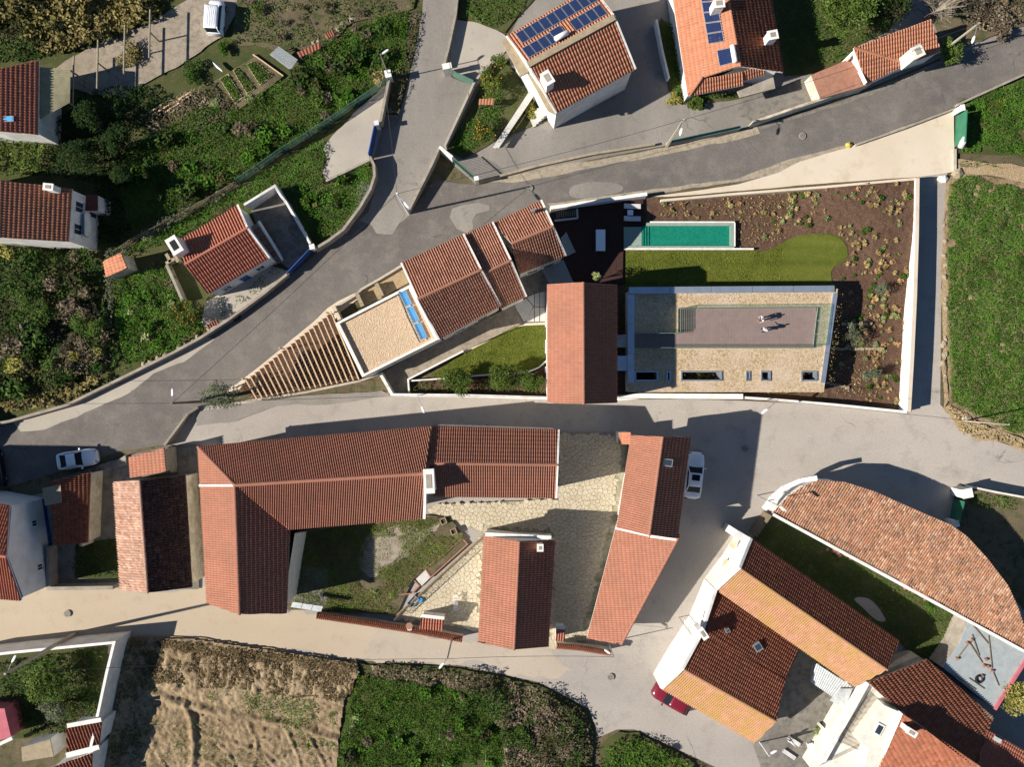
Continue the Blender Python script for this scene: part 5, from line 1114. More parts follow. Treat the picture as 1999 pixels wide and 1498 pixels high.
def strip(a, b, wd, z0, z1, name, mat='zinc', parent=gb):
    a, b = P(a[0], a[1], z1), P(b[0], b[1], z1); d = (b - a).normalized(); n = Vector((-d.y, d.x, 0)) * wd / 2; m = MB(); m.prism([(p.x, p.y) for p in (a - n, b - n, b + n, a + n)], z0, z1); return m.build(name, M[mat], parent)
for i in range(5):
    f = lambda t: (1228 + (1630 - 1228) * t, 567 - 3 * t); strip(f(i / 5 + .001), f((i + 1) / 5 - .001), .62, Z + .002, Z + .14, 'coping')
for i in range(3):
    f = lambda t: (1232.5, 575 + (748 - 575) * t); strip(f(i / 3 + .002), f((i + 1) / 3 - .002), .62, Z + .002, Z + .13, 'coping'); f = lambda t: (EX(573 + 175 * t) - 5, 573 + 175 * t); strip(f(i / 3 + .002), f((i + 1) / 3 - .002), .42, Z + .002, Z + .13, 'coping')
for x0, x1 in ops:
    o = strip((x0, 726), (x1, 726), .1, 2.1, Z + .1, 'light_well', 'zinc')
    for a, b in (((x0, 743), (x1, 743)), ((x0, 725), (x0, 744)), ((x1, 725), (x1, 744))): strip(a, b, .13, 1.0, Z + .11, 'well_side', 'zinc', o)
# roof deck with glass railing
boards('deck_boards', [(1324, 603), (1596, 601), (1587, 679), (1324, 679)], Z + .003, Z + .09, M['deck_light'], wd=.14, parent=gb, kind='stuff')
boards('walkway_boards', [(1240, 652), (1324, 652), (1324, 679), (1240, 679)], Z + .003, Z + .085, M['deck_light'], wd=.14, parent=gb, kind='stuff')
def glass_run(pts, n, h=1.05):
    for (a, b), k in zip(zip(pts[:-1], pts[1:]), n):
        a, b = P(a[0], a[1], Z + .1), P(b[0], b[1], Z + .1)
        for i in range(k):
            p0, p1 = a.lerp(b, (i + .02) / k), a.lerp(b, (i + .98) / k); m = MB(); m.bar(p0 + Vector((0, 0, h / 2)), p1 + Vector((0, 0, h / 2)), .02, h); g = m.build('glass_panel', M['clearglass'], gb)
            m = MB(); m.bar(p0 + Vector((0, 0, .04)), p1 + Vector((0, 0, .04)), .035, .1); m.build('base_rail', M['coping'], g)
            m = MB(); m.bar(p0 + Vector((0, 0, h + .015)), p1 + Vector((0, 0, h + .015)), .025, .02); m.build('edge', M['coping'], g)
glass_run([(1324, 650), (1324, 603), (1596, 601), (1587, 680), (1240, 680)], [2, 8, 3, 10]); glass_run([(1240, 652), (1324, 652)], [3])
m = MB()
for i in range(7): m.bar(P(1331 + i * 3.6, 604, Z + .105), P(1331 + i * 3.6, 650, Z + .105), .03, .02)
m.build('drain_slots', M['dark'], gb)
# bridge from the barn
m = MB(); m.prism([(P(x, y, 2.5).x, P(x, y, 2.5).y) for x, y in ((1195, 695), (1228, 695), (1228, 724), (1195, 724))], 2.3, 2.5); m.build('bridge_slab', M['zinc'], gb)
m = MB(); m.prism([(P(x, y, 2.5).x, P(x, y, 2.5).y) for x, y in ((1195, 655), (1226, 653), (1226, 679), (1195, 677))], 2.3, 2.52); m.build('bridge_slab', M['greydeck'], gb)
# people on the roof deck
def person(px, py, ang, label, shirt, bent=.0, arm=.0):
    z0 = Z + .09; c = P(px, py, z0); r = thing('person', label, 'person', c); ca, sa = math.cos(ang), math.sin(ang)
    def W(x, y, z): return (c.x + x * ca - y * sa, c.y + x * sa + y * ca, z0 + z)
    def skin(name, chain, mat, parent):
        vs = []; es = []; rr = []
        for pts in chain:
            b = len(vs)
            for i, (p, rad) in enumerate(pts): vs.append(W(*p)); rr.append(rad); es.append((b + i - 1, b + i)) if i else None
        # joined at equal points
        key = {}; idx = []
        for i, v in enumerate(vs):
            k = tuple(round(x, 4) for x in v); idx.append(key.setdefault(k, len(key)))
        uv = list(key.keys()); ur = {}
        for i, j in enumerate(idx): ur[j] = max(ur.get(j, 0), rr[i])
        me = bpy.data.meshes.new(name); org = ORG[r.name]; me.from_pydata([tuple(Vector(v) - org) for v in uv], [(idx[a], idx[b]) for a, b in es], []); me.materials.append(M[mat])
        o = bpy.data.objects.new(name, me); C.objects.link(o); o.parent = parent; ORG[o.name] = org
        mo = o.modifiers.new('skin', 'SKIN'); 
        for i, sv in enumerate(me.skin_vertices[0].data): sv.radius = (ur[i], ur[i]); sv.use_root = (i == 0)
        o.modifiers.new('sub', 'SUBSURF').levels = 1; o.modifiers['sub'].render_levels = 2; return o
    pel = (0, 0, .95); ch = (bent * .5, 0, 1.28); nk = (bent * .85, 0, 1.48); hd = (bent * 1.1 + .03, 0, 1.64); L = []
    L.append([(pel, .13), (((0 + ch[0]) / 2), .0, 1.12) and ((ch[0] / 2, 0, 1.12), .12), (ch, .14), (nk, .055), (hd, .085), ((hd[0] + .01, 0, 1.73), .075)])
    for s in (-1, 1):
        L.append([(pel, .13), ((.02, s * .1, .86), .095), ((.06 + s * .06, s * .11, .48), .06), ((-.01 + s * .12, s * .11, .09), .042), ((.12 + s * .12, s * .12, .04), .035)])
        ax = arm if s > 0 else .05
        L.append([(ch, .14), ((ch[0], s * .18, 1.38), .06), ((ch[0] + ax * .4, s * .27, 1.12), .042), ((ch[0] + .12 + ax, s * .25, .92), .032), ((ch[0] + .18 + ax, s * .24, .85), .03)])
    body = skin('body', L, 'skin', r)
    skin('shirt', [[((ch[0] * .2, 0, 1.0), .155), (ch, .17), ((nk[0] * .97, 0, 1.42), .09)], [(ch, .17), ((ch[0], .19, 1.38), .075), ((ch[0] + (arm) * .3, .26, 1.18), .058)], [(ch, .17), ((ch[0], -.19, 1.38), .075), ((ch[0] + .02, -.26, 1.18), .058)]], shirt, r)
    skin('trousers', [[((0, 0, .98), .145), ((.02, .1, .86), .105), ((.12, .11, .48), .075), ((.11, .11, .1), .06)], [((0, 0, .98), .145), ((.02, -.1, .86), .105), ((0, -.11, .48), .075), ((-.13, -.11, .1), .06)]], 'jeans', r)
    skin('hair', [[((hd[0] - .03, 0, 1.69), .085), ((hd[0] - .02, 0, 1.77), .06)]], 'hair', r)
person(1483, 624, math.radians(200), 'person in a pale shirt leaning forward on the glass-railed roof deck', 'shirt', .25, .1)
person(1486, 646, math.radians(60), 'person in a light blue shirt with one arm raised on the roof deck', 'shirt2', .05, .3)
# ------------------------------------------------------------------ timber pergola
pg = thing('pergola', 'wedge-shaped timber pergola of many parallel beams beside the flat gravel roof', 'pergola', P(600, 710)); n = 20
for i in range(n):
    t = i / (n - 1); a = P(646 + (480 - 646) * t, 608 + (741 - 608) * t, 2.75); b = P(701 + (502 - 701) * t, 741 + (779 - 741) * t, 2.75)
    m = MB(); m.bar(a, b, .10, .24); m.build('beam', M['timber'], pg)
for a, b in (((648, 611), (482, 744)), ((698, 738), (503, 776))): m = MB(); m.bar(P(a[0], a[1], 2.52), P(b[0], b[1], 2.52), .1, .18); m.build('girder', M['timber'], pg)
for x, y in ((648, 614), (560, 682), (490, 740), (694, 736), (590, 760), (508, 774)): c = P(x, y); m = MB(); m.box((c.x, c.y, 0), (.12, .12, 2.43)); m.build('post', M['timber'], pg)
m = MB(); A4 = [P(648, 613, 2.4), P(700, 738, 2.4), P(504, 774, 2.4), P(484, 744, 2.4)]
for sgn in (1, -1):
    for k in range(-60, 60):
        d = Vector((math.cos(.9 * sgn), math.sin(.9 * sgn), 0)); o = Vector((-20, 1, 2.4)) + Vector((-d.y, d.x, 0)) * k * .3; hits = []
        for i in range(4):
            p, q = A4[i], A4[(i + 1) % 4]; e = q - p; den = d.x * e.y - d.y * e.x
            if abs(den) < 1e-6: continue
            tt = ((p.x - o.x) * e.y - (p.y - o.y) * e.x) / den; uu = ((p.x - o.x) * d.y - (p.y - o.y) * d.x) / den
            if 0 <= uu <= 1: hits.append(tt)
        if len(hits) == 2: m.bar(o + d * hits[0] + Vector((0, 0, .02 * sgn)), o + d * hits[1] + Vector((0, 0, .02 * sgn)), .035, .02)
m.build('lattice', M['oldwood'], pg, kind='stuff')
sheet('pergola_yard', [(648, 612), (702, 742), (500, 780), (470, 760), (478, 748)], M['mulch'], z=.2)
wall_run('low_kerb', 'low stone kerb along the pale lane under the pergola ends', [(445, 790), (500, 781), (600, 766), (704, 744), (745, 730)], .35, .2, 'kerb')
m = MB(); c0, c1 = P(455, 757), P(482, 745); m.bar(c0 + Vector((0, 0, .2)), c1 + Vector((0, 0, .2)), .2, .4); m.build('low_kerb', M['cream'], None, label='short pale kerb stub at the pointed end of the pergola', cat='kerb')
# ------------------------------------------------------------------ walls and fences elsewhere
wall_run('retaining_wall', 'long low retaining wall along the road below the overgrown bank', [(-40, 834), (30, 822), (140, 791), (250, 737), (345, 690), (400, 660), (455, 624), (520, 576), (566, 538)], .95, .25, 'plaster')
wall_run('retaining_wall', 'curving wall along the road bend above the cottage gate', [(620, 491), (648, 474), (676, 453), (708, 410), (728, 375), (736, 350), (735, 330), (727, 313)], 1.3, .25, 'plaster')
wall_run('yard_wall', 'wall between the cracked concrete yard and the branch road', [(746, 250), (763, 165)], 1.2, .25, 'plaster')
wall_run('yard_wall', 'low wall below the cracked concrete yard', [(640, 357), (724, 316)], .7, .2, 'plaster')
wall_run('road_wall', 'thin wall up the branch road opposite the scrub bank', [(868, 137), (878, 98), (891, 36), (899, -40)], .9, .22, 'plaster')
wall_run('road_wall', 'wall between the branch road and the orange trees', [(960, 128), (927, 169), (871, 290)], 1.1, .22, 'concrete')
wall_run('road_wall', 'wedge wall pointing into the road junction', [(860, 297), (845, 330), (800, 416)], [1.5, 1.4, 1.0], .26, 'plaster')
wall_run('road_wall', 'white wall stub beside the green driveway gate', [(861, 296), (886, 316)], 1.6, .25, 'white')
wall_run('road_wall', 'long low wall with railing base along the upper road', [(932, 358), (1050, 326), (1157, 303), (1277, 284)], .55, .22, 'verge')
wall_run('road_wall', 'grey-green topped wall along the upper road past the concrete pole', [(1300, 284), (1380, 268), (1440, 255)], 1.0, .25, 'plaster', cap='greygreen')
wall_run('road_wall', 'tall whitewashed wall along the upper road beside the red patio', [(1462, 248), (1580, 208), (1685, 172), (1690, 170)], 1.5, .25, 'white_old')
wall_run('road_wall', 'blue-white wall edging the driveway hedge', [(1278, 48), (1290, 110), (1302, 160)], 1.1, .2, 'bluewhite')
wall_run('field_wall', 'low wall along the road edge above the cream apron', [(1668, 285), (1760, 253), (1862, 214)], .45, .18, 'plaster')
wall_run('field_wall', 'stone-edged wall along the upper road beside the allotment', [(1864, 208), (1930, 178), (2040, 128)], .7, .2, 'plaster')
wall_run('field_wall', 'lane wall below the white gate pillar towards the garden', [(1882, 948), (1930, 958), (1985, 968), (2060, 985)], 1.5, .18, 'creamwall')
wall_run('field_wall', 'pale kerb strip at the end of the cream apron by the dirt path', [(1861, 293), (1861, 335)], .35, .3, 'kerb')
wall_run('entry_ramp_wall', 'white parapet of the footbridge to the house with solar panels', [(1043, 180), (1005, 240), (967, 290)], .5, .12, 'white')
br = boards('footbridge', [(1035, 176), (1046, 182), (972, 292), (962, 288)], .9, 1.0, M['slab'], wd=.3, ang=1.0, label='straight pale footbridge climbing to the house with solar panels', cat='footbridge')
m = MB(); c = P(1073, 145)
for i in range(6):
    c = P(1040 + i * 5, 238 - i * 4); m = MB(); m.box((c.x, c.y, 0), (.3, 1.1, .25 + i * .16), .4); m.build('stone_step', M['slab'], hp)
def gate(name, label, a, b, h, mat, bars=0, th=.06, solid=True):
    A, B = P(*a), P(*b); r = thing(name, label, 'gate', (A + B) / 2)
    if solid: m = MB(); m.bar(A + Vector((0, 0, h / 2 + .05)), B + Vector((0, 0, h / 2 + .05)), th, h - .1); m.build('gate_panel', M[mat], r)
    for z in (.15, h): m = MB(); m.bar(A + Vector((0, 0, z)), B + Vector((0, 0, z)), .09, .06); m.build('gate_rail', M[mat], r)
    for i in range(bars): p = A.lerp(B, (i + .5) / bars); m = MB(); m.box((p.x, p.y, .18), (.035, .035, h - .2 + (.35 * math.sin(math.pi * (i + .5) / bars) if not solid else 0))); m.build('bar', M[mat], r)
gate('yard_gate', 'blue metal gate of the cracked concrete yard', (725, 310), (737, 252), 1.5, 'blue')
gate('cottage_gate', 'blue sliding gate in the road wall of the red-ribbed cottage', (568, 536), (614, 488), 1.3, 'blue')
gate('driveway_gate', 'plain green gate between white pier and driveway', (886, 150), (926, 169), 1.5, 'greygreen')
gate('bar_gate', 'green gate of upright bars with curved top at the long driveway', (888, 318), (931, 356), 1.8, 'greygreen', 16, solid=False)
gate('garden_gate', 'green gate beside the white pillar at the lane junction', (1862, 974), (1853, 1015), 1.8, 'green', 8)
gate('green_door', 'tall plain green sheet gate at the end of the cream apron', (1866, 228), (1863, 288), 1.9, 'green')
for k, (x, y, sx, sy, h, mat, lab) in enumerate(((876, 144, .8, .45, 1.9, 'white', 'white gate pier beside the plain green gate'), (763, 157, .5, .6, 1.7, 'white', 'white meter pillar at the corner of the cracked concrete yard'), (741, 251, .35, .35, 1.7, 'bluewhite', 'pier at the upper end of the blue yard gate'), (617, 487, .4, .4, 1.5, 'white', 'white pier beside the blue cottage gate'), (932, 358, .35, .3, 1.9, 'white', 'pier at the lower end of the curved bar gate'), (1866, 958, .9, .8, 2.0, 'white', 'stout white gate pillar beside the green garden gate'), (1849, 1017, .4, .5, 1.7, 'white', 'small white pier against the curved barn by the green gate'), (1862, 221, .3, .5, 1.6, 'white', 'slim white post beside the green sheet gate'))):
    c = P(x, y); t = thing('gate_pier', lab, 'pier', c); m = MB(); m.box((c.x, c.y, 0), (sx, sy, h - .1), .2); m.build('shaft', M[mat], t); m = MB(); m.box((c.x, c.y, h - .098), (sx + .1, sy + .1, .09), .2); m.build('cap', M[mat], t)
# green mesh fence down the slope
def mesh_fence(label, pts, h, mat='greygreen', step=.22):
    q = [P(*p) for p in pts]; r = thing('mesh_fence', label, 'fence', q[0])
    for i in range(len(q)): m = MB(); m.tube([q[i], q[i] + Vector((0, 0, h + .05))], .035, 6); m.build('post', M[mat], r)
    m = MB()
    for a, b in zip(q[:-1], q[1:]):
        n = int((b - a).length / step)
        for i in range(n):
            s = a.lerp(b, i / n); e = a.lerp(b, min(1, (i + 4) / n)); m.bar(s, e + Vector((0, 0, h)), .02, .02); m.bar(s + Vector((0, 0, h)), e, .02, .02)
        for z in (.05, h * .5, h): m.bar(a + Vector((0, 0, z)), b + Vector((0, 0, z)), .025, .025)
    m.build('mesh', M[mat], r, kind='stuff')
mesh_fence('green wire mesh fence crossing the weedy slope from the meter pillar', [(762, 163), (702, 204), (652, 238), (606, 268), (556, 298), (508, 332), (470, 358)], 1.5, step=.12)
mesh_fence('overgrown wire fence continuing towards the tiny tool shed', [(466, 362), (420, 390), (370, 418), (320, 445), (270, 470), (240, 492)], 1.3, 'oldwood')
# ------------------------------------------------------------------ poles, lamps and cables
def pole(name, label, base, h, r0, r1, mat, lamp=None, arm=None, cross=False, sides=10, cat='pole'):
    b = P(*base); t = thing(name, label, cat, b); m = MB(); m.tube([b, b + Vector((0, 0, h))], [r0, r1], sides); m.build('shaft', M[mat], t)
    if cross: m = MB(); m.bar(b + Vector((-.5, .1, h - .3)), b + Vector((.5, -.1, h - .3)), .08, .08); m.build('cross_arm', M['metal'], t)
    if lamp:
        l = P(lamp[0], lamp[1], h - .2); m = MB(); m.tube([b + Vector((0, 0, h - .5)), (b + Vector((0, 0, h - .2))).lerp(l, .5), l], .03, 6); m.build('lamp_arm', M['metal'], t)
        d = (l - b); d.z = 0; d = d.normalized(); m = MB(); m.loft([[tuple(l + d * x + Vector((-d.y, d.x, 0)) * w_ * s + Vector((0, 0, zz))) for s, zz in ((-1, -.02), (1, -.02), (.7, .08), (-.7, .08))] for x, w_ in ((-.08, .06), (.1, .12), (.45, .11), (.6, .04))]); m.build('lamp_head', M['lampwhite'], t)
    return b + Vector((0, 0, h - .1))
tp1 = pole('street_lamp', 'slim pale street lamp leaning over the weedy slope by the meter pillar', (763, 156), 5.9, .06, .04, 'pole', (748, 104), cat='street lamp')
tp2 = pole('utility_pole', 'pale pole with lamp at the tip of the wedge wall', (799, 417), 8.0, .12, .08, 'lampwhite', (790, 396), cat='pole')
tp3 = pole('utility_pole', 'concrete power pole with cross arm and lamp on the upper road', (1302, 285), 7.6, .16, .09, 'pole', (1331, 252), cross=True, sides=4)
tp4 = pole('utility_pole', 'concrete pole with lamp behind the roadside house shrub', (1834, 105), 6.5, .14, .08, 'pole', (1902, 72), sides=4)
tp5 = pole('utility_pole', 'dark pole with white lamp among the olive branches at the road fork', (399, 784), 7.2, .14, .09, 'oldwood', (337, 772))
tp6 = pole('utility_pole', 'grey pole with lamp standing by the tile-capped courtyard wall', (885, 1239), 6.8, .10, .07, 'plaster', (866, 1296), sides=6)
tp7 = pole('utility_pole', 'tall perforated concrete pole leaning over the walled garden', (147, 1238), 10.4, .2, .12, 'pole', (25, 1292), sides=4)
tp8 = pole('utility_pole', 'slim pale pole at the corner of the green field', (1880, 822), 7.0, .08, .06, 'pole')
tp9 = pole('utility_pole', 'thin post on the lane wall beyond the tall barn', (1489, 780), 4.6, .05, .04, 'metal', (1497, 800), cat='lamp post')
tp10 = pole('street_lamp', 'thin lamp bracket on the white wall below the shrub bed', (825, 771), 4.2, .04, .03, 'metal', (824, 795), cat='street lamp')
tp11 = pole('street_lamp', 'lamp bracket at the pointed end of the tapering shed', (1188, 1254), 4.2, .05, .04, 'metal', (1190, 1276), cat='street lamp')
tp12 = pole('street_lamp', 'thin lamp bracket on the white facade facing the lane', (1326, 1206), 5.2, .04, .03, 'metal', (1342, 1222), cat='street lamp')
tp13 = pole('street_lamp', 'lamp pole at the curved end of the mottled barn', (1478, 968), 6.4, .05, .04, 'metal', (1524, 990), cat='street lamp')
tp14 = pole('street_lamp', 'white lamp at the lane corner by the rear yard', (1482, 1448), 3.0, .06, .05, 'lampwhite', (1506, 1472), cat='street lamp')
def cable(label, pts, sag=.5, group=None):
    m = MB()
    for a, b in zip(pts[:-1], pts[1:]):
        a, b = Vector(a), Vector(b); m.tube([a.lerp(b, t) - Vector((0, 0, sag * 4 * t * (1 - t))) for t in [i / 10 for i in range(11)]], .018, 4, cap=False)
    m.build('cable', M['wire'], None, label=label, cat='cable')
cable('overhead cable from the olive-tree pole up the road to the wedge-wall pole', [tp5, tp2]); cable('overhead cable from the wedge-wall pole across to the concrete power pole', [tp2, tp3], .7)
cable('overhead cable from the concrete power pole towards the roadside house', [tp3, tp4], 1.0); cable('overhead cable along the lane wall to the green field pole', [tp10, tp9, tp8], .5); cable('overhead cable from the olive-tree pole westward over the road', [tp5, P(-80, 790, 6.5)], .4)
cable('overhead cable over the pale lane from the olive-tree pole to the wall lamp', [tp5, tp10], .4); cable('overhead cable from the perforated pole over the ploughed field', [tp7, tp6], .8); cable('overhead cable beside the bottom lane to the shed lamp', [tp6, tp11], .4); cable('overhead cable from the slim street lamp down to the wedge-wall pole', [tp1, tp2], .6)
# manhole covers
for k, (x, y, lab) in enumerate(((1034, 368, 'round manhole cover in the upper road by the light patch'), (1566, 266, 'round manhole cover in the upper road above the cream apron'), (1192, 1322, 'round manhole cover in the lower lane near the dark red car'), (1454, 876, 'round manhole cover in the lane shadow beside the white saloon'), (133, 1198, 'worn round manhole cover in the sandy lane'))):
    c = P(x, y); m = MB(); m.tube([(c.x, c.y, .11), (c.x, c.y, .145)], .34, 20); t = thing('manhole_cover', lab, 'manhole', c); m.build('rim', M['plaster'], t); m = MB(); m.tube([(c.x, c.y, .146), (c.x, c.y, .15)], .27, 20); m.build('lid', M['concrete_dk'], t)
# ------------------------------------------------------------------ vehicles
def car(name, label, px, py, ang, L, W, paint, kind='saloon', sunroof=False, cat='car'):
    hh = {'saloon': 1.42, 'coupe': 1.33, 'van': 1.85, 'hatch': 1.5}[kind]; c = P(px, py, .8); r = thing(name, label, cat, (c.x, c.y, 0)); r.rotation_euler = (0, 0, ang); ORG[r.name] = Vector((0, 0, 0))
    belt = .92 if kind != 'van' else 1.05; w = W / 2
    prof = {'saloon': [(-.5, .70, .66), (-.475, .87, .86), (-.42, .94, .93), (-.3, .98, .95), (0, 1, .93), (.2, 1, .92), (.33, .97, .86), (.43, .9, .77), (.48, .76, .66), (.5, .55, .58)],
            'coupe': [(-.5, .66, .66), (-.47, .85, .86), (-.40, .95, .93), (-.28, 1, .92), (0, .97, .88), (.2, 1, .90), (.34, .98, .82), (.43, .88, .72), (.48, .70, .62), (.5, .5, .55)],
            'van': [(-.5, .92, 1.0), (-.49, .97, 1.05), (-.3, 1, 1.05), (0, 1, 1.05), (.2, 1, 1.05), (.32, .98, 1.02), (.42, .93, .95), (.48, .82, .82), (.5, .7, .7)],
            'hatch': [(-.5, .8, .8), (-.48, .92, .92), (-.3, .99, .94), (0, 1, .93), (.2, 1, .92), (.34, .97, .88), (.43, .9, .8), (.48, .76, .7), (.5, .6, .6)]}[kind]
    secs = []
    for x, k, z in prof:
        a = w * k; secs.append([(x * L, -a * .96, .22), (x * L, -a, .5), (x * L, -a * .97, z * .86), (x * L, -a * .86, z * .985), (x * L, -a * .4, z + .025), (x * L, a * .4, z + .025), (x * L, a * .86, z * .985), (x * L, a * .97, z * .86), (x * L, a, .5), (x * L, a * .96, .22)])
    m = MB(); m.loft(secs); b = m.build('body', M[paint], r, True)
    f0, f1, r1, r0 = {'saloon': (.20, .07, -.22, -.37), 'coupe': (.17, .04, -.18, -.40), 'van': (.33, .20, -.46, -.49), 'hatch': (.2, .07, -.36, -.47)}[kind]; tw = .70 * w if kind != 'van' else .84 * w; bw = .90 * w; zt = hh
    B0 = [(f0 * L, -bw * .92, belt - .03), (f0 * L, bw * .92, belt - .03)]; T0 = [(f1 * L, -tw, zt - .03), (f1 * L, tw, zt - .03)]; T1 = [(r1 * L, -tw * .96, zt - .05), (r1 * L, tw * .96, zt - .05)]; B1 = [(r0 * L, -bw * .86, belt - .02), (r0 * L, bw * .86, belt - .02)]
    lerp = lambda a, b, t: tuple(a[i] + (b[i] - a[i]) * t for i in range(3))
    def pane(nm, q, mat='carglass'): m = MB(); m.add(q, [(0, 1, 2, 3)]); return m.build(nm, M[mat], r)
    pane('windscreen', [B0[0], B0[1], T0[1], T0[0]]); pane('rear_window', [B1[1], B1[0], T1[0], T1[1]]); pane('side_window', [B1[0], B0[0], T0[0], T1[0]]); pane('side_window', [B0[1], B1[1], T1[1], T0[1]])
    m = MB(); n = 5; rings = []
    for t in [i / 6 for i in range(7)]:
        a, b_ = lerp(T0[0], T1[0], t), lerp(T0[1], T1[1], t); bulge = .05 * math.sin(math.pi * t); rings.append([(a[0], a[1] - .02, a[2] - .01)] + [(a[0], a[1] + (b_[1] - a[1]) * k / 4, a[2] + .02 + bulge + .035 * math.sin(math.pi * k / 4)) for k in range(5)] + [(a[0], b_[1] + .02, a[2] - .01)])
    m.loft(rings); ro = m.build('roof', M[paint], r, True)
    if sunroof: m = MB(); m.add([(T0[0][0] - .15, -tw * .62, zt + .085), (T0[0][0] - .15, tw * .62, zt + .085), (T0[0][0] - .72, tw * .62, zt + .10), (T0[0][0] - .72, -tw * .62, zt + .10)], [(0, 1, 2, 3)]); m.build('sunroof', M['carglass'], ro)
    m = MB()
    for a, b_ in ((B0[0], T0[0]), (B0[1], T0[1]), (B1[0], T1[0]), (B1[1], T1[1]), (T0[0], T1[0]), (T0[1], T1[1])): m.bar(a, b_, .07, .06)
    m.build('pillars', M[paint], r)
    if kind == 'van':
        m = MB()
        for i in range(-3, 4): m.bar((f1 * L - .2, i * tw * .26, zt + .1), (r1 * L + .1, i * tw * .26, zt + .09), .03, .02)
        m.build('roof_ribs', M['lampwhite'], ro)
    for s in (-1, 1):
        m = MB(); m.box((f0 * L - .12, s * (w + .07), belt - .02), (.12, .2, .13)); m.build('mirror', M[paint], r)
        m = MB(); m.box((.465 * L, s * w * .62, .58), (.16, .3, .12), -s * .35); m.build('headlight', M['chrome'], r); m = MB(); m.box((-.485 * L, s * w * .68, .7), (.1, .28, .14)); m.build('tail_light', M['red_car'], r)
        for x in (.31, -.3):
            m = MB(); m.tube([(x * L, s * (w - .2), .31), (x * L, s * (w + .005), .31)], .31, 16); wh_ = m.build('wheel', M['rubber'], r); m = MB(); m.tube([(x * L, s * (w - .02), .31), (x * L, s * (w + .012), .31)], .19, 10); m.build('rim', M['chrome'], wh_)
    for a in r.children_recursive: ORG[a.name] = Vector((0, 0, 0))
    return r
car('coupe', 'white coupe parked in the shadow by the brown shed', 149, 897, math.radians(9), 3.95, 1.72, 'white_car', 'coupe')
car('saloon_car', 'white saloon with dark sunroof parked beside the east range', 1356, 929, math.radians(84), 4.55, 1.78, 'white_car', 'saloon', True)
car('hatchback', 'dark red car parked partly under the lichen-covered eave', 1313, 1366, math.radians(150), 4.0, 1.66, 'red_car', 'hatch')
car('van', 'white van with ribbed roof parked on the shaded gravel track', 421, 33, math.radians(86), 3.3, 1.55, 'white_car', 'van', cat='van')
car('black_car', 'black car at the edge of the road below the blue-bordered house', -14, 915, math.radians(100), 3.9, 1.65, 'black_car', 'hatch')
car('hatchback', 'dark car parked beneath the timber pergola', 590, 722, math.radians(70), 3.6, 1.6, 'black_car', 'hatch')
# ------------------------------------------------------------------ stone courtyard
CY = [(836, 1000), (850, 985), (1092, 975), (1092, 845), (1228, 850), (1205, 1035), (1150, 1250), (1082, 1258), (935, 1232), (780, 1205), (945, 1043), (905, 1022), (880, 1010)]
yard = sheet('stone_courtyard', CY, M['courtyard'])
def voronoi(poly, size):
    a = np.array([(p.x, p.y) for p in poly]); lo = a.min(0); hi = a.max(0); pts = []
    nx = int((hi[0] - lo[0]) / size) + 2; ny = int((hi[1] - lo[1]) / size) + 2
    for i in range(nx):
        for j in range(ny): pts.append((lo[0] + (i + rnd.uniform(-.1, 1.0)) * size, lo[1] + (j + rnd.uniform(-.1, 1.0)) * size))
    pts = np.array(pts); ins = inpoly(pts[:, 0], pts[:, 1], poly); res = []
    for i in np.where(ins)[0]:
        p = pts[i]; cell = [p + np.array(v) * size * 1.6 for v in ((-1, -1), (1, -1), (1, 1), (-1, 1))]; d = ((pts - p) ** 2).sum(1); nb = np.argsort(d)[1:20]
        for j in nb:
            q = pts[j]; mid = (p + q) / 2; n = q - p; new = []
            for k in range(len(cell)):
                A, B = cell[k], cell[(k + 1) % len(cell)]; da, db = (A - mid) @ n, (B - mid) @ n
                if da <= 0: new.append(A)
                if da * db < 0: new.append(A + (B - A) * (da / (da - db)))
            cell = new
            if len(cell) < 3: break
        if len(cell) >= 3: res.append((p, [c_ + (p - c_) / (np.linalg.norm(p - c_) + 1e-6) * .018 for c_ in cell]))
    return res
st_ = voronoi(PP(CY), .38)
inb = [[(940, 1040), (1086, 1048), (1075, 1265), (932, 1262)], [(1200, 1040), (1330, 1050), (1215, 1262), (1143, 1252)], [(1228, 845), (1350, 850), (1325, 1055), (1202, 1035)], [(834, 828), (1092, 835), (1090, 960), (836, 960)]]
vis = [s for s in st_ if not any(inpoly(np.array([s[0][0]]), np.array([s[0][1]]), [(P(x, y, 3.5).x, P(x, y, 3.5).y) for x, y in b_])[0] for b_ in inb)]
vis.sort(key=lambda s: -(len(s[1]) * 0 + abs(sum(s[1][k][0] * s[1][(k + 1) % len(s[1])][1] - s[1][(k + 1) % len(s[1])][0] * s[1][k][1] for k in range(len(s[1]))))))
zb = ZC[0] + .001; mo = MB()
for i, (p, cell) in enumerate(vis):
    z1 = zb + .03 + rnd.uniform(0, .025)
    if i < 300: m = MB(); m.prism([tuple(c_) for c_ in cell], zb, z1); m.build('flagstone', M['flag'], yard)
    else: mo.prism([tuple(c_) for c_ in cell], zb, z1)
if mo.v: mo.build('flagstones', M['flag'], yard, kind='stuff')
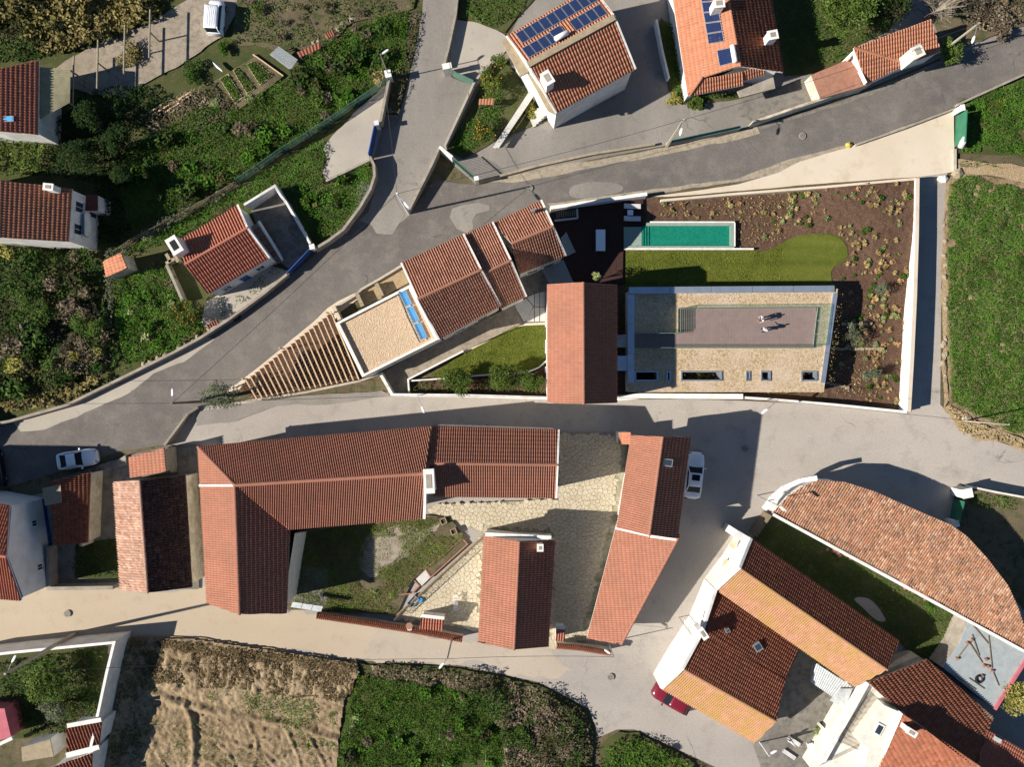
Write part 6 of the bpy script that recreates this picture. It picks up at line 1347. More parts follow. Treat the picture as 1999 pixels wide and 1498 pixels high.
# grass yard, beds, fence and small things of the farm
sheet('farm_grass', [(566, 1030), (836, 1005), (880, 1012), (912, 1052), (808, 1130), (796, 1155), (775, 1200), (600, 1190), (560, 1190)], M['earth'])
sheet('bare_patch', smooth_poly([(706, 1045), (740, 1030), (850, 1022), (870, 1030), (800, 1060), (770, 1110), (720, 1118), (695, 1100)]), M['gravel_lane'], .7)
sheet('concrete_pad', [(575, 1100), (640, 1110), (640, 1180), (570, 1185)], M['concrete_dk'], .1)
for k, (pts_, lab) in enumerate(([[(904, 1051), (913, 1062), (842, 1126), (831, 1110), (904, 1051)], 'brick-edged flower bed along the courtyard railing'], [[(810, 1133), (820, 1143), (805, 1158), (780, 1160)], 'brick kerb round the lower corner of the farm lawn'])):
    wall_run('bed_edging', lab, pts_, .3, .12, 'clay', cat='edging')
sheet('flower_bed', [(903, 1053), (911, 1062), (842, 1123), (833, 1111)], M['earth'])
m = MB(); m.prism([(P(x, y).x, P(x, y).y) for x, y in ((832, 1112), (841, 1127), (824, 1144), (813, 1130))], .1, .22); m.build('step_slab', M['slab'], None, label='pale stone step between the brick-edged bed and the lawn corner', cat='slab')
fn = thing('railing', 'dark iron railing slanting across the farm yard to the tile-capped wall', 'railing', P(860, 1120)); a, b = P(944, 1046), P(773, 1203); n = 44
m = MB(); m.bar(a + Vector((0, 0, .25)), b + Vector((0, 0, .25)), .16, .3); m.build('plinth', M['stone'], fn)
for z in (.5, 1.35): m = MB(); m.bar(a + Vector((0, 0, z)), b + Vector((0, 0, z)), .05, .05); m.build('rail', M['oldwood'], fn)
me = None
for i in range(n):
    p = a.lerp(b, (i + .5) / n)
    if me is None: m = MB(); m.box((0, 0, 0), (.035, .035, 1.0)); me = bpy.data.meshes.new('baluster'); me.from_pydata(m.v, [], m.f); me.materials.append(M['oldwood'])
    inst(me, 'baluster', fn, p + Vector((0, 0, .42)))
def tile_wall(label, pts, h, wd=.45, tm='t_brown'):
    q = [P(*p) for p in pts]; r = wall_run('tiled_wall', label, pts, h - .1, .22, 'white_old')
    for a, b in zip(q[:-1], q[1:]):
        d = (b - a).normalized(); n_ = Vector((-d.y, d.x, 0)) * wd / 2; up = Vector((0, 0, h))
        for s in (1, -1): tiles([a + up, b + up, b + n_ * s + up - Vector((0, 0, .14)), a + n_ * s + up - Vector((0, 0, .14))], M[tm], r, .2, .3, name='cap_tiles')
tile_wall('long white wall with clay tile coping along the lower lane', [(625, 1194), (720, 1208), (820, 1224), (905, 1240)], 1.4, .6)
tile_wall('short tile-capped wall closing the courtyard between the two pink roofs', [(1085, 1252), (1130, 1256), (1190, 1266)], 1.5, .5)
for k, (Q, lab) in enumerate((([(823, 1204, 2.2), (868, 1209, 2.2), (863, 1232, 1.7), (819, 1228, 1.7)], 'small striped tile roof over the meter kiosk in the lane wall'), ([(1086, 1227, 2.2), (1104, 1228, 2.2), (1103, 1252, 1.7), (1085, 1251, 1.7)], 'small tiled gate roof between the two pink-roofed houses'))):
    b_ = building('gate_roof', lab, 'kiosk', Q[0][0], Q[0][1]); walls(b_, Q, M['white'], .08); slab_roof(b_, [('t_red', Q)], 'white', .25, .35); verge_strip(b_, (Q[0][0], Q[0][1] - 2, 2.25), (Q[1][0], Q[1][1] - 2, 2.25), .3)
for k, (x, y) in enumerate(((867, 1016), (887, 1036))):
    c = P(x, y); t = thing('planter_box', ['square wooden planter by the farmhouse corner', 'square wooden planter by the brick-edged bed'][k], 'planter', c); m = MB()
    for dx, dy, sx, sy in ((0, .26, .6, .07), (0, -.26, .6, .07), (.265, 0, .07, .45), (-.265, 0, .07, .45)): m.box((c.x + dx * .9 - dy * .4, c.y + dx * .4 + dy * .9, .1), (sx, sy, .55), .42)
    m.build('sides', M['greywood'], t); m = MB(); m.box((c.x, c.y, .1), (.44, .44, .4), .42); m.build('soil', M['mulch'], t)
c = P(891, 1173); cl = thing('clothes_airer', 'white folding clothes airer on the stone courtyard', 'clothes airer', c); m = MB()
for i in range(6): m.bar((c.x - .2 + i * .08, c.y - .7, .85), (c.x - .2 + i * .08, c.y + .7, .85), .02, .02)
m.bar((c.x - .25, c.y - .7, .85), (c.x + .25, c.y - .7, .85), .03, .03); m.bar((c.x - .25, c.y + .7, .85), (c.x + .25, c.y + .7, .85), .03, .03); m.build('rack', M['lampwhite'], cl); m = MB()
for s in (-1, 1): m.bar((c.x - .25, c.y + s * .5, .1), (c.x + .25, c.y + s * .5, .85), .03, .03); m.bar((c.x + .25, c.y + s * .5, .1), (c.x - .25, c.y + s * .5, .85), .03, .03)
m.build('folding_legs', M['lampwhite'], cl)
c = P(808, 1172); bt = thing('blue_trough', 'faded blue trough beside the dark railing', 'trough', c); m = MB(); m.box((c.x, c.y, .12), (.7, 1.1, .06), -.75)
for dx, dy, sx, sy in ((.32, 0, .06, 1.1), (-.32, 0, .06, 1.1), (0, .52, .58, .06), (0, -.52, .58, .06)): m.box((c.x + dx * .73 + dy * .68, c.y - dx * .68 + dy * .73, .18), (sx, sy, .4), -.75)
m.build('trough_shell', M['zinc'], bt); m = MB(); c = P(822, 1170); m.tube([(c.x, c.y, .12), (c.x, c.y, .5)], [.18, .24], 12); m.build('bucket', M['tube_blue'], None, label='small blue bucket beside the faded blue trough', cat='bucket')
m = MB(); c = P(804, 1212); pot = thing('rooftop_pot', 'white cloth-wrapped pot standing on the tile-capped wall', 'pot', c); m.tube([(c.x, c.y, 1.3), (c.x, c.y, 1.6), (c.x, c.y, 1.75)], [.2, .3, .34], 10); m.build('pot_body', M['clay'], pot); m = MB(); m.tube([(c.x, c.y - .2, 1.35), (c.x, c.y - .3, 1.6)], [.12, .25], 8); m.build('cloth', M['hay'], pot)
# white panels lying at the farm gate
gp = thing('gate_canopy', 'pale blue sheet canopy at the gate next to the farmhouse wing', 'canopy', P(600, 1180))
for i in range(3): m = MB(); q = [(572 + i * 20, 1176 + i * 3), (591 + i * 20, 1178.6 + i * 3), (587 + i * 20, 1189 + i * 3), (568 + i * 20, 1186 + i * 3)]; m.prism([(P(x, y, 2).x, P(x, y, 2).y) for x, y in q], 1.95, 2.0); m.build('sheet', M['sheet'], gp)
for x, y in ((574, 1184), (628, 1190)): c = P(x, y); m = MB(); m.box((c.x, c.y, .08), (.08, .08, 1.86)); m.build('post', M['metal'], gp)
# rubble beside the curved barn, beams in the yard
for k in range(46):
    t = rnd.random(); x, y = (1600 + t * 60, 1058 + t * 32) if k < 16 else (1755 + t * 50, 1135 + t * 28); c = P(x + rnd.uniform(-6, 6), y + rnd.uniform(-5, 7)); s = rnd.uniform(.16, .4)
    m = MB(); m.box((c.x, c.y, .15), (s, s * rnd.uniform(.5, .9), s * rnd.uniform(.4, .8)), rnd.random() * 3); m.box((c.x + s * .2, c.y + s * .1, .15 + s * .4), (s * .6, s * .5, s * .3), rnd.random() * 3); m.build('brick_rubble', M['clay'], None, label='broken clay rubble along the wall of the mottled barn', cat='rubble', group='clay rubble by the mottled barn')
# vegetable plots on the slope
for k, (pts_, lab) in enumerate((([(432, 156), (448, 147), (476, 192), (462, 204)], 'narrow weedy vegetable plot with timber edging beside the cabbages'), ([(458, 140), (466, 134), (500, 175), (484, 184)], 'timber-edged vegetable plot of green seedlings between two others'), ([(484, 128), (500, 122), (534, 150), (510, 168)], 'timber-edged vegetable plot nearest the corrugated sheet'))):
    q = [P(*p) for p in pts_]; t = thing('vegetable_plot', lab, 'vegetable bed', sum(q, Vector()) / 4); m = MB(); m.prism([(p.x, p.y) for p in q], .0, .22); m.build('soil', M['earth'], t)
    for i in range(4): m = MB(); m.bar(q[i] + Vector((0, 0, .17)), q[(i + 1) % 4] + Vector((0, 0, .17)), .06, .3); m.build('edging_board', M['timber'], t)
    x, y = scatter(q, 150); leaves('seedlings', x, y, .34 + RN.uniform(0, .15, len(x)), .2, M['l_grass'], t, kind='stuff')
sheet('plot_path', [(420, 160), (500, 112), (556, 152), (470, 215)], M['earth'], .1)
m = MB(); m.bar(P(496, 108) + Vector((0, 0, .15)), P(555, 150) + Vector((0, 0, .15)), .1, .3); m.build('edging_board', M['timber'], None, label='long pale board edging the vegetable plots', cat='board')
def lean_to(label, Q, h0, h1, mat, ribs=10, name='corrugated_roof'):
    r = thing(name, label, 'shelter', P(*Q[0])); q = [P(Q[0][0], Q[0][1], h1), P(Q[1][0], Q[1][1], h1), P(Q[2][0], Q[2][1], h0), P(Q[3][0], Q[3][1], h0)]; m = MB()
    for i in range(ribs):
        u0, u1 = i / ribs, (i + 1) / ribs; um = (u0 + u1) / 2; up_ = Vector((0, 0, .06)); m.add([q[0].lerp(q[1], u0), q[3].lerp(q[2], u0), q[3].lerp(q[2], um) + up_, q[0].lerp(q[1], um) + up_, q[0].lerp(q[1], u1), q[3].lerp(q[2], u1)], [(0, 1, 2, 3), (3, 2, 5, 4)])
    m.build('ribbed_sheet', M[mat], r); cen = sum(q, Vector()) / 4
    for p in q: m = MB(); e = p.lerp(cen, .08); m.box((e.x, e.y, 0), (.08, .08, p.z - .02)); m.build('post', M['greywood'], r)
lean_to('red tiled sheet shelter on the slope beside the glasshouse sheet', [(580, 102), (626, 82), (627, 94), (586, 112)], 1.1, 1.4, 't_red', 7)
lean_to('small square red shelter higher on the weedy slope', [(634, 66), (650, 57), (655, 68), (640, 75)], .9, 1.2, 't_red', 4)
lean_to('small orange hen house roof among the orange trees', [(936, 193), (966, 192), (964, 205), (935, 204)], 1.3, 1.7, 't_orange', 5)
lean_to('small red tiled cover at the road wall below the cottage', [(403, 636), (424, 622), (428, 630), (407, 644)], .9, 1.2, 't_red', 5)
lean_to('grey-blue ribbed glasshouse sheet over the vegetable plots', [(527, 106), (545, 90), (582, 116), (568, 137)], .9, 1.1, 'greyroof', 14)
for k, (x, y, a_, l_) in enumerate(((345, 200, .55, 3.5), (330, 210, .5, 4), (352, 205, .6, 3), (300, 222, .6, 2.5))):
    c = P(x, y); d = Vector((math.cos(a_), math.sin(a_), 0)) * l_ / 2; m = MB(); m.bar(c - d + Vector((0, 0, .25 + k * .08)), c + d + Vector((0, 0, .3 + k * .08)), .14, .08); m.build('plank', M['timber'], None, label='long plank in the pile beside the gravel track', cat='plank', group='planks piled by the gravel track')
m = MB(); c = P(421, 125, 1); m.loft([[(c.x + x, c.y - x * .9 + s * w_, z) for s, z in ((-1, .5), (1, .5), (0, .75))] for x, w_ in ((-.4, .1), (-.1, .22), (.5, .12))]); m.build('tarpaulin_bundle', M['hay'], None, label='white wrapped bundle lying by the vegetable plots', cat='bundle')
# T-shaped frames on the track
for k, (x, y) in enumerate(((313, 82), (265, 112), (214, 140), (168, 170))):
    c = P(x, y); t = thing('vine_trellis', 'rustic post with a long cross beam beside the gravel track', 'trellis', c, 'vine trellises by the track'); z = 2.0; m = MB(); m.tube([c, c + Vector((0, 0, z))], .07, 7); m.build('post', M['oldwood'], t); m = MB(); m.tube([c + Vector((0, 2.2, z + .05)), c + Vector((-.1, -2.4, z + .05))], .08, 7); m.build('cross_beam', M['greywood'], t)
# vineyard posts
for k, (x, y) in enumerate(((690, 1417), (780, 1424), (861, 1428), (860, 1426), (682, 1490), (768, 1492), (868, 1478), (950, 1470))):
    if k == 3: continue
    c = P(x, y); m = MB(); m.tube([c, c + Vector((.02, 0, 1.7))], [.07, .05], 6); t = thing('vine_post', 'weathered post standing in the overgrown vineyard grass', 'post', c, 'vineyard posts'); m.build('stake', M['greywood'], t); m = MB(); m.tube([c + Vector((.02, 0, 1.7)), c + Vector((.02, 0, 1.76))], [.055, .03], 6); m.build('post_tip', M['hay'], t)
# furrows on the ploughed field: ridges of turned earth
def ridge_of_soil(label, pts, wd, h, mat='dry_soil'):
    q = [P(*p) for p in pts]; rings = []
    for i in range(len(q)):
        d = (q[min(i + 1, len(q) - 1)] - q[max(i - 1, 0)]).normalized(); n_ = Vector((-d.y, d.x, 0)); w_ = wd * rnd.uniform(.7, 1.2); rings.append([tuple(q[i] + n_ * w_ * s + Vector((0, 0, z * h * rnd.uniform(.7, 1.2) + .12))) for s, z in ((-1, 0), (-.45, .8), (.1, 1), (.55, .6), (1, 0))])
    m = MB(); m.loft(rings, cap=False); m.build('soil_ridge', M[mat], None, True, kind='stuff', label=label, cat='soil')
def wob(a, b, n, amp): return [(a[0] + (b[0] - a[0]) * i / n + rnd.uniform(-amp, amp), a[1] + (b[1] - a[1]) * i / n + rnd.uniform(-amp, amp)) for i in range(n + 1)]
# relief of the ploughed field: raked bank, wheel tracks, turned ridges and clods
def seg_dist(x, y, pts):
    d = np.full(x.shape, 1e9)
    for (x1, y1), (x2, y2) in zip(pts[:-1], pts[1:]):
        vx, vy = x2 - x1, y2 - y1; t = np.clip(((x - x1) * vx + (y - y1) * vy) / (vx * vx + vy * vy), 0, 1); d = np.minimum(d, np.hypot(x - x1 - t * vx, y - y1 - t * vy))
    return d
gx, gy = np.meshgrid(np.arange(205, 712, 2.6), np.arange(1240, 1540, 2.6)); nyy, nxx = gx.shape
wx = (gx - 1000) * S; wy = (749 - gy) * S
z = fbm(wx, wy, .9, 3) * .10 + fbm(wx, wy, .28, 8) * .26
bank = np.clip((gy - (1262 + (gx - 330) * .10)) / 8, 0, 1) * np.clip(((1352 + (gx - 330) * .05) - gy) / 14, 0, 1) * np.clip((gx - 300) / 30, 0, 1)
z += bank * (vnoise(wx + wy * -.25 + fbm(wx, wy, 1.5, 2) * .8, wy * .16, .17, 5) * .16 + vnoise(wx + wy * -.25 + fbm(wx, wy, 1.5, 2), wy * .2, .5, 6) * .16)
warp = (fbm(wx, wy, 2.0, 4) - .5) * 7
for pts_, w_, h_ in (([(275, 1342), (320, 1358), (362, 1375), (378, 1400), (382, 1450), (376, 1540)], 6, .34), ([(366, 1372), (420, 1388), (480, 1398), (560, 1412), (670, 1445)], 6, .32), ([(488, 1408), (502, 1440), (505, 1470), (488, 1520)], 4, .2), ([(400, 1430), (470, 1450), (500, 1462)], 3.5, .16), ([(420, 1440), (450, 1470), (470, 1520)], 3, .14), ([(520, 1470), (545, 1500), (560, 1530)], 3.5, .14), ([(560, 1420), (580, 1460), (600, 1530)], 3, .12), ([(600, 1430), (630, 1480), (650, 1530)], 3, .15), ([(270, 1400), (300, 1440), (340, 1530)], 3.5, .12), ([(400, 1475), (440, 1500), (450, 1530)], 3, .12)):
    d = seg_dist(gx + warp, gy + warp * .6, pts_); h_ = h_ * (.2 + .8 * fbm(wx, wy, .8, 9)); z += h_ * np.exp(-(d / w_) ** 2) - h_ * .5 * np.exp(-((d - w_ * 2.0) / w_) ** 2)
keep = inpoly(gx.ravel(), gy.ravel(), PF).reshape(gx.shape); V = np.stack([wx, wy, np.maximum(z, 0) + .22], -1).reshape(-1, 3); idx = np.arange(gx.size).reshape(gx.shape)
q = np.stack([idx[:-1, :-1], idx[1:, :-1], idx[1:, 1:], idx[:-1, 1:]], -1); kk = keep[:-1, :-1] & keep[1:, :-1] & keep[1:, 1:] & keep[:-1, 1:]; q = q[kk]
u_, inv = np.unique(q, return_inverse=True); fo = raw('field_soil', V[u_], inv.reshape(q.shape), M['field'], None, kind='structure'); fo.data.polygons.foreach_set('use_smooth', [True] * len(q))
clods = MB(); x, y = scatter(PP([(275, 1345), (660, 1370), (655, 1500), (225, 1500)]), 1.6); s = fbm(x, y, 3, 5); k_ = s > .5; x, y = x[k_], y[k_]
for a, b in zip(x, y): zz = rnd.uniform(.05, .14); clods.box((a, b, .3), (zz * 1.6, zz * 1.2, zz), rnd.random() * 3)
clods.build('clods', M['dry_soil'], None, kind='stuff', label='clods of dry earth over the ploughed field', cat='soil')
# stones along banks
for k in range(60):
    t = rnd.random()
    if k < 20: x, y = 610 + t * 90, 92 - t * 62 + rnd.uniform(-4, 4); lab, g = 'pale rock in the rough stone line on the weedy slope', 'rocks on the weedy slope'
    elif k < 42: x, y = 1842 + rnd.uniform(-3, 6), 440 + t * 340; lab, g = 'pale rock on the bank between the side lane and the green field', 'rocks on the field bank'
    else: x, y = 400 - t * 120, 655 + t * 62 + rnd.uniform(-6, 2); lab, g = 'pale rock on top of the road retaining wall', 'rocks on the retaining wall'
    c = P(x, y); s = rnd.uniform(.14, .34); bm = bmesh.new(); bmesh.ops.create_icosphere(bm, subdivisions=1, radius=s)
    for v in bm.verts: v.co = Vector((v.co.x * rnd.uniform(.7, 1.3), v.co.y * rnd.uniform(.7, 1.2), v.co.z * rnd.uniform(.5, .9)))
    me = bpy.data.meshes.new('rock'); bm.to_mesh(me); bm.free(); me.materials.append(M['stone']); o = bpy.data.objects.new('rock', me); C.objects.link(o); o.location = c + Vector((0, 0, .15 + (.9 if k >= 42 else 0) * 0)); props(o, lab, 'rock', g)
for k, (x, y, s, mat, lab) in enumerate(((1840, 350, .55, 'white', 'white broken block at the head of the side lane'), (1867, 340, .6, 'stone', 'large pale boulder beside the dirt path'), (1655, 284, .35, 'yellow', 'small yellow marker block on the upper road edge'), (1883, 818, .35, 'white', 'white marker stone at the foot of the field pole'))):
    c = P(x, y); bm = bmesh.new(); bmesh.ops.create_icosphere(bm, subdivisions=1, radius=s)
    for v in bm.verts: v.co = Vector((v.co.x * rnd.uniform(.8, 1.2), v.co.y * rnd.uniform(.7, 1.1), max(-.1, v.co.z * rnd.uniform(.7, 1))))
    me = bpy.data.meshes.new('boulder'); bm.to_mesh(me); bm.free(); me.materials.append(M[mat]); o = bpy.data.objects.new('boulder', me); C.objects.link(o); o.location = c + Vector((0, 0, .12)); props(o, lab, 'rock')
m = MB(); c = P(1882, 276, 1.6); sc2 = thing('scarecrow', 'white and pink cloth bundle on a stake behind the green sheet gate', 'scarecrow', c - Vector((0, 0, 1.6))); m.tube([(c.x, c.y, 0), (c.x, c.y, 1.7)], .03, 6); m.build('stake', M['greywood'], sc2); m = MB(); m.tube([(c.x - .05, c.y - .4, 1.1), (c.x, c.y, 1.5), (c.x, c.y + .45, 1.65)], [.25, .3, .1], 8); m.build('cloth', M['hay'], sc2); m = MB(); m.tube([(c.x + .2, c.y - .3, 1.2), (c.x + .22, c.y + .1, 1.4)], [.16, .12], 8); m.build('sash', M['pink'], sc2)
tyre(462, 618, .12, .36, 'black tyre in the cottage forecourt near the red tiled cover')
# ------------------------------------------------------------------ vegetation
ground_cover('reeds', 'tall yellow-brown reeds along the gravel track', [(-60, -60), (330, -60), (320, 30), (230, 80), (140, 105), (90, 110), (40, 70), (-60, 60)], M['l_reed'], 55, .5, 1.6, 1.8, 3, tilt=1.2)
ground_cover('dark_scrub', 'dark bramble scrub below the reeds', [(-60, 40), (40, 45), (80, 80), (110, 105), (60, 118), (-60, 130)], M['l_dark'], 60, .3, 1.2, 1.8, 4)
ground_cover('slope_weeds', 'rough weeds and dead stalks on the dry upper slope', [(470, -60), (825, -60), (805, 20), (690, 45), (640, 85), (560, 100), (500, 85), (455, 90)], M['l_scrub'], 34, .22, .35, 2.5, 5, thin=.32)
ground_cover('slope_weeds', 'lush green weeds on the slope above the mesh fence', [(640, 95), (700, 50), (800, 25), (795, 130), (760, 152), (700, 200), (620, 255), (520, 320), (440, 365), (330, 420), (262, 450), (240, 380), (250, 300), (300, 262), (400, 215), (470, 216), (560, 155), (600, 115)], M['l_grass'], 120, .18, .75, 2.6, 6)
ground_cover('slope_weeds', 'brown stalks and brambles beside the vegetable plots', [(290, 235), (345, 195), (420, 165), (470, 220), (400, 260), (300, 275)], M['l_brown'], 50, .26, .6, 1.5, 7)
ground_cover('dark_scrub', 'scrub with shade painted into its leaf colour between the two western houses', [(110, 240), (180, 190), (290, 170), (320, 200), (250, 300), (240, 380), (262, 450), (240, 480), (195, 480), (190, 360), (60, 345), (100, 270)], M['l_shade'], 85, .24, 1.4, 2, 8)  # leaf colour carries the shade of the hollow
ground_cover('slope_weeds', 'bright weeds between the mesh fence and the cottage', [(480, 368), (560, 312), (632, 272), (640, 300), (628, 345), (638, 358), (590, 380), (550, 368), (488, 408), (465, 398), (350, 465), (330, 480), (250, 490), (300, 460), (400, 410)], M['l_field'], 130, .17, .55, 1.8, 9)
ground_cover('slope_weeds', 'green weeds inside the curving road wall', [(640, 362), (722, 322), (730, 350), (706, 402), (672, 446), (616, 480), (580, 420), (572, 392), (600, 378)], M['l_field'], 130, .17, .5, 1.8, 10)
ground_cover('ivy', 'dull ivy growing over the wire fence line', [(215, 500), (320, 440), (420, 385), (472, 352), (478, 362), (425, 402), (330, 455), (240, 510), (225, 640), (210, 640)], M['l_olive'], 90, .22, 1.5, 1.5, 11, thin=.3)
ground_cover('bramble_thicket', 'tangled dark thicket on the western slope', [(-60, 485), (190, 490), (205, 520), (215, 640), (245, 690), (235, 715), (120, 760), (-60, 800)], M['l_dark'], 75, .3, 2.2, 3.2, 12)
ground_cover('bramble_thicket', 'grey-brown dead brambles above the road', [(90, 600), (180, 560), (240, 690), (200, 735), (110, 725)], M['l_brown'], 65, .26, 1.9, 2.4, 13, thin=.3)
ground_cover('reeds', 'dry yellow reeds along the road retaining wall', [(-60, 690), (60, 680), (130, 720), (210, 745), (130, 785), (-60, 822)], M['l_reed'], 60, .42, 1.2, 1.6, 14, thin=.34)
ground_cover('vegetable_weeds', 'bright green leafy weeds in the cottage garden', [(228, 545), (290, 530), (330, 500), (360, 590), (400, 620), (398, 640), (330, 690), (255, 715), (240, 670), (225, 600)], M['l_field'], 120, .2, .6, 1.5, 15)
ground_cover('dry_weeds', 'dry weedy patch beside the cottage garden wall', [(285, 520), (330, 510), (352, 570), (330, 590), (290, 570)], M['l_brown'], 60, .2, .5, 1.5, 16)
ground_cover('ivy', 'dark climbing shrubs below the slope house', [(-40, 270), (60, 268), (100, 275), (90, 345), (-40, 345)], M['l_tree'], 80, .25, 1.6, 1.4, 17, thin=.3)
ground_cover('wall_weeds', 'sparse dry weeds on top of the road retaining wall', [(150, 780), (260, 722), (400, 650), (402, 640), (340, 680), (240, 715), (140, 770)], M['l_reed'], 26, .2, .3, 1.2, 18, thin=.4)
ground_cover('field_grass', 'lush green crop covering the field beside the side lane', [(1852, 360), (1885, 345), (1999, 372), (2100, 395), (2100, 885), (1965, 842), (1895, 810), (1852, 780), (1846, 600), (1846, 450)], M['l_field'], 260, .15, .36, 1.7, 19, thin=.24, tilt=1.0)
ground_cover('field_grass', 'green weeds in the allotment behind the green gate', [(1870, 215), (1900, 195), (2060, 130), (2060, 315), (1999, 303), (1872, 297)], M['l_field'], 180, .16, .5, 1.4, 20, thin=.3)
ground_cover('path_grass', 'narrow green strip along the dirt path', [(1866, 312), (1930, 318), (1960, 326), (1900, 328), (1866, 324)], M['l_field'], 60, .16, .12, 1.5, 21)
ground_cover('scrub', 'brown scrub beside the upper road beyond the roadside house', [(1850, -40), (2060, -60), (2060, 20), (1999, 45), (1920, 70), (1880, 60)], M['l_brown'], 60, .3, 1.2, 2, 22)
ground_cover('back_grass', 'dark grass in the garden behind the orange-roofed house', [(1510, -40), (1780, -40), (1730, 60), (1660, 92), (1650, 115), (1540, 148)], M['l_grass'], 45, .18, .2, 2, 23)
ground_cover('hedge_strip', 'hedge and flowers along the orange-roofed house', [(1286, 40), (1310, 50), (1342, 188), (1420, 186), (1500, 166), (1504, 176), (1420, 196), (1340, 204), (1312, 186)], M['l_grass'], 80, .2, .6, 1.2, 24)
ground_cover('orchard_grass', 'bright grass under the orange trees', [(935, 210), (960, 170), (985, 150), (975, 240), (950, 275), (905, 305), (880, 293)], M['l_field'], 70, .2, .3, 1.5, 25)
ground_cover('garden_grass', 'green garden grass beside the driveway', [(905, -40), (1060, -40), (1000, 40), (960, 60), (915, 35)], M['l_grass'], 65, .2, .4, 1.5, 26)
ground_cover('vineyard_grass', 'thick green grass in the old vineyard', [(702, 1315), (850, 1330), (960, 1360), (985, 1420), (1000, 1520), (655, 1520), (668, 1440), (680, 1365)], M['l_grass'], 190, .17, .6, 1.6, 27, tilt=1.0, thin=.25)
ground_cover('bank_scrub', 'brown and green scrub along the lower lane bank', [(705, 1295), (900, 1306), (1050, 1338), (1142, 1390), (1155, 1440), (1150, 1520), (990, 1520), (975, 1420), (950, 1360), (850, 1332), (720, 1318)], M['l_brown'], 70, .27, 1.3, 2, 28, thin=.28)
ground_cover('bank_scrub', 'green bushes on the lower lane bank', [(900, 1330), (1060, 1350), (1140, 1400), (1140, 1520), (1000, 1520), (980, 1420)], M['l_dark'], 60, .28, 1.6, 2, 29, thin=.42)
ground_cover('bank_scrub', 'green scrub wedge below the lane near the red car', [(1205, 1436), (1245, 1434), (1345, 1486), (1400, 1540), (1170, 1540), (1180, 1460)], M['l_grass'], 75, .26, .9, 1.8, 30)
ground_cover('field_tufts', 'scattered green tufts on the dry ploughed field', [(300, 1320), (480, 1340), (660, 1370), (655, 1460), (520, 1400), (380, 1370), (290, 1345)], M['l_field'], 90, .15, .2, 1.3, 31, thin=.47, z=.44)
ground_cover('field_tufts', 'weedy shaded edge of the ploughed field', [(255, 1245), (330, 1262), (290, 1330), (270, 1400), (300, 1500), (215, 1500), (240, 1300)], M['l_scrub'], 80, .16, .25, 1.5, 32, thin=.4, z=.36)
ground_cover('field_tufts', 'low weeds among the furrows of the ploughed field', [(280, 1390), (650, 1440), (650, 1500), (240, 1500)], M['l_scrub'], 60, .13, .12, 1.4, 33, thin=.53, z=.44)
ground_cover('lawn_grass', 'short mown blades of the striped lawn by the pool', [(1222, 489), (1470, 489), (1486, 493), (1515, 484), (1555, 463), (1600, 458), (1640, 470), (1650, 500), (1620, 522), (1619, 545), (1630, 562), (1222, 562)], M['l_lawn'], 110, .12, .05, 1, 51, z=.30, rough=0, tilt=.5, cat='grass')
ground_cover('lawn_grass', 'short mown blades of the triangular lawn', [(842, 733), (905, 692), (1005, 640), (1070, 636), (1070, 703), (1042, 722), (990, 725), (870, 735)], M['l_lawn'], 110, .12, .05, 1, 52, z=.23, rough=0, tilt=.5, cat='grass')
ground_cover('straw', 'dark straw and dead stalks on the bank above the ploughed field', [(265, 1246), (385, 1250), (500, 1266), (698, 1296), (690, 1345), (660, 1365), (480, 1345), (310, 1330)], M['l_straw'], 120, .22, .25, 1.2, 53, thin=.3, tilt=.4, z=.5)
ground_cover('mulch_sprigs', 'sparse dry sprigs scattered through the brown mulch', [(1292, 398), (1500, 382), (1740, 362), (1740, 560), (1720, 780), (1630, 770), (1650, 560), (1662, 500), (1600, 450), (1490, 478), (1440, 478), (1440, 432), (1292, 428)], M['l_dry'], 16, .15, .12, 1.3, 54, z=.3, rough=0, thin=.42)
ground_cover('farm_lawn', 'patchy yellow-green farmyard lawn', [(566, 1034), (836, 1010), (880, 1014), (908, 1052), (806, 1132), (790, 1160), (772, 1198), (640, 1190), (575, 1185)], M['l_yard'], 200, .12, .13, 2.2, 34, thin=.40, z=.37, hole=[smooth_poly([(715, 1060), (745, 1045), (790, 1050), (775, 1095), (735, 1110), (710, 1100)])])
ground_cover('farm_lawn', 'thin grass straggling over the bare patch of the farmyard', [(700, 1035), (860, 1020), (800, 1065), (770, 1115), (700, 1110)], M['l_yard'], 60, .12, .1, 1.0, 55, thin=.46, z=.37)
ground_cover('yard_grass', 'short dark grass in the long yard of the double barn', [(1500, 1030), (1535, 1022), (1890, 1222), (1845, 1295), (1795, 1290), (1750, 1245), (1480, 1058)], M['l_grass'], 45, .15, .15, 2, 35, hole=[[(1655, 1160), (1700, 1160), (1735, 1215), (1690, 1200)]])
ground_cover('east_weeds', 'weeds behind the white gate pillar', [(1880, 955), (1980, 980), (1980, 1000), (1890, 985)], M['l_grass'], 60, .2, .4, 1.2, 36)
ground_cover('walled_plants', 'dense dark plants in the walled garden', [(5, 1285), (210, 1265), (198, 1400), (100, 1430), (5, 1400)], M['l_dark'], 70, .24, .9, 1.6, 37)
ground_cover('shed_weeds', 'dark weeds in the yard behind the brown shed', [(152, 1062), (232, 1054), (236, 1126), (152, 1124)], M['l_dark'], 60, .2, .4, 1.4, 38)
ground_cover('verge_grass', 'dry grass on the verge of the green field', [(1840, 800), (1850, 790), (1900, 822), (1965, 852), (2060, 885), (2060, 905), (1960, 866), (1880, 848)], M['l_dry'], 40, .22, .15, 1.5, 39, thin=.35)
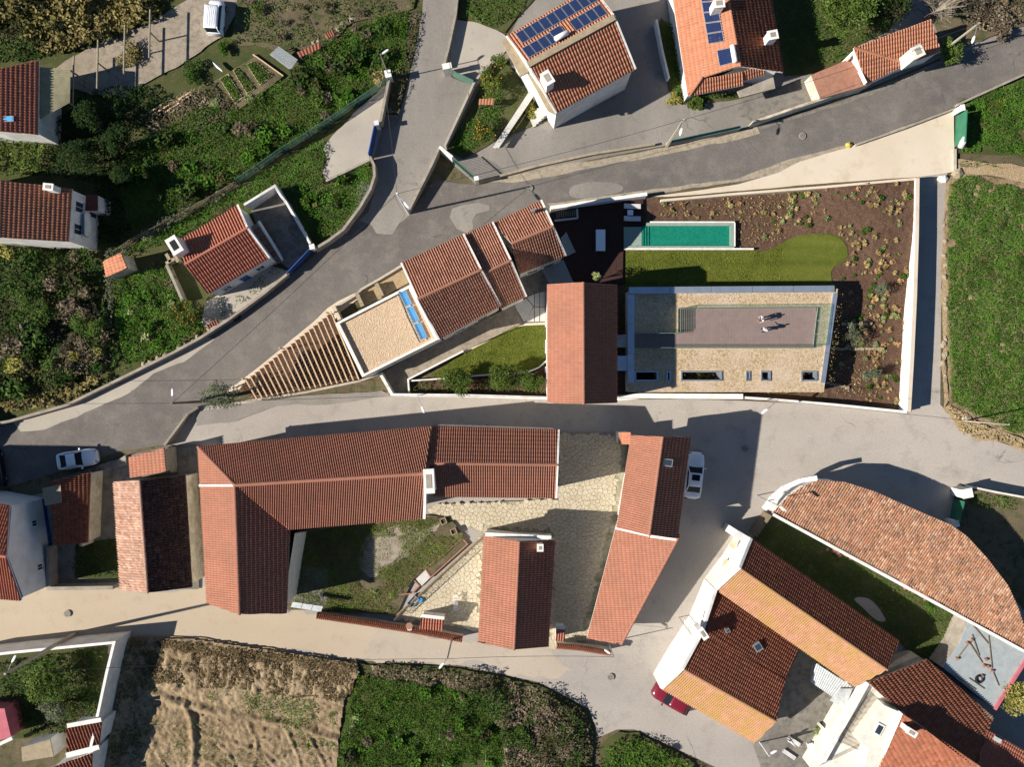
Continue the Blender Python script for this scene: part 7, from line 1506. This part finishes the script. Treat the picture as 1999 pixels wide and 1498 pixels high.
ground_cover('pit_weeds', 'dark weeds in the ditch beside the branch road', [(800, 30), (825, 25), (808, 105), (796, 160), (780, 222), (756, 222), (766, 165), (790, 120)], M['l_brown'], 60, .2, .35, 1.3, 40)
ground_cover('forecourt_plants', 'pot plants and flowers along the cottage forecourt', [(425, 590), (545, 520), (562, 528), (440, 622)], M['l_grass'], 45, .17, .35, 1.0, 41, thin=.5)
ground_cover('sedum_tufts', 'dry sedum tufts dotted over the gravel roof', [(1242, 580), (1625, 578), (1608, 745), (1242, 745)], M['l_dry'], 30, .11, .06, .8, 42, thin=.45, z=2.6, rough=0, hole=[[(1236, 596), (1600, 594), (1600, 686), (1236, 686)]] + [[(a - 3, 722), (b_ + 3, 722), (b_ + 3, 748), (a - 3, 748)] for a, b_ in ops])
ground_cover('wall_foot_plants', 'yellow-green plants along the edge of the gravel roof by the lane wall', [(1240, 752), (1600, 752), (1605, 768), (1240, 768)], M['l_yellow'], 30, .2, .35, .8, 43, thin=.5, z=.2, rough=0)
ground_cover('court_plants', 'yellow shrubs growing up in the long roof light well', [(1340, 728), (1408, 728), (1408, 742), (1340, 742)], M['l_yellow'], 60, .2, 1.9, .9, 44, rough=0)
# weed clumps of several kinds and sizes through the rough ground
wk = []
for k, (mat, sz, n, rr_) in enumerate((('l_grass', .34, 120, .55), ('l_scrub', .14, 260, .5), ('l_dark', .26, 200, .65), ('l_brown', .2, 160, .5), ('l_yellow', .12, 120, .35), ('l_pale', .3, 70, .4), ('l_field', .2, 220, .6))):
    q = np.clip(RN.normal(size=(n, 3)), -1.25, 1.25) * np.array([rr_ * .5, rr_ * .5, .17]); V, F = leaf_mesh(q[:, 0], q[:, 1], np.maximum(q[:, 2] + .45, .1), sz, .8, .5, .2); me = bpy.data.meshes.new('weed_clump'); me.from_pydata([tuple(v) for v in V], [], [tuple(f) for f in F]); me.materials.append(M[mat]); setuv(me, np.repeat(RN.uniform(0, 100, (n, 2)), 4, axis=0)); wk.append(me)
def clumps_in(pts, n, label, group, kinds_, zb=.3, smin=.7, smax=2.0):
    xs = [p[0] for p in pts]; ys = [p[1] for p in pts]; c = 0
    while c < n:
        x, y = rnd.uniform(min(xs), max(xs)), rnd.uniform(min(ys), max(ys))
        if not inpoly(np.array([x]), np.array([y]), pts)[0]: continue
        o = bpy.data.objects.new('weed_clump', wk[rnd.choice(kinds_)]); C.objects.link(o); o.location = P(x, y, zb); s = rnd.uniform(smin, smax); o.scale = (s, s * rnd.uniform(.7, 1.2), s * rnd.uniform(.6, 1.1)); o.rotation_euler = (0, 0, rnd.random() * 6); props(o, label, 'weeds', group); c += 1
clumps_in([(640, 95), (790, 40), (790, 130), (700, 195), (560, 290), (440, 360), (300, 430), (250, 380), (320, 270), (560, 165)], 46, 'leafy weed clump on the lush slope above the mesh fence', 'weed clumps on the lush slope', (0, 1, 2, 2, 3, 6))
clumps_in([(480, 0), (810, 0), (790, 30), (650, 80), (520, 80)], 18, 'low weed clump on the dry upper slope', 'weed clumps on the dry slope', (1, 3, 3, 4), smin=.4, smax=1.0)
clumps_in([(0, 490), (190, 500), (230, 690), (120, 750), (0, 790)], 26, 'bushy clump in the dark western thicket', 'clumps in the western thicket', (1, 2, 3, 3, 4), .9, 1.0, 2.6)
clumps_in([(690, 1330), (960, 1365), (990, 1490), (670, 1490)], 26, 'weed clump in the overgrown vineyard', 'weed clumps in the vineyard', (0, 1, 2, 6, 3), smin=.6, smax=1.5)
clumps_in([(640, 362), (722, 325), (700, 400), (615, 470), (585, 400)], 8, 'weed clump inside the curving road wall', 'weed clumps inside the road wall', (0, 2, 6, 4), smin=.6, smax=1.2)
clumps_in([(235, 545), (320, 510), (385, 620), (320, 690), (260, 710)], 12, 'weed clump in the cottage garden', 'weed clumps in the cottage garden', (0, 2, 5, 6), smin=.6, smax=1.3)
for x, y, r_, h, lab in ((175, 225, 1.5, 4.2, 'evergreen added for shade beside the ribbed canopy'), (160, 300, 1.6, 4.4, 'evergreen added for shade between the two western houses'), (225, 275, 1.4, 3.6, 'evergreen added for shade at the edge of the hollow'), (240, 345, 1.3, 3.4, 'evergreen added for shade above the balcony of the white house')):
    tree(x, y, r_, h, 'l_shade', lab, 2600, .2, .13, clumps=16, name='added_shade_tree')  # trees added to darken the hollow; shade also put into their leaf colour
# single trees and bushes
tree(362, 612, 1.7, 2.6, 'l_citrus', 'orange tree in fruit at the corner of the cottage garden', 2600, .17, fruit=90)
tree(962, 160, 1.35, 2.6, 'l_citrus', 'orange tree in fruit nearest the green driveway gate', 2000, .17, fruit=80, ry=1.7); tree(943, 252, 1.2, 2.4, 'l_citrus', 'orange tree in fruit beside the footbridge', 1700, .17, fruit=80, ry=1.6)
tree(972, 118, .9, 2.0, 'l_citrus', 'small orange tree against the slab of the panelled house', 900, .17, fruit=40)
tree(1650, 10, 3.3, 6.5, 'l_tree', 'big rounded green tree behind the roadside house', 7000, .26, .22, clumps=26, ry=3.0); tree(1740, 10, 2.4, 4.5, 'l_dark', 'dark tree beside the big rounded one', 3000, .24, .16)
bare_tree(1840, 8, 2.0, 4.2, 'bare grey tree beside the upper garden path'); tree(1856, 100, 1.0, 3.0, 'l_tree', 'leaning green shrub tree at the corner of the roadside house', 1800, .2, ry=1.5)
tree(432, 775, 2.0, 4.2, 'l_olive', 'olive tree at the pointed end of the pergola', 2600, .17, clumps=18, ry=1.4)
tree(898, 742, 1.7, 2.8, 'l_citrus', 'leafy tree in the shrub bed, the one nearer the pergola', 2600, .2, clumps=16, ry=1.3); tree(985, 738, 1.9, 3.2, 'l_citrus', 'leafy tree in the middle of the shrub bed behind the curving kerb', 3200, .2, clumps=18, ry=1.6); tree(1038, 742, 1.3, 2.8, 'l_citrus', 'leafy tree in the shrub bed against the tall barn', 2000, .2, clumps=12)
ground_cover('bed_plants', 'low dark shrubs filling the bed behind the curving kerb', [(806, 746), (870, 744), (1065, 732), (1065, 768), (806, 766)], M['l_citrus'], 55, .2, .8, 1.2, 50, rough=0, thin=.35)
tree(1662, 655, .8, 2.2, 'l_olive', 'silvery young olive tree beside the row of pale stones', 900, .15, .06, ry=1.2, z=.2); tree(1718, 565, .8, 2.2, 'l_olive', 'young olive tree beside the long boundary wall in the mulch', 600, .14, .06, z=.3); tree(1700, 730, 1.1, 2.2, 'l_olive', 'wide young olive tree near the lane wall corner', 1000, .15, .06, ry=.7, z=.2)
tree(1165, 540, .5, 4.0, 'l_pale', 'slender young tree behind the tall barn gable', 260, .2, .05, clumps=5)
tree(85, 1330, 2.3, 4.0, 'l_tree', 'large loose tree filling the walled garden', 4200, .22, .14, clumps=22); tree(105, 1385, 1.3, 3.2, 'l_olive', 'grey-green tree near the tank in the walled garden', 1500, .18)
tree(1985, 1360, 1.9, 3.6, 'l_yellow', 'yellow-green tree beside the grey flat roof', 2600, .2)
for k, (x, y, r_, h, mat, lab, n) in enumerate(((1362, 200, .9, 1.3, 'l_tree', 'clipped round bush at the corner of the orange-roofed house', 1400), (1316, 190, .8, .9, 'l_yellow', 'yellow-green hedge bush at the driveway corner', 900), (738, 150, .9, 1.4, 'l_dry', 'tall straw-coloured grass clump by the meter pillar', 800), (437, 90, .8, 1.1, 'l_grass', 'spiky green bush beside the white van', 700), (375, 140, 1.3, 1.2, 'l_dark', 'dark bush below the cross beam frames', 1200), (640, 100, 1.6, 1.1, 'l_scrub', 'broad bush under the small red shelter', 1800), (600, 165, 1.8, 1.0, 'l_dark', 'dark green bush in the middle of the weedy slope', 2000), (700, 130, 1.5, 1.0, 'l_grass', 'green bush on the slope near the slim street lamp', 1600), (420, 205, .9, .7, 'l_pale', 'clump of grey-green cabbages beside the vegetable plots', 700), (500, 190, 1.0, .7, 'l_pale', 'clump of grey-green cabbages below the vegetable plots', 800), (695, 1408, .9, .9, 'l_pale', 'broad-leaved plant beside the first vineyard post', 700), (605, 1455, .55, .6, 'l_grass', 'dark green bush alone in the ploughed field', 450), (300, 1412, .5, .5, 'l_grass', 'small bush in the shaded part of the ploughed field', 350), (730, 1160, .5, .6, 'l_pale', 'small pale shrub at the shaded end of the farm lawn', 300), (765, 1162, .4, .5, 'l_pale', 'small pale shrub beside the dark railing end', 260), (1060, 1400, 1.5, 1.7, 'l_brown', 'big dead bush on the lane bank', 1800), (1110, 1460, 1.6, 1.8, 'l_brown', 'big grey bush at the foot of the lane bank', 1800), (1010, 1440, 1.5, 1.6, 'l_scrub', 'big olive-green bush between grass and lane bank', 1700), (1300, 1470, 1.0, 1.0, 'l_dark', 'dark bush on the wedge below the lane', 900), (170, 640, 2.0, 2.4, 'l_scrub', 'tall bush rising from the western thicket', 2200), (60, 600, 2.2, 2.6, 'l_scrub', 'great bush on the western slope below the white house', 2600), (30, 700, 2.2, 2.2, 'l_scrub', 'wide bush above the dry reeds', 2300), (140, 690, 1.8, 1.9, 'l_brown', 'dead thorn bush above the retaining wall', 1800), (250, 100, 1.6, 1.4, 'l_reed', 'dense reed clump at the track edge', 1500), (1955, 62, 1.2, 1.4, 'l_brown', 'dead bush at the upper road edge', 1000), (1955, 200, .7, .8, 'l_yellow', 'yellow-flowered plant in the allotment', 500), (1972, 270, .8, .5, 'l_brown', 'heap of dead cuttings in the allotment', 600), (1815, 1185, .5, .5, 'l_grass', 'weed clump at the foot of the mottled barn wall', 260), (1055, 185, .7, .8, 'l_grass', 'bush beside the footbridge stairs', 600), (1040, 215, .8, .8, 'l_yellow', 'yellowish bush below the footbridge', 600), (1600, 1425, .8, .8, 'l_pale', 'pale plant in the walled corner of the rear yard', 400))):
    bush(x, y, r_, h, mat, lab, n, .19)
# planting in the mulch: tufts that share a few meshes
kinds = []
for k, mat in enumerate(('l_dry', 'l_rust', 'l_pale', 'l_grass', 'l_dry', 'l_pale')):
    n = 70; a = RN.uniform(0, 6.28, n); rr = RN.uniform(0, .22, n); V, F = leaf_mesh(np.cos(a) * rr, np.sin(a) * rr, RN.uniform(.04, .26, n), .2, 1.0, .35, .2); me = bpy.data.meshes.new('tuft'); me.from_pydata([tuple(v) for v in V], [], [tuple(f) for f in F]); me.materials.append(M[mat]); setuv(me, np.repeat(RN.uniform(0, 100, (n, 2)), 4, axis=0)); kinds.append(me)
GP = [(1290, 396), (1500, 380), (1780, 352), (1776, 560), (1764, 790), (1625, 775), (1618, 700), (1645, 560), (1632, 535), (1662, 505), (1655, 470), (1600, 448), (1540, 455), (1490, 478), (1440, 480), (1440, 430), (1290, 428)]
x = RN.uniform(1290, 1780, 3000); y = RN.uniform(355, 790, 3000); k_ = inpoly(x, y, GP) & (vnoise(x, y, 34, 3) > RN.uniform(.25, .85, 3000)); x, y = x[k_][:300], y[k_][:300]
names = ['straw-coloured grass tuft planted in the brown mulch', 'rust-coloured tuft planted in the brown mulch', 'pale green plant in the brown mulch', 'dark green seedling in the brown mulch', 'straw-coloured grass tuft planted in the brown mulch', 'pale green plant in the brown mulch']
for i in range(len(x)):
    k = int(RN.choice([0, 0, 1, 2, 3, 4, 5], 1)[0]) if y[i] < 480 or x[i] < 1500 else int(RN.choice([0, 1, 1, 2, 3], 1)[0]); z = gh(x[i], y[i]) + .22; p = P(x[i], y[i], z); o = bpy.data.objects.new('bedding_plant', kinds[k]); C.objects.link(o); o.location = p; s = rnd.uniform(.5, 1.35); o.scale = (s, s, s * .9); o.rotation_euler = (0, 0, rnd.random() * 6); props(o, names[k], 'plant', ['straw tufts in the mulch', 'rust tufts in the mulch', 'pale plants in the mulch', 'green seedlings in the mulch'][[0, 1, 2, 3, 0, 2][k]])
